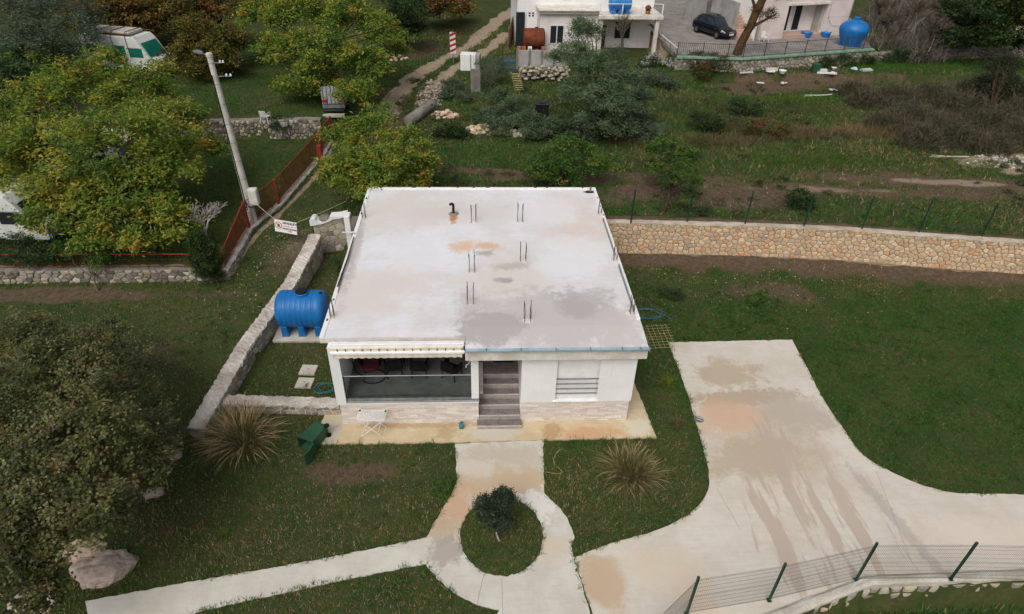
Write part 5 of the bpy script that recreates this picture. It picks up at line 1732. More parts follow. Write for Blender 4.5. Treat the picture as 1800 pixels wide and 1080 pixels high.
# debris strip below the platform wall
deb = [(1310, 138, 'long white plastic trim lying in the debris strip', 'trim', (1.3, 0.10, 0.08), 20, 'white_plastic'), (1356, 126, 'white window frame piece propped on rubbish below the wall', 'window', (0.95, 0.1, 0.2), -4, 'white_plastic'),
       (1374, 133, 'rounded white basin lying in the debris strip', 'basin', None, 0, 'white_plastic'), (1352, 140, 'crumpled pinkish sack in the debris strip', 'sack', None, 30, 'dirty_white'),
       (1336, 148, 'short white plastic strip below the rubbish heap', 'strip', (0.6, 0.1, 0.06), -10, 'white_plastic'), (1445, 127, 'white board leaning among the debris near the green box', 'board', (0.8, 0.35, 0.14), 10, 'white_plastic'),
       (1452, 134, 'long pale beam lying in the debris below the white board', 'beam', (1.5, 0.12, 0.12), -22, 'white_plastic'), (1462, 136, 'small white bucket at the end of the pale beam', 'bucket', None, 0, 'white_plastic'),
       (1465, 124, 'white canister behind the debris beam', 'canister', None, 0, 'box_white'), (1522, 126, 'pale plastic sheet at the edge of the bright grass', 'sheet', (0.9, 0.5, 0.12), 8, 'plastic_sheet'),
       (1497, 125, 'small light blue plastic bag on the grass', 'bag', None, 0, 'plastic_sheet'), (1462, 162, 'crumpled clear plastic sheet on the field', 'sheet', None, 10, 'plastic_sheet'),
       (1437, 170, 'thin white pipe lying on the field grass', 'pipe', (2.3, 0.05, 0.05), 4, 'white_plastic'), (1380, 150, 'grey white torn bag below the basin', 'bag', None, 0, 'plastic_sheet'),
       (1667, 278, 'pale wooden lath lying on the field at the right', 'lath', (2.4, 0.08, 0.05), -8, 'rope'), (1700, 290, 'tiny white cup on the field beside the rubble patch', 'cup', None, 0, 'white_plastic'),
       (1420, 122, 'grey plank sloping down from the platform wall', 'plank', (1.6, 0.15, 0.06), -50, 'old_wood')]
DEB_POS = [(26.876, 35.308, 3.450), (29.258, 36.086, 3.450), (29.847, 35.318, 3.450), (28.887, 35.313, 3.450), (27.940, 34.669, 2.833), (33.526, 36.066, 3.450), (33.553, 35.300, 3.450), (34.061, 35.307, 3.450), (34.742, 36.611, 3.450), (37.400, 36.363, 3.450), (36.250, 36.500, 3.450), (33.159, 32.986, 2.749), (31.567, 31.958, 2.698), (29.931, 34.451, 2.823), (35.408, 20.711, 2.275), (36.027, 19.693, 2.240), (32.667, 36.877, 3.450)]
for (px_, py_, lab, cat, size, rot, m_), p in zip(deb, DEB_POS):
    d_ = MB()
    if size:
        d_.obox((p[0], p[1], p[2] + size[2] / 2 + 0.06), size, R(rot), random.uniform(-0.15, 0.15), random.uniform(-0.1, 0.1))
        d_.obox((p[0], p[1], p[2] + size[2] + 0.075), (size[0] * 0.92, size[1] * 0.6, 0.03), R(rot))
    elif cat in ('basin', 'bucket', 'canister', 'cup'):
        k = {'basin': 0.3, 'bucket': 0.18, 'canister': 0.22, 'cup': 0.08}[cat]
        d_.lathe([(k * 0.6, 0), (k, k * 0.8), (k * 1.08, k * 0.85), (k * 0.9, k * 0.8), (k * 0.5, k * 0.1)], 14, (p[0], p[1], p[2] + 0.05))
    else:
        for _ in range(4):
            stone_lump(d_, (p[0] + random.uniform(-0.3, 0.3), p[1] + random.uniform(-0.15, 0.15), p[2] + 0.18), random.uniform(0.10, 0.26), random.uniform(0.3, 0.8), 8)
    tag(d_.build('debris_' + cat, m_), lab, cat, 'debris dumped below the platform wall' if py_ < 160 else None)
gb = (32.810, 35.863, 3.450)
tag(MB().bbox(gb[0] - 0.3, gb[0] + 0.3, gb[1] - 0.25, gb[1] + 0.25, gb[2], gb[2] + 0.75, 0.05).build('green_box', 'green_plastic'), 'dark green plastic box standing against the rubble wall', 'box')
heap('rubble_patch', 'whitish rubble scattered over the field near the right edge', scatter((38.939, 20.130, 2.255), 2.3, 1.2, 150, 0.12), (0.05, 0.13), [S(196, 192, 180), S(176, 170, 158)])
heap('pebbles', 'small pale stones scattered over bare soil and lane grass', [(x, y_, gz(x, y_) + 0.01) for x, y_ in
     [(random.gauss(*q_) , random.gauss(*w_)) for q_, w_, n_ in (((-5.6, 0.8), (9.5, 2.6), 170), ((19, 6), (10.6, 0.7), 110), ((18, 4), (8.6, 1.4), 120), ((-4.9, 0.5), (12.5, 1.5), 70), ((20, 6), (14.5, 1.0), 110)) for _ in range(n_)] if gz(x, y_) > -0.5],
     (0.012, 0.034), PAL_WARM + PAL_GREY, 'stones')

# things around the neighbouring lawn
def plastic_chair(label, x, y_, z, rz):
    t_ = thing('plastic_chair', label, 'chair', (x, y_, z), rz)
    MB().bbox(-0.24, 0.24, -0.24, 0.24, 0.41, 0.45, 0.02).build('seat', 'white_plastic', t_, local=True)
    bk = MB().rings([[(-0.24, 0.23, 0.45), (0.24, 0.23, 0.45), (0.24, 0.26, 0.45), (-0.24, 0.26, 0.45)], [(-0.22, 0.33, 0.86), (0.22, 0.33, 0.86), (0.22, 0.36, 0.86), (-0.22, 0.36, 0.86)]])
    bk.build('backrest', 'white_plastic', t_, local=True)
    for sx in (-1, 1):
        MB().tube([(sx * 0.26, -0.22, 0.45), (sx * 0.27, -0.2, 0.66), (sx * 0.26, 0.26, 0.68)], 0.022, 5).build('armrest', 'white_plastic', t_, local=True)
        for sy in (-1, 1):
            MB().tube([(sx * 0.22, sy * 0.22, 0.42), (sx * 0.26, sy * 0.27, 0.0)], 0.024, 5).build('leg', 'white_plastic', t_, local=True)
    return t_


p = (-8.788, 24.618, 3.000)
plastic_chair('white plastic chair by the stone wall, the one left of the climbing shrub', p[0], p[1], gz(p[0], p[1]), R(170))
p = (-7.733, 24.659, 3.000)
plastic_chair('white plastic chair half hidden behind the climbing shrub at the wall', p[0], p[1], gz(p[0], p[1]), R(200))
tr = thing('tipper_trailer', 'grey corrugated metal trailer standing by the gate under the trees', 'trailer', (-4.75, 27.2, gz(-4.75, 27.2)), R(4))
MB().rings([[(-0.72, -0.75, 0.9), (0.72, -0.75, 0.9), (0.72, -0.68, 0.9), (-0.72, -0.68, 0.9)], [(-0.75, -0.45, 1.95), (0.75, -0.45, 1.95), (0.75, -0.38, 1.95), (-0.75, -0.38, 1.95)]]).build('tailboard', 'galvanised', tr, local=True)
for k in range(6):
    x = -0.62 + k * 0.25
    MB().rings([[(x - 0.02, -0.78, 0.92), (x + 0.02, -0.78, 0.92), (x + 0.02, -0.74, 0.92), (x - 0.02, -0.74, 0.92)], [(x - 0.02, -0.48, 1.93), (x + 0.02, -0.48, 1.93), (x + 0.02, -0.44, 1.93), (x - 0.02, -0.44, 1.93)]]).build('rib', 'black_metal', tr, local=True)
MB().bbox(-0.74, 0.74, -0.66, 2.2, 0.55, 0.9, 0.02).build('bed', 'galvanised', tr, local=True)
MB().bbox(-0.7, 0.72, -1.0, -0.70, 0.42, 0.52, 0.02).build('bumper', 'black_metal', tr, local=True)
for sx in (-0.55, 0.55):
    MB().box(sx - 0.16, sx + 0.16, -0.79, -0.755, 1.0, 1.15).build('lamp', 'sign_red', tr, local=True)
for sx in (-0.72, 0.72):
    MB().lathe([(0.05, -0.1), (0.3, -0.1), (0.33, -0.05), (0.33, 0.05), (0.3, 0.1), (0.05, 0.1)], 18, (sx, 0.7, 0.33), 'X').build('wheel', 'tyre', tr, smooth=True, local=True)
MB().box(-0.72, 0.72, -1.35, -1.0, 0.15, 0.3).build('concrete_sill', 'concrete', tr, local=True)
rp_ = (-4.369, 19.707, 1.735)
tag(MB().bbox(rp_[0] - 0.14, rp_[0] + 0.14, rp_[1] - 0.14, rp_[1] + 0.14, rp_[2] - 0.3, rp_[2] + 1.6, 0.02).build('gate_post', 'red_post'), 'dark red gate post at the upper end of the orange fence', 'post')

# ------------------------------------------------------------------ far white house
def window(parent, x0, x1, z0, z1, y, frame='door_white', depth=0.05, split=True):
    w_ = MB().box(x0, x1, y - 0.012, y + 0.05, z0, z1).build('window', 'window_dark', parent, local=True)
    f_ = 0.06
    for q_ in ((x0 - f_, x0, z0 - f_, z1 + f_), (x1, x1 + f_, z0 - f_, z1 + f_), (x0, x1, z1, z1 + f_), (x0, x1, z0 - f_, z0)):
        MB().box(q_[0], q_[1], y - 0.05, y + 0.04, q_[2], q_[3]).build('frame', frame, w_, local=True)
    if split:
        xm = (x0 + x1) / 2
        MB().box(xm - 0.04, xm + 0.04, y - 0.04, y + 0.02, z0, z1).build('mullion', frame, w_, local=True)
    return w_


z2 = 3.4
fx = 10.35
h2 = thing('far_house', 'white gabled house with a roof terrace and porch at the top of the picture', 'house', (fx, 40.9, z2), R(2))
# local x 0..10.6 to the right, y back
MB().box(0.0, 5.0, 0.0, 4.0, -0.3, 3.35).build('extension_wall', 'off_white_wall', h2, local=True)
window(h2, 0.95, 2.05, 0.95, 2.35, -0.002)
sl = MB().bbox(-0.15, 5.05, -0.3, 4.0, 3.35, 3.62, 0.02).build('extension_roof', 'dirty_white', h2, local=True)
MB().box(-0.17, 5.07, -0.33, -0.302, 3.42, 3.58).build('edge_trim', 'old_concrete', sl, local=True)
pb2 = MB()
pb2.rings([[(-1.75, 2.2, -0.3), (7.4, 2.2, -0.3), (7.4, 2.2, 4.6), (2.85, 2.2, 7.6), (-1.75, 2.2, 4.6)], [(-1.75, 9.5, -0.3), (7.4, 9.5, -0.3), (7.4, 9.5, 4.6), (2.85, 9.5, 7.6), (-1.75, 9.5, 4.6)]])
pb2.build('main_wall', 'white_render', h2, local=True)
rf2 = MB()
for s, e in (((-2.2, 4.45), (2.85, 7.75)), ((2.85, 7.75), (7.85, 4.45))):
    rf2.rings([[(s[0], yy, s[1]), (e[0], yy, e[1]), (e[0], yy, e[1] + 0.14), (s[0], yy, s[1] + 0.14)] for yy in (1.95, 9.7)])
rf2.build('roof', 'roof_tile_red', h2, local=True)
w_ = window(h2, 2.1, 2.75, 4.1, 5.6, 2.19, split=False)
for xx in (-0.75, -0.45):
    for zz in (2.65, 2.85):
        MB().box(xx, xx + 0.16, 2.17, 2.199, zz, zz + 0.13).build('vent_opening', 'window_dark', h2, local=True)
MB().box(-1.85, -1.1, 2.0, 2.19, -0.2, 3.0).build('side_door', 'curtain', h2, local=True)
# porch with terrace on top
MB().bbox(4.95, 10.5, -0.55, 5.6, 3.0, 3.28, 0.02).build('terrace_slab', 'dirty_white', h2, local=True)
for x in (5.2, 10.1):
    MB().box(x - 0.16, x + 0.16, -0.35, -0.03, -0.3, 2.999).build('column', 'dirty_white', h2, local=True)
MB().box(5.0, 10.3, 2.1, 2.199, -0.3, 2.999).build('porch_rear_wall', 'off_white_wall', h2, local=True)
MB().box(5.3, 6.2, 2.02, 2.099, -0.2, 2.0).build('porch_door', 'old_wood', h2, local=True)
window(h2, 7.0, 8.4, 0.9, 2.3, 2.05)
MB().box(10.1, 10.25, -0.3, 5.4, 2.0, 2.15).build('side_rail', 'old_concrete', h2, local=True)
for x in (5.0, 6.9, 8.6, 10.35):
    MB().box(x - 0.04, x + 0.04, -0.5, -0.42, 3.28, 4.2).build('railing_post', 'white_paint', h2, local=True)
MB().tube([(5.0, -0.46, 4.18), (10.35, -0.46, 4.18)], 0.03, 5).build('handrail', 'white_paint', h2, local=True)
MB().box(7.45, 10.6, 3.2, 8.5, 3.29, 5.2).build('upper_wall', 'white_render', h2, local=True)
u_ = MB()
u_.rings([[(7.2, 2.7, 5.2), (10.95, 2.7, 5.2), (10.95, 2.7, 5.34), (7.2, 2.7, 5.34)], [(7.2, 8.8, 6.6), (10.95, 8.8, 6.6), (10.95, 8.8, 6.74), (7.2, 8.8, 6.74)]])
u_.build('upper_roof', 'roof_tile_red', h2, local=True)
horizontal_tank('water_tank', 'light blue water tank on the roof terrace of the far white house', 17.2, 41.7, z2 + 3.29, 1.9, 0.62, R(2), 'blue_plastic_old')
pot = thing('flower_pot', 'red flower pot on the roof terrace beside the blue tank', 'pot', (19.6, 41.4, z2 + 3.29))
MB().lathe([(0.16, 0), (0.24, 0.32), (0.26, 0.33), (0.2, 0.3)], 14).build('pot', 'red_clay', pot, local=True, smooth=True)
MB().lathe([(0.02, 0.28), (0.3, 0.45), (0.22, 0.62), (0.03, 0.72)], 8).build('plant', 'rust', pot, local=True)

rt = thing('rusty_tank', 'rust brown steel tank on a stand beside the far white house', 'tank', (9.85, 40.3, 3.45), R(2))
MB().lathe([(0.1, -0.88), (0.7, -0.88), (0.78, -0.84), (0.82, -0.76), (0.82, 0.76), (0.78, 0.84), (0.7, 0.88), (0.1, 0.88)], 28, (0, 0, 1.4), 'X').build('shell', 'rust', rt, local=True, smooth=True)
for sx in (-0.6, 0.6):
    MB().box(sx - 0.08, sx + 0.08, -0.6, 0.6, -0.1, 0.66).build('stand', 'rust', rt, local=True)
MB().lathe([(0.14, 0), (0.14, 0.12), (0.02, 0.13)], 12, (0.2, 0, 2.2)).build('filler_neck', 'rust', rt, local=True)
wf = thing('plank_fence', 'brown plank fence running back along the track to the far house', 'fence', (7.796, 43.775, 3.159))
a_, b2 = (7.789, 43.599), (9.123, 51.880)
n = 14
dv = Vector((b2[0] - a_[0], b2[1] - a_[1], 0))
an = math.atan2(dv.y, dv.x)
for k in range(n):
    q_ = (k + 0.5) / n
    x, y_ = a_[0] + dv.x * q_, a_[1] + dv.y * q_
    hh = 1.85 + random.uniform(-0.06, 0.06)
    MB().obox((x, y_, tz(x, y_) + hh / 2 - 0.05), (dv.length / n * 0.94, 0.04, hh), an).build('plank', 'wood_plank', wf)
for zz in (0.5, 1.4):
    MB().tube([(a_[0] + 0.05, a_[1], tz(*a_) + zz), (b2[0] + 0.05, b2[1], tz(*b2) + zz)], 0.04, 4).build('rail', 'old_wood', wf)
cf = thing('concrete_fence', 'grey concrete panel fence below the rusty tank', 'fence', (8.6, 36.8, 3.45))
for k in range(4):
    x = 8.75 + k * 1.0
    MB().bbox(x - 0.49, x + 0.49, 36.6, 36.68, 3.2, 4.75 + random.uniform(-0.05, 0.05), 0.015).build('panel', 'grey_wall', cf)
for k in range(5):
    x = 8.25 + k * 1.0
    MB().box(x - 0.07, x + 0.07, 36.52, 36.599, 3.2, 4.9).build('post', 'old_concrete', cf)
for k, (x, m_) in enumerate(((8.4, 'red_clay'), (8.8, 'red_clay'), (9.3, 'white_plastic'), (10.4, 'red_clay'))):
    b_ = MB().bbox(x - 0.16, x + 0.16, 36.9, 37.2, 4.3, 4.95, 0.02)
    tag(b_.build('stacked_block', m_), ['clay block at the left end behind the concrete fence', 'clay block second from the left behind the concrete fence', 'white canister behind the concrete fence', 'clay block behind the right part of the concrete fence'][k], 'block')
bw = thing('blue_gate', 'faded blue slatted gate left of the concrete panel fence', 'gate', (7.6, 36.9, 3.0))
for k in range(5):
    MB().box(7.05, 8.15, 36.7, 36.75, 3.0 + k * 0.28, 3.22 + k * 0.28).build('slat', 'hose_blue' if k % 2 else 'old_wood', bw)
for x in (7.05, 8.1):
    MB().tube([(x, 36.78, 2.7), (x, 36.78, 4.8)], 0.04, 6).build('post', 'fence_green', bw)

# ------------------------------------------------------------------ house on the platform at the upper right
p0 = Vector((*(30.109, 42.225), 4.5))
p1 = Vector((*(38.801, 44.636), 4.5))
dv = p1 - p0
h3 = thing('terrace_house', 'pale pink house with recessed porch and outside stairs at the upper right', 'house', tuple(p0), math.atan2(dv.y, dv.x))
L3 = dv.length
xa, xb = L3 * 0.27, L3 * 0.74
b_ = MB()
b_.box(0.0, xa, 0.0, 0.3, -0.2, 6.4)
b_.box(xb, L3 + 0.3, 0.0, 0.3, -0.2, 6.4)
b_.box(xa, xb, 0.0, 0.3, 2.75, 3.25)
b_.box(xa, xb, 0.0, 0.3, 4.1, 6.4)
b_.box(L3 + 0.0, L3 + 0.299, 0.301, 9.0, -0.2, 6.4)
b_.box(0.001, 0.3, 0.301, 9.0, -0.2, 6.4)
b_.build('wall', 'pink_wall', h3, local=True)
MB().box(0.3, L3, 1.2, 1.4, -0.2, 6.4).build('porch_rear_wall', 'off_white_wall', h3, local=True)
MB().box(xa - 0.02, xa + 0.28, 0.31, 1.19, -0.2, 2.75).build('porch_side', 'off_white_wall', h3, local=True)
MB().box(xb - 0.28, xb + 0.02, 0.31, 1.19, -0.2, 2.75).build('porch_side', 'grey_wall', h3, local=True)
MB().box(xa - 0.1, xb + 0.1, -0.12, 1.19, 2.76, 2.95).build('balcony_slab', 'dirty_white', h3, local=True)
MB().box(xa, xb, -0.25, 1.19, -0.15, 0.32).build('porch_step', 'pink_tile', h3, local=True)
MB().box(xa + 0.02, xb - 0.02, 0.05, 0.2, 3.26, 3.9).build('balcony_parapet', 'pink_tile', h3, local=True)
for k, (x0, x1) in enumerate(((xa + 0.5, xa + 1.15), (xa + 1.7, xa + 2.4))):
    d_ = MB().box(x0 - 0.12, x1 + 0.12, 1.10, 1.199, 0.32, 2.62).build('door', 'door_white', h3, local=True)
    MB().box(x0, x1, 1.085, 1.099, 0.45, 2.5).build('pane', 'curtain', d_, local=True)
MB().box(L3 - 0.6, L3 + 0.6, -0.4, 9.2, 6.4, 6.6).build('roof', 'dirty_white', h3, local=True)
MB().box(-0.4, L3 - 0.61, -0.4, 9.2, 6.4, 6.6).build('roof', 'dirty_white', h3, local=True)
MB().tube([(L3 + 0.32, -0.05, 6.3), (L3 + 0.34, -0.05, 0.2)], 0.05, 8).build('downpipe', 'grey_metal', h3, local=True)
MB().tube([(xb + 0.3, -0.01, 2.9), (xb + 0.32, -0.02, 1.6), (xb + 0.9, -0.02, 0.9), (xb + 1.8, -0.05, 0.8)], 0.012, 5).build('wall_cable', 'old_concrete', h3, local=True)
for zz in (1.6, 3.0, 4.4):
    MB().box(xb + 0.05, L3 + 0.28, -0.006, 0.0, zz, zz + 0.02).build('render_joint', 'grey_wall', h3, local=True)
# outside stairs climbing along the left gable
sx0 = -2.05
for k in range(16):
    MB().box(sx0, sx0 + 1.35, -0.1 + k * 0.28, -0.1 + k * 0.28 + 0.30, -0.2, 0.2 + k * 0.19).build('step', 'pink_tile', h3, local=True)
MB().box(sx0 - 0.25, sx0 - 0.01, 0.8, 5.5, -0.2, 3.0).build('stair_wall', 'grey_wall', h3, local=True)
MB().box(sx0 + 1.36, sx0 + 1.5, -0.1, 4.6, -0.2, 3.4).build('stair_wall', 'white_render', h3, local=True)
MB().box(sx0 - 0.25, -0.01, 4.75, 9.0, -0.2, 6.2).build('stair_block', 'grey_wall', h3, local=True)

# platform paving, green coping and railing
pave = tag(MB().prism([(x, y_) for x, y_ in PLAT3], 4.2, 4.52).build('pavement', 'paving_grey'), 'grey paved yard in front of the pink house', 'pavement', kind='structure')
edge = [Vector((21.2, 36.25, 4.52)), Vector((26.5, 35.82, 4.52)), Vector((39.2, 39.5, 4.52))]
gc = thing('yard_edge', 'pale green painted edge of the yard above the rubble wall', 'kerb', tuple(edge[0]))
for a_, b2 in zip(edge, edge[1:]):
    d_ = b2 - a_
    MB().obox(tuple((a_ + b2) / 2 + Vector((0, -0.05, -0.02))), (d_.length, 0.42, 0.14), math.atan2(d_.y, d_.x)).build('kerb', 'green_coping', gc)
rl = thing('railing', 'thin dark grey railing along the edge of the yard', 'railing', tuple(edge[0]))
pts_ = []
for a_, b2 in zip(edge, edge[1:]):
    n = int((b2 - a_).length / 0.155)
    for k in range(n + 1):
        p = a_.lerp(b2, k / n)
        if k % 13 == 0:
            MB().box(p.x - 0.03, p.x + 0.03, p.y - 0.03, p.y + 0.03, 4.5, 5.65).build('post', 'railing_grey', rl)
        else:
            MB().tube([(p.x, p.y, 4.66), (p.x, p.y, 5.55)], 0.012, 4).build('baluster', 'railing_grey', rl)
    for zz in (4.66, 5.56):
        MB().tube([(a_.x, a_.y, zz), (b2.x, b2.y, zz)], 0.02, 5).build('rail', 'railing_grey', rl)
sr = thing('side_railing', 'low white rail along the left side of the parking yard', 'railing', (21.2, 36.4, 4.5))
MB().tube([(21.3, 36.6, 5.05), (20.9, 44.0, 5.05)], 0.06, 6).build('rail', 'box_white', sr)
for k in range(5):
    MB().tube([(21.28 - 0.08 * k, 36.8 + 1.7 * k, 4.4), (21.28 - 0.08 * k, 36.8 + 1.7 * k, 5.05)], 0.035, 6).build('post', 'galvanised', sr)
# round blue tank
bt = thing('round_tank', 'onion shaped bright blue water tank at the end of the railing', 'tank', (*(37.740, 40.734), 4.52))
prof = [(0.55, 0.0), (0.8, 0.02), (0.95, 0.4), (1.1, 0.85), (1.22, 1.25), (1.22, 1.4), (1.1, 1.65), (0.85, 1.88), (0.5, 2.02), (0.3, 2.08), (0.3, 2.2), (0.22, 2.24), (0.03, 2.25)]
MB().lathe(prof, 32, (0, 0, 0)).build('shell', 'blue_plastic', bt, local=True, smooth=True)
for k in range(6):
    a = k * math.pi / 3
    MB().obox((0.95 * math.cos(a), 0.95 * math.sin(a), 0.35), (0.16, 0.1, 0.7), a).build('rib', 'blue_plastic', bt, local=True)
MB().lathe([(0.3, 0), (0.3, 0.05), (0.02, 0.08)], 18, (0, 0, 2.22)).build('lid', 'blue_plastic', bt, local=True)
for (pp, lab, k, m_) in (((34.984, 43.548, 4.500), 'light blue plastic tub in front of the porch step', 0.5, 'blue_plastic_old'), ((36.838, 43.643, 4.500), 'low blue basin lying beside the round tank', 0.45, 'blue_plastic_old'),):
    t_ = thing('plastic_tub', lab, 'tub', (pp[0], pp[1], 4.52))
    MB().lathe([(k * 0.7, 0), (k, 0.45 * k / 0.5), (k * 1.06, 0.46 * k / 0.5), (k * 0.95, 0.42 * k / 0.5), (k * 0.66, 0.05)], 20).build('bowl', m_, t_, local=True, smooth=True)
    for s in (-1, 1):
        MB().tube([(s * k * 1.02, -0.1, 0.42), (s * k * 1.15, 0, 0.46), (s * k * 1.02, 0.1, 0.42)], 0.02, 5).build('handle', m_, t_, local=True)
p = (30.295, 42.024, 4.500)
plastic_chair('white plastic garden chair against the pink house wall', p[0], p[1] - 0.6, 4.52, R(20))

# ------------------------------------------------------------------ dark car
def car(label, x, y_, z, rz):
    c_ = thing('parked_car', label, 'car', (x, y_, z), rz)
    # x forward (front at +2.2), y left
    st = [(-2.2, 0.62, 0.34, 0.80), (-2.12, 0.80, 0.30, 0.98), (-1.6, 0.89, 0.28, 1.0), (-0.5, 0.90, 0.27, 0.98), (0.6, 0.90, 0.27, 0.96), (1.2, 0.89, 0.28, 0.93), (1.75, 0.84, 0.30, 0.84), (2.1, 0.74, 0.32, 0.72), (2.24, 0.55, 0.36, 0.60)]
    rs = []
    for (xx, hw, z0, z1) in st:
        rs.append([(xx, -hw * 0.9, z0), (xx, -hw, z0 + 0.14), (xx, -hw, z1 - 0.14), (xx, -hw * 0.86, z1), (xx, 0, z1 + 0.035), (xx, hw * 0.86, z1), (xx, hw, z1 - 0.14), (xx, hw, z0 + 0.14), (xx, hw * 0.9, z0), (xx, 0, z0 - 0.02)])
    MB().rings(rs).build('body', 'car_paint', c_, local=True, smooth=True)
    cab = [(-2.05, 0.66, 0.98, 1.0), (-1.75, 0.66, 0.98, 1.40), (-1.3, 0.66, 0.98, 1.56), (-0.4, 0.66, 0.97, 1.60), (0.3, 0.64, 0.96, 1.53), (1.12, 0.72, 0.92, 0.98)]
    rs = []
    for (xx, hw, z0, z1) in cab:
        rs.append([(xx, -0.82, z0), (xx, -hw, z1 - 0.06), (xx, -hw * 0.85, z1), (xx, hw * 0.85, z1), (xx, hw, z1 - 0.06), (xx, 0.82, z0)])
    MB().rings(rs).build('glasshouse', 'car_glass', c_, local=True, smooth=True)
    rs = []
    for (xx, hw, z1) in ((-1.85, 0.6, 1.37), (-1.3, 0.62, 1.565), (-0.4, 0.62, 1.605), (0.25, 0.6, 1.54)):
        rs.append([(xx, -hw, z1 - 0.03), (xx, -hw * 0.9, z1 + 0.015), (xx, hw * 0.9, z1 + 0.015), (xx, hw, z1 - 0.03)])
    MB().rings(rs).build('roof', 'car_paint', c_, local=True, smooth=True)
    for s in (-1, 1):
        MB().tube([(0.25, s * 0.62, 1.52), (1.15, s * 0.78, 0.96)], 0.045, 6).build('pillar', 'car_paint', c_, local=True)
        MB().tube([(-0.45, s * 0.66, 1.56), (-0.4, s * 0.83, 0.97)], 0.04, 6).build('pillar', 'car_paint', c_, local=True)
        MB().tube([(-1.35, s * 0.66, 1.52), (-1.55, s * 0.83, 0.98)], 0.06, 6).build('pillar', 'car_paint', c_, local=True)
        MB().tube([(-1.5, s * 0.55, 1.62), (0.0, s * 0.55, 1.65)], 0.02, 5).build('roof_rail', 'black_metal', c_, local=True)
        MB().obox((0.85, s * 0.98, 1.02), (0.14, 0.2, 0.14), 0).build('mirror', 'car_paint', c_, local=True, bevel=0.03)
        MB().rings([[(1.72, s * 0.80, 0.66), (2.06, s * 0.66, 0.56), (2.09, s * 0.60, 0.68), (1.8, s * 0.78, 0.82)], [(1.74, s * 0.855, 0.66), (2.13, s * 0.70, 0.56), (2.13, s * 0.64, 0.68), (1.82, s * 0.83, 0.80)]]).build('headlight', 'lamp_glass', c_, local=True)
        for xx in (-1.35, 1.38):
            wl_ = MB().lathe([(0.05, -0.11), (0.29, -0.11), (0.335, -0.07), (0.335, 0.07), (0.29, 0.11), (0.05, 0.11)], 22, (xx, s * 0.84, 0.335), 'Y').build('wheel', 'tyre', c_, local=True, smooth=True)
            MB().lathe([(0.03, -0.115), (0.2, -0.115), (0.22, 0.0), (0.2, 0.115), (0.03, 0.115)], 16, (xx, s * 0.845, 0.335), 'Y').build('rim', 'rim', wl_, local=True, smooth=True)
    MB().obox((2.27, 0, 0.48), (0.03, 0.52, 0.12)).build('number_plate', 'sign_white', c_, local=True)
    MB().obox((2.22, 0, 0.64), (0.06, 0.6, 0.08)).build('grille', 'galvanised', c_, local=True)
    MB().obox((2.17, 0, 0.37), (0.1, 1.1, 0.1)).build('air_intake', 'black_plastic', c_, local=True)
    return c_


p = (26.346, 43.979)
car('black family car parked in the yard beside the tiled stairs', p[0] + 0.2, p[1], 4.52, R(-66))


# ------------------------------------------------------------------ campers in the neighbouring garden
def camper(label, x, y_, z, rz, rack=True, glass='teal_glass'):
    c_ = thing('camper_van', label, 'camper', (x, y_, z), rz)
    side = [(-3.0, 0.5), (2.2, 0.5), (3.0, 0.55), (3.05, 1.1), (2.55, 1.35), (1.95, 2.35), (1.6, 2.75), (-2.8, 2.8), (-3.0, 2.6)]
    MB().rings([[(a, -1.05, b) for a, b in side], [(a, 1.05, b) for a, b in side]]).build('body', 'camper_white', c_, local=True, bevel=0.05)
    MB().rings([[(2.52, s * 0.88, 1.42), (1.98, s * 0.82, 2.3), (2.02, s * 0.82, 2.34), (2.57, s * 0.88, 1.45)] for s in (-1, 1)]).build('windscreen', glass, c_, local=True)
    for s in (-1, 1):
        for (x0, x1, z0, z1) in ((1.0, 2.1, 1.35, 2.0), (-0.4, 0.7, 1.5, 2.1), (-2.6, -1.4, 1.5, 2.1)):
            w_ = MB().box(x0, x1, s * 1.052 - 0.006, s * 1.052 + 0.006, z0, z1).build('window', glass, c_, local=True)
            MB().box(x0 - 0.05, x1 + 0.05, s * 1.062 - 0.005, s * 1.062 + 0.005, z1, z1 + 0.05).build('frame', 'camper_grey', w_, local=True)
        MB().box(-1.2, -0.55, s * 1.056 - 0.01, s * 1.056 + 0.01, 0.6, 2.3).build('door', 'camper_grey', c_, local=True)
        for xx in (-1.8, 2.0):
            wl_ = MB().lathe([(0.05, -0.12), (0.33, -0.12), (0.37, -0.07), (0.37, 0.07), (0.33, 0.12), (0.05, 0.12)], 18, (xx, s * 0.95, 0.37), 'Y').build('wheel', 'tyre', c_, local=True, smooth=True)
    MB().bbox(2.2, 3.0, -0.95, 0.95, 1.05, 1.2, 0.05).build('bonnet', 'camper_grey', c_, local=True)
    MB().obox((3.04, 0, 0.7), (0.12, 1.9, 0.22)).build('bumper', 'camper_grey', c_, local=True)
    if rack:
        MB().bbox(-2.6, 1.2, -0.8, 0.8, 2.85, 3.05, 0.06).build('roof_tarp', 'tarp', c_, local=True)
        for s in (-0.9, 0.9):
            MB().tube([(-2.9, s, 2.9), (1.7, s, 2.9)], 0.04, 5).build('roof_bar', 'strap', c_, local=True)
        for xx in (-2.4, -1.3, -0.2, 1.0):
            MB().tube([(xx, -1.08, 1.3), (xx, -1.08, 2.75), (xx, -0.9, 3.08), (xx, 0.9, 3.08), (xx, 1.08, 2.75)], 0.025, 4).build('strap', 'strap', c_, local=True)
    return c_


camper('white camper van with strapped roof tarp and teal windows under the trees', *(-21.438, 34.728), gz(*(-21.438, 34.728)), R(-14))
camper('white camper van half hidden under the yellow tree at the left edge', *(-18.359, 11.666), gz(*(-18.359, 11.666)), R(-3), False, 'window_dark')
camper('white camper van glimpsed through the crown of the yellow tree', -16.6, 18.3, gz(-16.6, 18.3), R(-10), False, 'window_dark')

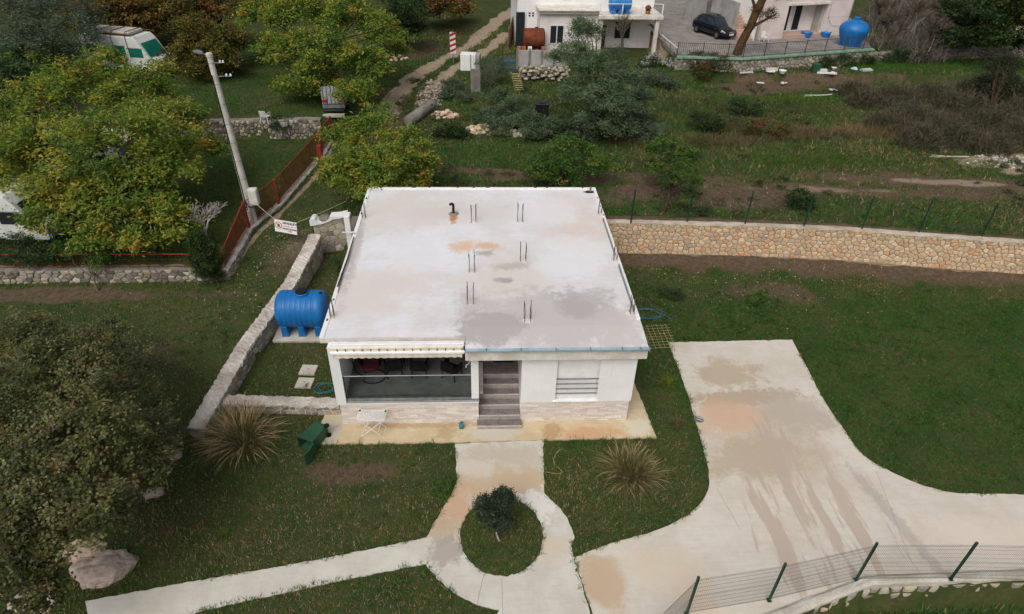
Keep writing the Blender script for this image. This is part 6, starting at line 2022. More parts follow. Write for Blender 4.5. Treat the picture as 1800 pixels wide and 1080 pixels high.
# stone table at the far right edge
st_ = thing('stone_table', 'pale stone table at the upper right edge', 'table', (*(57.092, 46.022), 4.2))
MB().bbox(-1.0, 1.0, -0.5, 0.5, 0.78, 0.9, 0.03).build('top', 'concrete', st_, local=True)
for sx in (-0.6, 0.6):
    MB().rings([[(sx - 0.2, -0.25, -0.1), (sx + 0.2, -0.25, -0.1), (sx + 0.2, 0.25, -0.1), (sx - 0.2, 0.25, -0.1)], [(sx - 0.13, -0.25, 0.78), (sx + 0.13, -0.25, 0.78), (sx + 0.13, 0.25, 0.78), (sx - 0.13, 0.25, 0.78)]]).build('leg', 'concrete', st_, local=True)

# ------------------------------------------------------------------ plants
def unit(v):
    return v / np.maximum(np.linalg.norm(v, axis=-1, keepdims=True), 1e-9)


def crown_arrays(blobs, clumps, per, cr, leaf, pal, wts, droop=0.2, low=-0.35, flat=0.65, inner=0.45, jit=0.22):
    """leaf faces gathered in clumps spread through the blobs; returns V, F, C, clump centres"""
    B = np.array(blobs, float)
    w = B[:, 3] ** 2
    bi = RNG.choice(len(B), clumps, p=w / w.sum())
    d = unit(RNG.normal(0, 1, (clumps * 3, 3)))
    d = d[d[:, 2] > low][:clumps]
    while len(d) < clumps:
        e = unit(RNG.normal(0, 1, (clumps, 3)))
        d = np.concatenate([d, e[e[:, 2] > low]])[:clumps]
    rad = B[bi, 3] * (inner + (1 - inner) * RNG.uniform(0, 1, clumps) ** 0.6) * RNG.uniform(0.85, 1.12, clumps)
    cc = B[bi, :3] + d * rad[:, None] * np.array([1, 1, 0.8])
    pal = np.array(pal)
    ci = RNG.choice(len(pal), clumps, p=np.array(wts) / sum(wts))
    n = clumps * per
    k = np.repeat(np.arange(clumps), per)
    p = cc[k] + RNG.normal(0, 1, (n, 3)) * cr * RNG.uniform(0.5, 1.2, (n, 1)) * np.array([1, 1, flat])
    a = unit(RNG.normal(0, 1, (n, 3)) * np.array([1, 1, 0.5]) + d[k] * 0.7 + np.array([0, 0, -droop]))
    nn = unit(RNG.normal(0, 0.55, (n, 3)) + d[k] * 0.4 + np.array([0, 0, 0.8]))
    wv = unit(np.cross(a, nn))
    L = leaf[0] * RNG.uniform(0.6, 1.3, (n, 1))
    Wd = leaf[1] * RNG.uniform(0.7, 1.25, (n, 1)) * 0.5
    bend = nn * L * 0.10
    V_ = np.stack([p - a * L * 0.5, p + wv * Wd + bend, p + a * L * 0.5, p - wv * Wd + bend], 1).reshape(-1, 3)
    F_ = np.arange(n * 4).reshape(-1, 4)
    c = pal[ci][k] * RNG.uniform(1 - jit, 1 + jit, (n, 1)) * RNG.uniform(0.93, 1.07, (n, 3))
    return V_, F_, np.repeat(np.clip(c, 0, 1), 4, axis=0), cc


def limb_mesh(base, centres, r0, n, fork=0.35, lean=(0, 0)):
    """tapered trunk with limbs curving out to some of the clumps"""
    mb_ = MB()
    base = Vector(base)
    cen = Vector(tuple(centres.mean(0)))
    fk = base.lerp(cen, fork) + Vector((random.uniform(-0.1, 0.1), random.uniform(-0.1, 0.1), 0))
    mid = base.lerp(fk, 0.5) + Vector((random.uniform(-0.12, 0.12), random.uniform(-0.1, 0.1), 0))
    mb_.tube([tuple(base - Vector((0, 0, 0.25))), tuple(base.lerp(mid, 0.2)), tuple(mid), tuple(fk)], [r0 * 1.5, r0 * 1.1, r0 * 0.95, r0 * 0.82], 9)
    ids = RNG.choice(len(centres), min(n, len(centres)), replace=False)
    for i in ids:
        t_ = Vector(tuple(centres[i]))
        s = fk.lerp(mid, random.uniform(0, 0.3))
        m1 = s.lerp(t_, 0.4) + Vector((random.uniform(-.2, .2), random.uniform(-.2, .2), 0.12 * (t_ - s).length))
        m2 = s.lerp(t_, 0.75) + Vector((random.uniform(-.2, .2), random.uniform(-.2, .2), 0.08 * (t_ - s).length))
        rr = r0 * random.uniform(0.28, 0.5)
        mb_.tube([tuple(s), tuple(m1), tuple(m2), tuple(t_)], [rr, rr * 0.65, rr * 0.4, rr * 0.12], 5, False)
        for _ in range(2):
            q_ = m1.lerp(t_, random.uniform(0.2, 0.8))
            e = q_ + Vector((random.uniform(-.5, .5), random.uniform(-.5, .5), random.uniform(0.1, .5)))
            mb_.tube([tuple(q_), tuple(q_.lerp(e, 0.5) + Vector((0, 0, 0.05))), tuple(e)], [rr * 0.3, rr * 0.18, rr * 0.06], 4, False)
    return mb_


def tree(name, label, cat, base, blobs, clumps, per, cr, leaf, pal, wts, bark='bark_dark', r0=0.16, limbs=16, droop=0.2, group=None, fork=0.35, inner=0.45, low=-0.35, flat=0.65):
    t_ = thing(name, label, cat, tuple(base), 0, group)
    extra = []
    for (bx_0, by_0, bz_0, br_0) in blobs:
        for _ in range(3 if br_0 > 0.6 else 0):
            a_0, e_0 = random.uniform(0, 6.283), random.uniform(-0.25, 0.7)
            extra.append((bx_0 + br_0 * 1.05 * math.cos(a_0), by_0 + br_0 * 1.05 * math.sin(a_0), bz_0 + br_0 * 0.8 * e_0, br_0 * random.uniform(0.22, 0.4)))
    blobs = list(blobs) + extra
    V_, F_, C_, cc = crown_arrays(blobs, clumps, per, cr, leaf, pal, wts, droop, low, flat, inner)
    link('crown', raw_mesh('crown', V_, F_, C_, 'leaf'), t_)
    limb_mesh(base, cc, r0, limbs, fork).build('trunk', bark, t_, smooth=True)
    return t_


# ------------------------------------------------------------------ arching grasses and brambles
def arcs(p, az, ln, lean, wid, col, seg=5, sag=0.55, tip=None):
    """ribbons that rise and bend over; p (n,3), others (n,)"""
    n = len(p)
    t_ = np.linspace(0, 1, seg + 1)
    hx = ln[:, None] * lean[:, None] * (t_ ** 1.3)[None]
    hz = ln[:, None] * (t_[None] * (1 - 0.25 * lean[:, None]) - sag * lean[:, None] * (t_ ** 2.2)[None])
    ca_, sa_ = np.cos(az)[:, None], np.sin(az)[:, None]
    c_ = np.stack([p[:, 0:1] + hx * ca_, p[:, 1:2] + hx * sa_, p[:, 2:3] + hz], -1)
    sd_ = np.stack([-np.sin(az), np.cos(az), RNG.normal(0, 0.35, n)], -1)
    sd_ = unit(sd_)[:, None, :] * (wid[:, None] * (1 - 0.8 * t_)[None])[..., None]
    if tip is not None:
        sd_ = unit(np.stack([-np.sin(az), np.cos(az), 0 * az], -1))[:, None, :] * (wid[:, None] * tip(t_)[None])[..., None]
    V_ = np.stack([c_ - sd_, c_ + sd_], 2).reshape(-1, 3)
    b_ = (np.arange(n) * (seg + 1) * 2)[:, None] + (np.arange(seg) * 2)[None]
    F_ = np.stack([b_, b_ + 1, b_ + 3, b_ + 2], -1).reshape(-1, 4)
    C_ = np.repeat(col, (seg + 1) * 2, axis=0)
    return V_, F_, C_


def join(parts):
    o_, Vs, Fs, Cs = 0, [], [], []
    for V_, F_, C_ in parts:
        Vs.append(V_)
        Fs.append(F_ + o_)
        Cs.append(C_)
        o_ += len(V_)
    return np.concatenate(Vs), np.concatenate(Fs), np.concatenate(Cs)


YEL = [S(134, 146, 56), S(112, 134, 52), S(160, 156, 62), S(182, 158, 68), S(90, 120, 50), S(190, 138, 66)]
YELW = [6, 6, 3.4, 0.7, 4, 0.05]
MIM = [S(110, 130, 95), S(94, 115, 80), S(128, 144, 110), S(72, 94, 64)]
GRN = [S(87, 119, 50), S(71, 103, 46), S(105, 133, 62), S(59, 87, 41)]
DKG = [S(62, 87, 46), S(50, 73, 39), S(75, 98, 52), S(43, 62, 34)]
BRN = [S(120, 101, 49), S(99, 90, 43), S(140, 114, 56), S(82, 84, 41), S(127, 88, 49)]
OAK = [S(114, 116, 72), S(96, 101, 60), S(134, 134, 90), S(80, 87, 52), S(128, 112, 74)]
GRY = [S(100, 116, 91), S(85, 103, 80), S(118, 129, 107), S(71, 89, 69)]

tree('acacia_tree', 'large yellow green acacia tree spreading over the campers at the left', 'tree', (-10.608, 10.122, 1.572),
     [(*(-20.312, 19.851, 5.400), 2.0), (*(-17.504, 20.449, 6.200), 2.1), (*(-14.656, 20.653, 6.000), 2.0), (*(-11.272, 16.791, 5.400), 1.8), (*(-15.957, 14.049, 5.200), 2.1), (*(-12.205, 12.582, 5.800), 2.3), (*(-10.097, 12.913, 4.800), 1.6),
      (*(-10.177, 17.188, 4.400), 0.9), (*(-17.529, 13.100, 4.400), 1.5), (*(-13.824, 10.854, 4.400), 1.6), (*(-11.482, 10.671, 4.200), 1.7), (*(-9.798, 10.573, 3.600), 1.0), (*(-12.297, 8.936, 3.200), 1.1), (*(-10.507, 9.022, 3.000), 0.9), (*(-24.587, 27.977, 5.000), 1.5), (*(-19.890, 28.683, 5.600), 1.2), (*(-18.954, 15.408, 4.800), 1.6), (*(-14.872, 9.833, 3.600), 1.0), (*(-17.436, 11.798, 3.800), 1.0), (*(-8.868, 10.108, 3.000), 0.7), (*(-9.206, 16.880, 4.200), 0.5)],
     1150, 54, 0.28, (0.23, 0.095), YEL, YELW, 'bark_dark', 0.22, 30, 0.35, 'acacia trees with yellowing leaves')
tree('acacia_tree', 'yellow green acacia tree behind the utility pole near the grey trailer', 'tree', (-5.6, 28.8, gz(-5.6, 28.8)),
     [(*(-11.173, 34.670, 7.200), 1.7), (*(-7.753, 33.821, 7.800), 2.0), (*(-4.528, 34.065, 7.600), 2.0), (*(-1.826, 32.446, 6.800), 1.6), (*(-8.908, 30.549, 6.000), 1.6), (*(-5.249, 28.313, 6.400), 2.0), (*(-2.525, 28.627, 5.600), 1.6), (*(-6.373, 27.943, 4.800), 1.4), (*(-7.980, 27.952, 4.400), 0.9), (*(-3.125, 25.528, 4.600), 1.3), (*(-1.306, 33.348, 5.400), 0.9)],
     700, 50, 0.30, (0.26, 0.11), YEL, [6, 6, 2.6, 0.4, 5, 0.02], 'bark_dark', 0.2, 22, 0.35, 'acacia trees with yellowing leaves')
tree('acacia_tree', 'low yellow green acacia tree just behind the rear left roof corner', 'tree', (-0.6, 16.2, gz(-0.6, 16.2)),
     [(*(-2.302, 17.363, 4.600), 1.0), (*(-0.826, 18.346, 5.000), 1.2), (*(1.170, 16.292, 4.800), 1.2), (*(-1.556, 14.378, 4.200), 1.2), (*(0.459, 13.819, 4.600), 1.4), (*(1.905, 15.250, 4.000), 0.9), (*(-0.309, 13.385, 3.600), 1.2), (*(-2.125, 14.521, 3.400), 0.8), (*(1.224, 14.029, 3.500), 1.0)],
     520, 46, 0.22, (0.21, 0.08), YEL, [6, 6, 3.2, 0.6, 4.5, 0.05], 'bark_dark', 0.14, 22, 0.35, 'acacia trees with yellowing leaves')
tree('mimosa_tree', 'grey green feathery mimosa tree in front of the far white house', 'tree', (13.040, 25.109, 2.429),
     [(*(12.806, 29.585, 7.600), 1.1), (*(11.558, 26.973, 6.800), 1.3), (*(12.955, 24.748, 6.600), 1.5), (*(14.849, 25.217, 5.400), 1.4), (*(11.575, 24.559, 5.200), 1.2), (*(13.376, 22.909, 5.000), 1.6), (*(15.234, 24.316, 4.000), 1.1), (*(12.731, 22.659, 3.800), 1.2), (*(14.266, 22.759, 3.400), 1.0), (*(16.305, 26.068, 4.400), 0.7)],
     900, 56, 0.24, (0.20, 0.045), MIM, [4, 4, 3, 3], 'bark_dark', 0.2, 24, 0.1)
tree('mimosa_shrub', 'grey green wispy shrub growing around the black compost bin', 'shrub', (7.004, 25.030, 2.426),
     [(*(6.208, 28.128, 3.600), 0.9), (*(7.409, 25.954, 3.400), 1.1), (*(5.928, 25.361, 3.200), 0.9), (*(8.307, 24.620, 3.200), 0.8), (*(6.586, 24.065, 3.000), 0.9), (*(10.081, 23.246, 3.200), 0.8), (*(8.612, 23.315, 2.900), 0.7)],
     380, 48, 0.2, (0.2, 0.045), MIM, [3, 4, 2, 4], 'bark_dark', 0.07, 18, 0.0)
tree('wispy_shrub', 'pale grey green wispy shrub beside the white cabinet', 'shrub', (6.032, 32.594, 2.730), [(*(6.071, 35.390, 3.900), 0.9), (*(6.854, 34.106, 3.600), 0.7), (*(5.513, 33.234, 3.400), 0.7)], 90, 40, 0.22, (0.22, 0.03), GRY, [3, 3, 3, 1], 'bark_grey', 0.05, 14, -0.2)
tree('leafy_tree', 'small bright green tree right behind the roof edge', 'tree', (10.0, 16.9, gz(10, 16.9)), [(*(8.926, 17.132, 3.400), 0.9), (*(10.321, 17.591, 3.800), 1.1), (*(11.638, 16.819, 3.300), 0.9), (*(9.901, 16.230, 3.000), 1.0), (*(8.492, 16.685, 2.900), 0.6)], 230, 40, 0.2, (0.2, 0.06), GRN + [S(140, 140, 56)], [4, 3, 3, 2, 1], 'bark_dark', 0.08, 16, 0.3)
tree('leafy_tree', 'slender green tree with several stems behind the retaining wall', 'tree', (15.029, 13.231, 2.040), [(*(15.460, 16.648, 4.400), 0.8), (*(16.427, 15.998, 4.000), 0.8), (*(14.917, 16.137, 3.600), 0.6), (*(16.672, 14.533, 3.300), 0.6), (*(15.518, 14.378, 3.600), 0.6), (*(16.424, 13.670, 2.700), 0.45)], 170, 40, 0.17, (0.2, 0.05), GRN + [S(122, 130, 56)], [4, 3, 3, 3, 1.5], 'bark_dark', 0.07, 18, 0.4, fork=0.5)
for spec in (('round dark green bush behind the fence posts', (22.800, 13.626, 2.045), [(*(22.614, 14.024, 2.600), 0.6), (*(23.055, 13.873, 2.400), 0.5)], 60, DKG), ('small dark bush at the foot of the slender tree', (17.204, 13.230, 2.040), [(*(17.183, 13.118, 2.300), 0.45)], 26, DKG),
             ('dark green bush beside the fallen log', (3.202, 23.815, 2.384), [(*(3.413, 23.509, 2.800), 0.8), (*(2.465, 23.684, 2.500), 0.5), (*(4.337, 23.442, 2.600), 0.5)], 80, DKG), ('climbing shrub on the stone wall behind the neighbouring lawn', (-8.099, 24.636, 3.000), [(*(-7.997, 24.811, 2.800), 0.7), (*(-8.695, 24.929, 2.600), 0.5)], 60, DKG),
             ('small green bush on the lawn right of the house', (18.848, 7.880, 0.000), [(*(18.847, 7.929, 0.300), 0.32), (*(18.418, 7.688, 0.200), 0.3)], 40, GRN), ('leafy bush overhanging the neighbouring stone wall at the left edge', (-16.447, 8.908, 1.548), [(*(-16.466, 9.398, 2.200), 1.1), (*(-15.150, 8.953, 2.000), 0.8)], 90, DKG),
             ('leafy young tree in front of the stone wall, left of the rusty fence end', (-12.450, 7.932, 0.862), [(*(-13.113, 9.117, 2.200), 0.8), (*(-12.141, 8.741, 1.900), 0.6), (*(-14.146, 9.384, 2.200), 0.6)], 70, GRN), ('brownish bush on the corner of the platform wall', (23.367, 35.319, 3.450), [(*(22.917, 36.535, 3.900), 1.1), (*(24.594, 35.874, 4.000), 1.1), (*(23.635, 35.726, 3.400), 1.0), (*(26.389, 36.392, 3.700), 0.8)], 230, BRN[3:] + DKG[:2]),
             ('white flowering bush below the porch of the far house', (21.067, 36.798, 3.450), [(*(19.639, 37.106, 3.900), 0.8), (*(21.261, 36.855, 3.800), 0.8), (*(18.599, 36.482, 3.600), 0.6)], 110, DKG[:2] + [S(206, 206, 200), S(70, 88, 56)]),
             ('ivy like green bush covering the rubble wall near the green box', (34.913, 36.453, 3.450), [(*(34.691, 37.750, 3.700), 0.7), (*(36.584, 38.158, 3.800), 0.8), (*(38.297, 38.591, 3.800), 0.7)], 100, DKG), ('ivy bush on the dry stone wall under the thicket', (43.132, 39.772, 3.450), [(*(41.707, 39.437, 4.000), 0.8), (*(43.970, 39.706, 4.100), 0.8), (*(40.651, 39.092, 3.600), 0.6)], 100, DKG),
             ('dark sprawling shrub right of the grey green mimosa', (16.851, 25.467, 2.441), [(*(16.278, 25.001, 3.000), 0.9), (*(16.801, 23.713, 2.800), 0.7), (*(15.549, 23.127, 2.700), 0.7)], 110, GRY), ('low dark shrub between the mimosa and the white flowering bush', (19.610, 34.191, 2.810), [(*(19.035, 34.012, 3.300), 0.9), (*(20.114, 33.552, 3.000), 0.8)], 100, GRY),
             ('dark shrub in front of the mimosa trunk', (11.146, 23.909, 2.387), [(*(11.093, 23.775, 2.900), 0.9), (*(12.152, 23.079, 2.700), 0.8), (*(10.131, 23.464, 2.700), 0.7)], 130, GRY), ('low olive bush on the field left of the soil strip', (20.656, 25.524, 2.443), [(*(20.321, 25.358, 2.900), 0.9), (*(21.187, 24.869, 2.800), 0.8)], 100, DKG[:2] + BRN[3:4]),
             ('brownish low bush in the middle of the field', (24.543, 24.568, 2.410), [(*(24.055, 24.584, 2.800), 0.9), (*(25.321, 24.275, 2.800), 0.8)], 90, BRN[3:] + OAK[:2]), ('green bush on the field below the debris', (24.361, 28.855, 2.560), [(*(24.015, 28.130, 3.000), 0.7), (*(24.937, 27.701, 2.900), 0.6)], 70, DKG),
             ('shrub among the rubble beside the inner track', (3.557, 31.925, 2.696), [(*(3.343, 32.376, 3.200), 0.8), (*(2.748, 30.906, 3.000), 0.6), (*(4.028, 30.261, 3.000), 0.6)], 70, GRY), ('low weedy bush at the left of the retaining wall lawn', (14.594, 8.781, 0.000), [(*(14.353, 8.550, 0.250), 0.4), (*(14.847, 8.219, 0.200), 0.35)], 40, DKG),
             ('green plants growing at the inner foot of the gate wall', (-2.159, 10.785, 0.000), [(*(-2.092, 10.630, 0.700), 0.3), (*(-1.768, 10.244, 0.500), 0.3)], 26, DKG), ('rounded green weed clump in the left corner of the path edge', (4.125, -3.144, 0.000), [(*(3.930, -2.996, 0.120), 0.28), (*(3.789, -3.312, 0.100), 0.25)], 30, GRN)):
    lab, base, bl, cl, pal_ = spec
    small = bl[0][3] < 0.5
    tree('bush', lab, 'bush', base, bl, cl, 36, 0.10 if small else 0.17, (0.07, 0.035) if small else (0.14, 0.06), pal_, [1] * len(pal_), 'bark_grey', 0.02 if small else 0.05, 8, 0.1)

# trees behind the campers and along the top edge
for lab, base, bl, cl, per, leaf_, pal_, cr_ in (
        ('grey green feathery conifer in the upper left corner', (-29.5, 38.5, 3.5), [(*(-27.555, 33.084, 7.500), 2.2), (*(-24.879, 32.677, 7.800), 2.4), (*(-23.358, 31.800, 6.500), 1.8), (*(-26.136, 31.398, 5.800), 2.2), (*(-28.144, 30.971, 5.500), 2.0), (*(-24.843, 32.339, 4.800), 1.3)], 420, 40, (0.3, 0.06), GRY, 0.36),
        ('dark green bushy tree at the left edge beneath the conifer', (-27, 27, 3.2), [(*(-25.113, 25.402, 5.000), 1.8), (*(-25.395, 28.581, 5.200), 1.6), (*(-23.266, 21.370, 4.200), 1.6)], 190, 40, (0.26, 0.12), DKG, 0.3),
        ('brown leaved tree behind the camper, leftmost of the brown row', (-31, 48, 4.0), [(*(-26.181, 41.607, 6.500), 2.4), (*(-25.416, 40.488, 5.200), 2.0), (*(-27.921, 42.111, 5.500), 1.8)], 210, 40, (0.3, 0.14), BRN, 0.36),
        ('brown leaved tree behind the camper, middle of the brown row', (-24, 48, 4.0), [(*(-22.595, 40.938, 6.800), 2.6), (*(-22.519, 41.397, 5.400), 2.2), (*(-24.300, 41.611, 5.200), 1.6)], 230, 40, (0.3, 0.14), BRN, 0.36),
        ('brown leaved tree behind the camper, rightmost of the brown row', (-17.5, 46, 3.8), [(*(-18.793, 40.512, 6.800), 2.4), (*(-20.457, 40.875, 5.400), 1.9), (*(-16.101, 40.785, 7.000), 2.0)], 220, 40, (0.3, 0.14), BRN, 0.36),
        ('olive yellow tree between the camper and the utility pole', (-16.8, 36, 3.4), [(*(-16.593, 36.242, 6.000), 1.7), (*(-16.848, 34.281, 4.800), 1.4), (*(-14.706, 33.547, 4.800), 1.6), (*(-14.153, 36.262, 5.400), 1.5), (*(-15.435, 32.652, 4.000), 1.2)], 260, 42, (0.28, 0.12), [S(112, 104, 44), S(94, 94, 40), S(128, 112, 50), S(72, 78, 36)], 0.32),
        ('dark green tree beside the dirt track at the top', (-1.6, 46, 3.2), [(*(-0.913, 41.666, 6.600), 1.8), (*(-0.530, 43.294, 5.000), 1.4), (*(-1.871, 42.773, 5.000), 1.2)], 150, 40, (0.28, 0.12), DKG, 0.34),
        ('brown bush at the top edge above the grassy bank', (3, 60, 3.8), [(*(1.599, 48.691, 6.000), 2.0), (*(2.803, 52.059, 5.000), 1.4), (*(0.350, 50.771, 5.000), 1.4)], 150, 36, (0.32, 0.16), BRN, 0.36),
        ('dark evergreen tree in the upper right corner beside the thicket', (50, 46, 4.3), [(*(46.787, 40.189, 7.500), 2.4), (*(47.778, 38.740, 6.000), 2.0), (*(46.653, 39.310, 5.400), 1.4)], 230, 40, (0.28, 0.12), DKG, 0.34),
        ('deep green tree at the right edge above the stone table', (57, 48, 4.3), [(*(50.573, 40.047, 7.800), 2.4), (*(50.755, 38.688, 6.500), 1.6), (*(49.844, 40.637, 7.000), 1.8), (*(50.860, 39.374, 5.200), 1.2)], 250, 40, (0.28, 0.12), [S(46, 62, 32), S(38, 52, 28), S(88, 90, 40), S(56, 72, 38)], 0.34),
        ('dark bush standing in the brambles at the right edge', (42, 27, 2.6), [(*(45.404, 31.892, 5.000), 1.2), (*(43.842, 30.162, 4.200), 1.3), (*(44.999, 29.450, 4.000), 1.2), (*(42.906, 30.011, 3.600), 1.0)], 190, 40, (0.2, 0.07), [S(60, 66, 46), S(50, 56, 40), S(74, 78, 54)], 0.26)):
    b0 = (base[0], base[1], gz(base[0], base[1]))
    tree('background_tree', lab, 'tree', b0, bl, cl, per, cr_, leaf_, pal_, [1] * len(pal_), 'bark_dark', 0.17, 16, 0.2)
# wood that closes the view beyond the gardens
bl = []
for x in np.arange(-75, 95, 3.2):
    for yy in (62, 69):
        if 7.5 < x < 50 and yy < 66:
            continue
        bl.append((x + random.uniform(-1, 1), yy + random.uniform(-2, 2), gz(x, yy) + random.uniform(2.2, 4.2), random.uniform(2.2, 3.2)))
bl += [(x, 53 + random.uniform(-1.5, 1.5), 5.6 + random.uniform(-0.6, 1), 2.4) for x in np.arange(-62, -8, 3.0)]
V_, F_, C_, cc = crown_arrays(bl, 1900, 28, 0.6, (0.5, 0.26), BRN[:4] + DKG, [1, 1, 0.7, 1, 1.6, 1.6, 1, 1])
tag(link('far_wood', raw_mesh('far_wood', V_, F_, C_, 'leaf')), 'autumn brown and green wood closing the view behind the houses', 'wood', kind='stuff')

# oak in the lower left corner
tree('oak_tree', 'large olive brown oak tree filling the lower left corner', 'tree', (-8.4, -3.6, 0.05),
     [(*(-10.714, 0.658, 3.400), 1.3), (*(-8.127, -0.770, 3.800), 1.4), (*(-6.712, -0.762, 3.400), 1.1), (*(-8.022, -3.293, 4.200), 1.6), (*(-5.721, -4.087, 4.600), 1.6), (*(-5.063, -3.225, 3.600), 1.0), (*(-6.467, -5.850, 4.200), 1.5), (*(-4.985, -6.072, 4.200), 1.3),
      (*(-4.481, -5.131, 3.400), 0.85), (*(-6.434, -7.006, 3.400), 1.2), (*(-5.394, -7.117, 3.400), 0.9), (*(-6.282, -8.195, 2.800), 1.0), (*(-5.634, -8.051, 2.400), 0.6), (*(-4.771, -6.148, 3.000), 0.6), (*(-4.543, -3.642, 2.800), 0.6), (*(-9.027, -4.367, 4.400), 1.6), (*(-7.699, -6.924, 3.800), 1.5)],
     1150, 58, 0.15, (0.11, 0.075), OAK, [4, 4, 2.5, 3, 0.5], 'bark_grey', 0.2, 60, 0.15, inner=0.4)
tree('wispy_shrub', 'thin greyish shrub with sparse leaves at the top edge of the oak', 'shrub', (-8.880, 3.096, 0.532), [(*(-9.413, 2.977, 1.800), 0.9), (*(-7.855, 2.492, 1.600), 0.9), (*(-6.702, 1.806, 1.300), 0.6)], 110, 26, 0.2, (0.10, 0.04), [S(124, 120, 94), S(98, 98, 68), S(84, 86, 56)], [1, 1, 1], 'bark_grey', 0.04, 34, -0.1)
tree('wispy_shrub', 'loose grey leaved shrub at the broken end of the boundary wall', 'shrub', (-5.788, -1.190, 0.135), [(*(-5.798, -1.368, 0.900), 0.5), (*(-5.362, -1.149, 0.800), 0.35), (*(-5.837, -2.306, 0.800), 0.45)], 70, 26, 0.14, (0.08, 0.04), [S(150, 150, 124), S(108, 110, 78), S(90, 94, 62)], [1, 1, 1], 'bark_grey', 0.03, 16, 0)
for (px_, r_, lab) in (((-6.181, -5.788, 0.000), 0.75, 'largest pale rock slab under the oak by the footpath end'), ((-7.011, -5.095, 0.000), 0.5, 'pale rock half hidden by oak leaves above the largest slab'), ((-7.597, -6.829, 0.000), 0.6, 'pale rock at the bottom edge under the oak'), ((-6.446, -3.853, 0.000), 0.32, 'small whitish rock showing through the oak branches'), ((-5.794, -1.444, 0.117), 0.3, 'whitish rock beside the broken wall end'), ((-5.688, -3.035, 0.000), 0.3, 'flat pale rock between the fountain grass and the oak')):
    bm_ = bmesh.new()
    bmesh.ops.create_icosphere(bm_, subdivisions=4, radius=1.0)
    sd_ = random.uniform(0, 50)
    for v_ in bm_.verts:
        c_ = v_.co.copy()
        f1 = float(fbm(c_.x * 1.0 + sd_, c_.y * 1.0 + c_.z * 0.8, 0.9, 3, 4))
        f2 = float(fbm(c_.x + sd_ + 7, c_.y - c_.z, 0.22, 8, 3))
        q_ = r_ * (0.62 + 0.75 * f1 + 0.22 * (f2 - 0.5))
        v_.co = Vector((px_[0] + c_.x * q_ * 1.25, px_[1] + c_.y * q_ * 0.95, gz(px_[0], px_[1]) - 0.05 + c_.z * q_ * 0.34 + 0.05 * (f2 - 0.5)))
    me_ = bpy.data.meshes.new('rock')
    bm_.to_mesh(me_)
    bm_.free()
    ca_ = me_.color_attributes.new('Col', 'FLOAT_COLOR', 'POINT')
    k_ = np.array(random.choice([S(188, 166, 148), S(176, 160, 146), S(190, 176, 160)]))
    ca_.data.foreach_set('color', np.tile(np.append(k_, 1.0), len(me_.vertices)).astype(np.float32))
    me_.materials.append(MATS['rock'])
    tag(link('rock', me_), lab, 'rock')

# narrow evergreen and bare fig by the fence corner
cb_ = (-7.506, 8.590, 0.910)
tree('cypress_shrub', 'dense narrow evergreen shrub at the corner of the neighbouring fence', 'shrub', cb_, [(cb_[0], cb_[1], cb_[2] + 0.5, 0.55), (cb_[0], cb_[1], cb_[2] + 1.0, 0.62), (cb_[0], cb_[1], cb_[2] + 1.5, 0.6), (cb_[0] - 0.05, cb_[1], cb_[2] + 2.0, 0.5), (cb_[0], cb_[1], cb_[2] + 2.4, 0.34)], 260, 44, 0.12, (0.13, 0.035), [S(64, 86, 40), S(52, 74, 36), S(78, 98, 48)], [1, 1, 1], 'bark_grey', 0.08, 6, -0.6)


def bare_tree(name, label, base, h, spread, r0, depth, bark, seed, cat='tree', forks=3, up=0.5, dec=0.6):
    rnd = random.Random(seed)
    t_ = thing(name, label, cat, tuple(base))
    mb_ = MB()

    def grow_(p, d, ln, r, lv):
        q_ = p + d * ln * 0.5 + Vector((rnd.uniform(-1, 1), rnd.uniform(-1, 1), rnd.uniform(-.4, .4))) * ln * 0.08
        e = p + d * ln
        mb_.tube([tuple(p), tuple(q_), tuple(e)], [r, r * 0.8, r * 0.62], 6 if lv > 2 else 4, False)
        if lv <= 0:
            return
        for _ in range(forks):
            nd = (d + Vector((rnd.uniform(-1, 1), rnd.uniform(-1, 1), rnd.uniform(-0.5, 0.8) * up * 1.6)) * spread).normalized()
            grow_(e.lerp(p, rnd.uniform(0, 0.35)), nd, ln * rnd.uniform(0.55, 0.85), r * dec, lv - 1)
    grow_(Vector(base) - Vector((0, 0, 0.1)), Vector((rnd.uniform(-.1, .1), rnd.uniform(-.1, .1), 1)).normalized(), h, r0, depth)
    mb_.build('branches', bark, t_)
    return t_


bare_tree('fig_tree', 'leafless pale fig tree behind the evergreen shrub', (-7.892, 10.417, 1.578), 1.25, 0.8, 0.075, 5, 'bark_pale', 4, up=0.5, dec=0.66)
bare_tree('bare_sapling', 'thin leafless sapling behind the retaining wall at the right', (27.501, 12.568, 2.032), 0.55, 0.6, 0.03, 4, 'bark_grey', 9)
bare_tree('bare_tree', 'leafless grey tree in front of the far house porch', (17.173, 38.394, 3.450), 1.5, 0.6, 0.09, 5, 'bark_grey', 12, dec=0.64)
bare_tree('bare_bush', 'leafless grey twiggy bush beside the gate and the trailer', (-5.637, 24.559, 1.861), 0.45, 0.8, 0.04, 4, 'bark_grey', 15, 'bush')
for k, (bp_, lab) in enumerate((((-11.062, 27.683, 3.094), 'slender leafless sapling behind the utility pole, left one'), ((-9.382, 27.180, 3.076), 'slender leafless sapling behind the utility pole, right one'), ((-13.602, 25.515, 3.018), 'pale thin sapling left of the utility pole'))):
    bare_tree('bare_sapling', lab, bp_, 0.7, 0.28, 0.03, 3, 'bark_grey', 21 + k, forks=2, up=1.2)
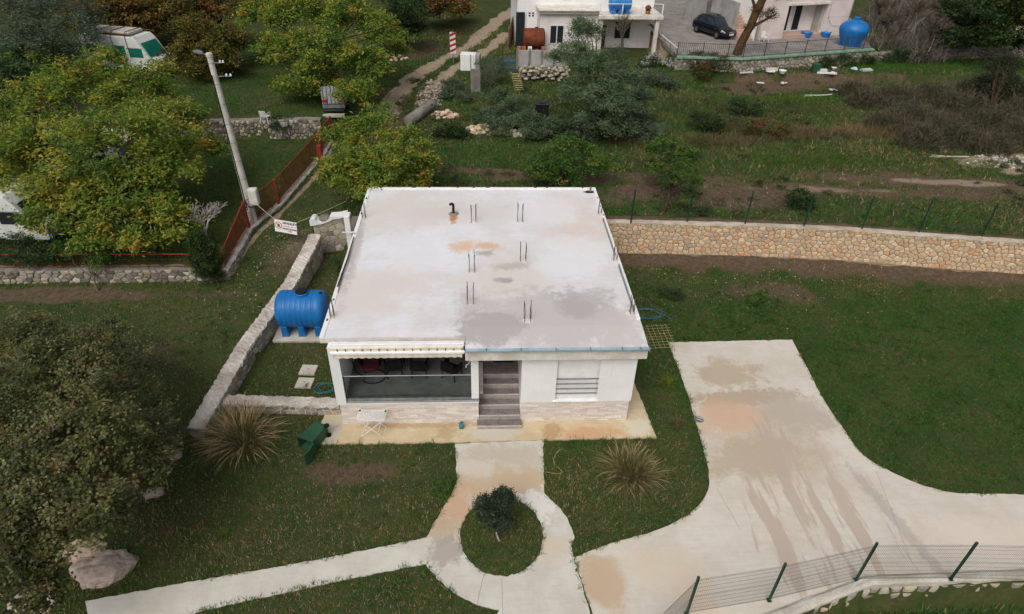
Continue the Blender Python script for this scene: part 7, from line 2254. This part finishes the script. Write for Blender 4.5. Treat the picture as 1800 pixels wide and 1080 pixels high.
for k, bp_ in enumerate(((41.530, 41.162, 4.200), (43.928, 39.880, 4.200), (47.579, 42.054, 4.200), (45.988, 46.372, 4.200), (50.994, 49.561, 4.200), (44.940, 49.216, 4.200))):
    bare_tree('bare_thicket', ['leafless grey shrub nearest the blue round tank', 'leafless grey shrub in the middle of the dry stone wall', 'leafless grey shrub at the right end of the thicket', 'leafless grey shrub in the second row of the thicket, left', 'leafless grey shrub in the second row of the thicket, right', 'leafless grey shrub beside the pink house corner'][k], bp_, 1.25, 0.85, 0.11, 5, 'bark_grey', 40 + k, 'shrub', forks=4, up=0.35, dec=0.66)
parts = []
for bp_ in ((41.530, 41.162, 4.200), (43.928, 39.880, 4.200), (47.579, 42.054, 4.200), (45.988, 46.372, 4.200), (50.994, 49.561, 4.200), (44.940, 49.216, 4.200), (51.400, 54.994, 4.200), (53.138, 49.683, 4.200), (49.604, 56.343, 4.200)):
    n = 620
    a, q_ = RNG.uniform(0, 2 * np.pi, n), np.sqrt(RNG.uniform(0, 1, n)) * 2.0
    x, y_ = bp_[0] + q_ * np.cos(a), bp_[1] + q_ * np.sin(a)
    zz = sample(GZ, x, y_) + np.abs(RNG.normal(0, 1.0, n)) * np.clip(1.2 - q_ / 2.6, 0.2, 1)
    parts.append(arcs(np.stack([x, y_, zz], -1), RNG.uniform(0, 2 * np.pi, n), RNG.uniform(0.6, 2.6, n), RNG.uniform(0.1, 1.5, n), RNG.uniform(0.006, 0.018, n),
                      palette([S(128, 118, 110), S(104, 94, 88), S(158, 150, 142), S(80, 72, 66)], [1, 1, 0.5, 1], n), 5, 0.12))
THICKET = join(parts)
tag(link('twig_thicket', raw_mesh('twig_thicket', *THICKET, 'twig')), 'tangled mass of bare grey twigs above the dry stone wall', 'thicket', kind='stuff')
# leaning ivy trunk in front of the pink house
iv = thing('ivy_tree', 'leaning ivy clad tree trunk in front of the pink house', 'tree', (26.340, 37.013, 4.400))
i0 = Vector((26.340, 37.013, 4.400))
ipts = [i0 + Vector((0, 0, -0.3)), i0 + Vector((0.25, 0.05, 1.0)), i0 + Vector((0.7, 0.1, 2.2)), i0 + Vector((1.0, 0.2, 3.4)), i0 + Vector((1.5, 0.3, 4.8)), i0 + Vector((1.8, 0.3, 6.2))]
tm = MB().tube([tuple(p) for p in ipts], [0.4, 0.36, 0.32, 0.34, 0.26, 0.16], 10)
tm.tube([tuple(ipts[2]), tuple(ipts[2] + Vector((0.9, -0.1, 0.5))), tuple(ipts[2] + Vector((1.9, -0.1, 1.1)))], [0.16, 0.11, 0.05], 6)
tm.tube([tuple(ipts[3]), tuple(ipts[3] + Vector((-0.6, -0.1, 0.9))), tuple(ipts[3] + Vector((-1.0, -0.1, 2.2)))], [0.16, 0.1, 0.05], 6)
tm.build('trunk', 'ivy_bark', iv, smooth=True)
V_, F_, C_, cc = crown_arrays([(*ipts[2], 0.45), (*ipts[3], 0.5), (*ipts[4], 0.6), (ipts[2].x + 1.5, ipts[2].y, ipts[2].z + 0.9, 0.8), (ipts[4].x + 1.2, ipts[4].y, ipts[4].z - 0.3, 0.9)], 130, 22, 0.16, (0.12, 0.06), [S(84, 76, 44), S(62, 66, 36), S(104, 84, 54)], [1, 1, 1])
link('crown', raw_mesh('crown', V_, F_, C_, 'leaf'), iv)

# clipped little tree in the round bed
ob = (5.780, -5.243, 0.080)
tree('olive_tree', 'small dark olive tree with three round lobes in the ring bed', 'tree', ob, [(*(5.356, -4.859, 1.450), 0.31), (*(5.903, -4.699, 1.500), 0.33), (*(5.807, -5.175, 1.050), 0.33), (*(5.423, -5.090, 1.200), 0.28)], 330, 46, 0.07, (0.075, 0.028), [S(64, 80, 60), S(52, 68, 50), S(84, 98, 78), S(44, 58, 42)], [3, 3, 1.5, 2], 'bark_pale', 0.035, 10, -0.1, fork=0.6, low=-0.9)


# ------------------------------------------------------------------ arching grasses
def fountain(name, label, base, r, h, n, pal, plume, npl, lop=(0, 0)):
    t_ = thing(name, label, 'grass', tuple(base))
    a = RNG.uniform(0, 2 * np.pi, n)
    q_ = np.abs(RNG.normal(0, 0.13, n)) * r
    sub_ = RNG.normal(0, 0.16 * r, (9, 2)) + np.array(lop) * 0.12 * r
    si = RNG.integers(0, 9, n)
    p = np.stack([base[0] + sub_[si, 0] + q_ * np.cos(a), base[1] + sub_[si, 1] + q_ * np.sin(a), np.full(n, base[2] - 0.03)], -1)
    az = a + RNG.normal(0, 0.5, n)
    ln = h * RNG.uniform(0.6, 1.15, n)
    lean = np.clip(RNG.uniform(0.05, 1.05, n), 0, 1.1)
    link('blades', raw_mesh('blades', *arcs(p, az, ln, lean, RNG.uniform(0.005, 0.010, n), palette(pal, [1] * len(pal), n), 6, 0.6), 'blade'), t_)
    a = RNG.uniform(0, 2 * np.pi, npl)
    a = np.where(RNG.uniform(0, 1, npl) < 0.45, RNG.normal(math.atan2(lop[1], lop[0]), 0.9, npl), a) if lop != (0, 0) else a
    si = RNG.integers(0, 9, npl)
    p = np.stack([base[0] + sub_[si, 0] + 0.1 * np.cos(a), base[1] + sub_[si, 1] + 0.1 * np.sin(a), np.full(npl, base[2])], -1)
    a = a + RNG.normal(0, 0.35, npl)
    ln = h * RNG.uniform(0.7, 1.3, npl)
    V_, F_, C_ = arcs(p, a, ln, RNG.uniform(0.15, 0.95, npl), RNG.uniform(0.007, 0.012, npl), palette(plume, [1] * len(plume), npl), 8, 0.5, lambda t: np.interp(t, [0, 0.6, 0.7, 0.85, 1.0], [0.2, 0.2, 1.0, 1.0, 0.15]))
    link('plumes', raw_mesh('plumes', V_, F_, C_, 'blade'), t_)['kind'] = 'stuff'
    return t_


fountain('fountain_grass', 'big fountain grass with brownish plumes beside the boundary wall end', (-3.336, -0.984, 0.000), 1.7, 1.55, 3000, [S(116, 120, 72), S(96, 108, 58), S(140, 132, 92), S(80, 94, 48)], [S(196, 166, 128), S(212, 184, 148), S(176, 146, 110)], 520, (-0.7, 0.3))
fountain('fountain_grass', 'smaller straw coloured fountain grass on the lawn right of the footpath', (10.450, -2.700, 0.000), 1.2, 1.25, 2400, [S(128, 122, 78), S(104, 104, 60), S(152, 140, 100), S(84, 90, 46)], [S(186, 168, 128), S(168, 150, 108)], 220)
for lab, b_, h_, pal_ in (('thin straw tuft at the left edge of the driveway', (12.679, -0.287, 0.000), 0.55, [S(136, 124, 84), S(96, 98, 54)]), ('yellowish young plant between the house and the driveway', (12.918, 2.176, 0.000), 0.5, [S(128, 138, 50), S(104, 124, 48)]),
                          ('tall weed tuft on the left lawn below the oak', (-2.917, -4.693, 0.000), 0.22, [S(98, 124, 50), S(84, 110, 44)])):
    fountain('grass_tuft', lab, b_, 0.5, h_, 150, pal_, pal_, 12)
# dead weed on the apron
dw = (0.761, -0.940, 0.050)
bare_tree('dead_weed', 'small dry brown weed growing out of the apron edge', dw, 0.16, 0.8, 0.008, 3, 'bark_dark', 33, 'weed')

# bramble mass on the field at the right
P_, parts = [], []
mounds = [(*(34.737, 30.222), 1.5, 0.9), (*(37.201, 31.096), 1.9, 1.2), (*(36.232, 26.831), 2.0, 1.2), (*(36.840, 24.252), 2.0, 1.3), (*(41.135, 28.587), 2.2, 1.3), (*(41.194, 25.312), 2.2, 1.4), (*(40.635, 31.531), 1.8, 1.0), (*(44.199, 26.950), 2.2, 1.4), (*(46.554, 31.054), 2.0, 1.3), (*(44.698, 32.869), 1.6, 1.0), (*(41.911, 23.331), 1.6, 1.0), (*(37.570, 22.803), 1.4, 0.9), (*(34.759, 32.639), 1.3, 0.8), (*(34.784, 22.766), 1.5, 1.0), (*(33.970, 25.730), 1.5, 0.9), (*(38.957, 21.892), 1.4, 0.9)]
mounds = [(a, b_, c_ * 1.1, d_ * 1.45) for a, b_, c_, d_ in mounds]
for (mx_, my_, mr_, mh_) in mounds:
    n = int(900 * mr_)
    a, q_ = RNG.uniform(0, 2 * np.pi, n), np.sqrt(RNG.uniform(0, 1, n)) * mr_
    x, y_ = mx_ + q_ * np.cos(a), my_ + q_ * np.sin(a) * 0.8
    zt = sample(GZ, x, y_)
    zz = zt + mh_ * np.clip(1 - (q_ / mr_) ** 2, 0, 1) * RNG.uniform(0.1, 0.85, n)
    parts.append(arcs(np.stack([x, y_, zz], -1), RNG.uniform(0, 2 * np.pi, n), RNG.uniform(0.5, 1.2, n), RNG.uniform(0.4, 1.1, n), RNG.uniform(0.007, 0.015, n),
                      palette([S(98, 88, 74), S(80, 74, 60), S(116, 104, 86), S(70, 70, 50)], [1, 1, 0.6, 1], n), 5, 0.7))
V_, F_, C_ = join(parts)
V2, F2, C2, cc = crown_arrays([(mx_, my_, gz(mx_, my_) + mh_ * 0.35, mr_ * 0.95) for (mx_, my_, mr_, mh_) in mounds], 700, 36, 0.26, (0.12, 0.06), [S(72, 74, 54), S(60, 64, 46), S(86, 84, 64), S(52, 58, 38)], [1, 1, 1, 1], low=-0.05, flat=0.5)
V2[:, 2] = np.maximum((V2[:, 2] - 2.6) * 0.6 + 2.6, 2.2)
V_, F_, C_ = join([(V_, F_, C_), (V2, F2, C2)])
tag(link('bramble_thicket', raw_mesh('bramble_thicket', V_, F_, C_, 'twig')), 'grey brown bramble thicket spreading over the field at the right', 'brambles', kind='stuff')
# tall dry grass clumps and weeds on the field
parts = []
for (c_, rx, ry, n, h_, pal_) in (((26.033, 24.303, 2.401), 3.2, 0.9, 2600, 0.7, [S(146, 124, 90), S(122, 104, 74), S(104, 98, 62)]), ((32.207, 24.676, 2.414), 3.2, 0.7, 2200, 0.7, [S(150, 128, 94), S(128, 108, 78)]), ((21.318, 23.091, 2.358), 2.6, 0.9, 1800, 0.6, [S(128, 112, 80), S(94, 94, 56)]),
                                  ((15.195, 23.019, 2.356), 1.6, 1.0, 1100, 0.6, [S(132, 112, 78), S(94, 96, 54)]), ((23.285, 25.570, 2.445), 2.6, 1.0, 1500, 0.6, [S(110, 100, 70), S(90, 88, 58)]), ((21.093, 29.372, 2.578), 2.5, 2.0, 1800, 0.5, [S(84, 100, 52), S(70, 90, 46)]),
                                  ((27.604, 29.498, 2.582), 4.5, 1.4, 2200, 0.5, [S(84, 100, 54), S(106, 104, 66)]), ((18.889, 22.602, 2.341), 2.0, 1.0, 900, 0.5, [S(72, 92, 48), S(100, 98, 62)]), ((41.888, 37.558, 3.450), 5.5, 1.0, 3200, 0.35, [S(92, 122, 44), S(80, 110, 42)]),
                                  ((29.629, 31.308, 2.665), 2.2, 0.6, 1300, 0.35, [S(96, 132, 42), S(84, 118, 40)]), ((26.956, 20.044, 2.252), 5.0, 0.8, 2400, 0.35, [S(72, 104, 40), S(86, 110, 46)]), ((36.778, 19.700, 2.240), 2.0, 0.6, 600, 0.3, [S(104, 122, 48), S(90, 112, 44)])):
    a, q_ = RNG.uniform(0, 2 * np.pi, n), np.sqrt(RNG.uniform(0, 1, n))
    x, y_ = c_[0] + rx * q_ * np.cos(a) + RNG.normal(0, 0.2, n), c_[1] + ry * q_ * np.sin(a) + RNG.normal(0, 0.2, n)
    parts.append(arcs(np.stack([x, y_, sample(GZ, x, y_) - 0.03], -1), RNG.uniform(0, 2 * np.pi, n), h_ * RNG.uniform(0.5, 1.2, n), RNG.uniform(0.15, 0.8, n), RNG.uniform(0.008, 0.018, n), palette(pal_, [1] * len(pal_), n), 3, 0.5))
tag(link('tall_grass', raw_mesh('tall_grass', *join(parts), 'blade')), 'tall straw and green grass clumps on the field below the pink house', 'grass', kind='stuff')
# low weed clumps dotted over the field
fx_, fy_ = RNG.uniform(-1, 46, 900), RNG.uniform(13, 35, 900)
kk = (fbm(fx_, fy_, 5.0, 91, 3) > 0.46) & (fy_ > np.interp(fx_, BACK_X, BACK_Y) + 0.8)
fx_, fy_ = fx_[kk], fy_[kk]
fr_ = RNG.uniform(0.12, 0.42, len(fx_))
V_, F_, C_, cc = crown_arrays([(a, b_, float(c_), r_) for a, b_, c_, r_ in zip(fx_, fy_, sample(GZ, fx_, fy_), fr_)], 2600, 20, 0.12, (0.12, 0.05), [S(96, 104, 66), S(80, 92, 56), S(120, 112, 82), S(66, 80, 48), S(134, 118, 90)], [1.2, 1.4, 0.8, 1.4, 0.6], low=0.05, flat=0.6)
tag(link('field_weeds', raw_mesh('field_weeds', V_, F_, C_, 'leaf')), 'low grey green and brown weeds dotted over the field', 'weeds', kind='stuff')
# broad leaved weeds in the lawns
wp = []
for (x0, x1, y0, y1, n) in ((13.5, 33, -1.5, 9.0, 900), (-3, 4, -7, -1.3, 130), (7.6, 12.6, -5.4, -1.2, 110), (12.2, 20, 4.9, 9.5, 380), (-3.4, -0.6, 0.8, 11.5, 130), (-8, -4.6, 1, 13, 240)):
    x, y_ = RNG.uniform(x0, x1, n), RNG.uniform(y0, y1, n)
    k = (fbm(x, y_, 1.8, 77, 3) > 0.47) & ~inside(DRIVE, x, y_) & ~inside(PATH, x, y_)
    x, y_ = x[k], y_[k]
    wp += [(a, b_, float(c_) + 0.02, 0.14) for a, b_, c_ in zip(x, y_, sample(GZ, x, y_))]
V_, F_, C_, cc = crown_arrays(wp, len(wp) * 1, 14, 0.06, (0.07, 0.035), [S(70, 104, 40), S(84, 116, 46), S(60, 92, 38)], [1, 1, 1], low=0.2, flat=0.4)
V_[:, 2] = np.maximum(V_[:, 2], -0.5)
tag(link('lawn_weeds', raw_mesh('lawn_weeds', V_, F_, C_, 'leaf')), 'broad leaved green weeds dotted through the lawns', 'weeds', kind='stuff')
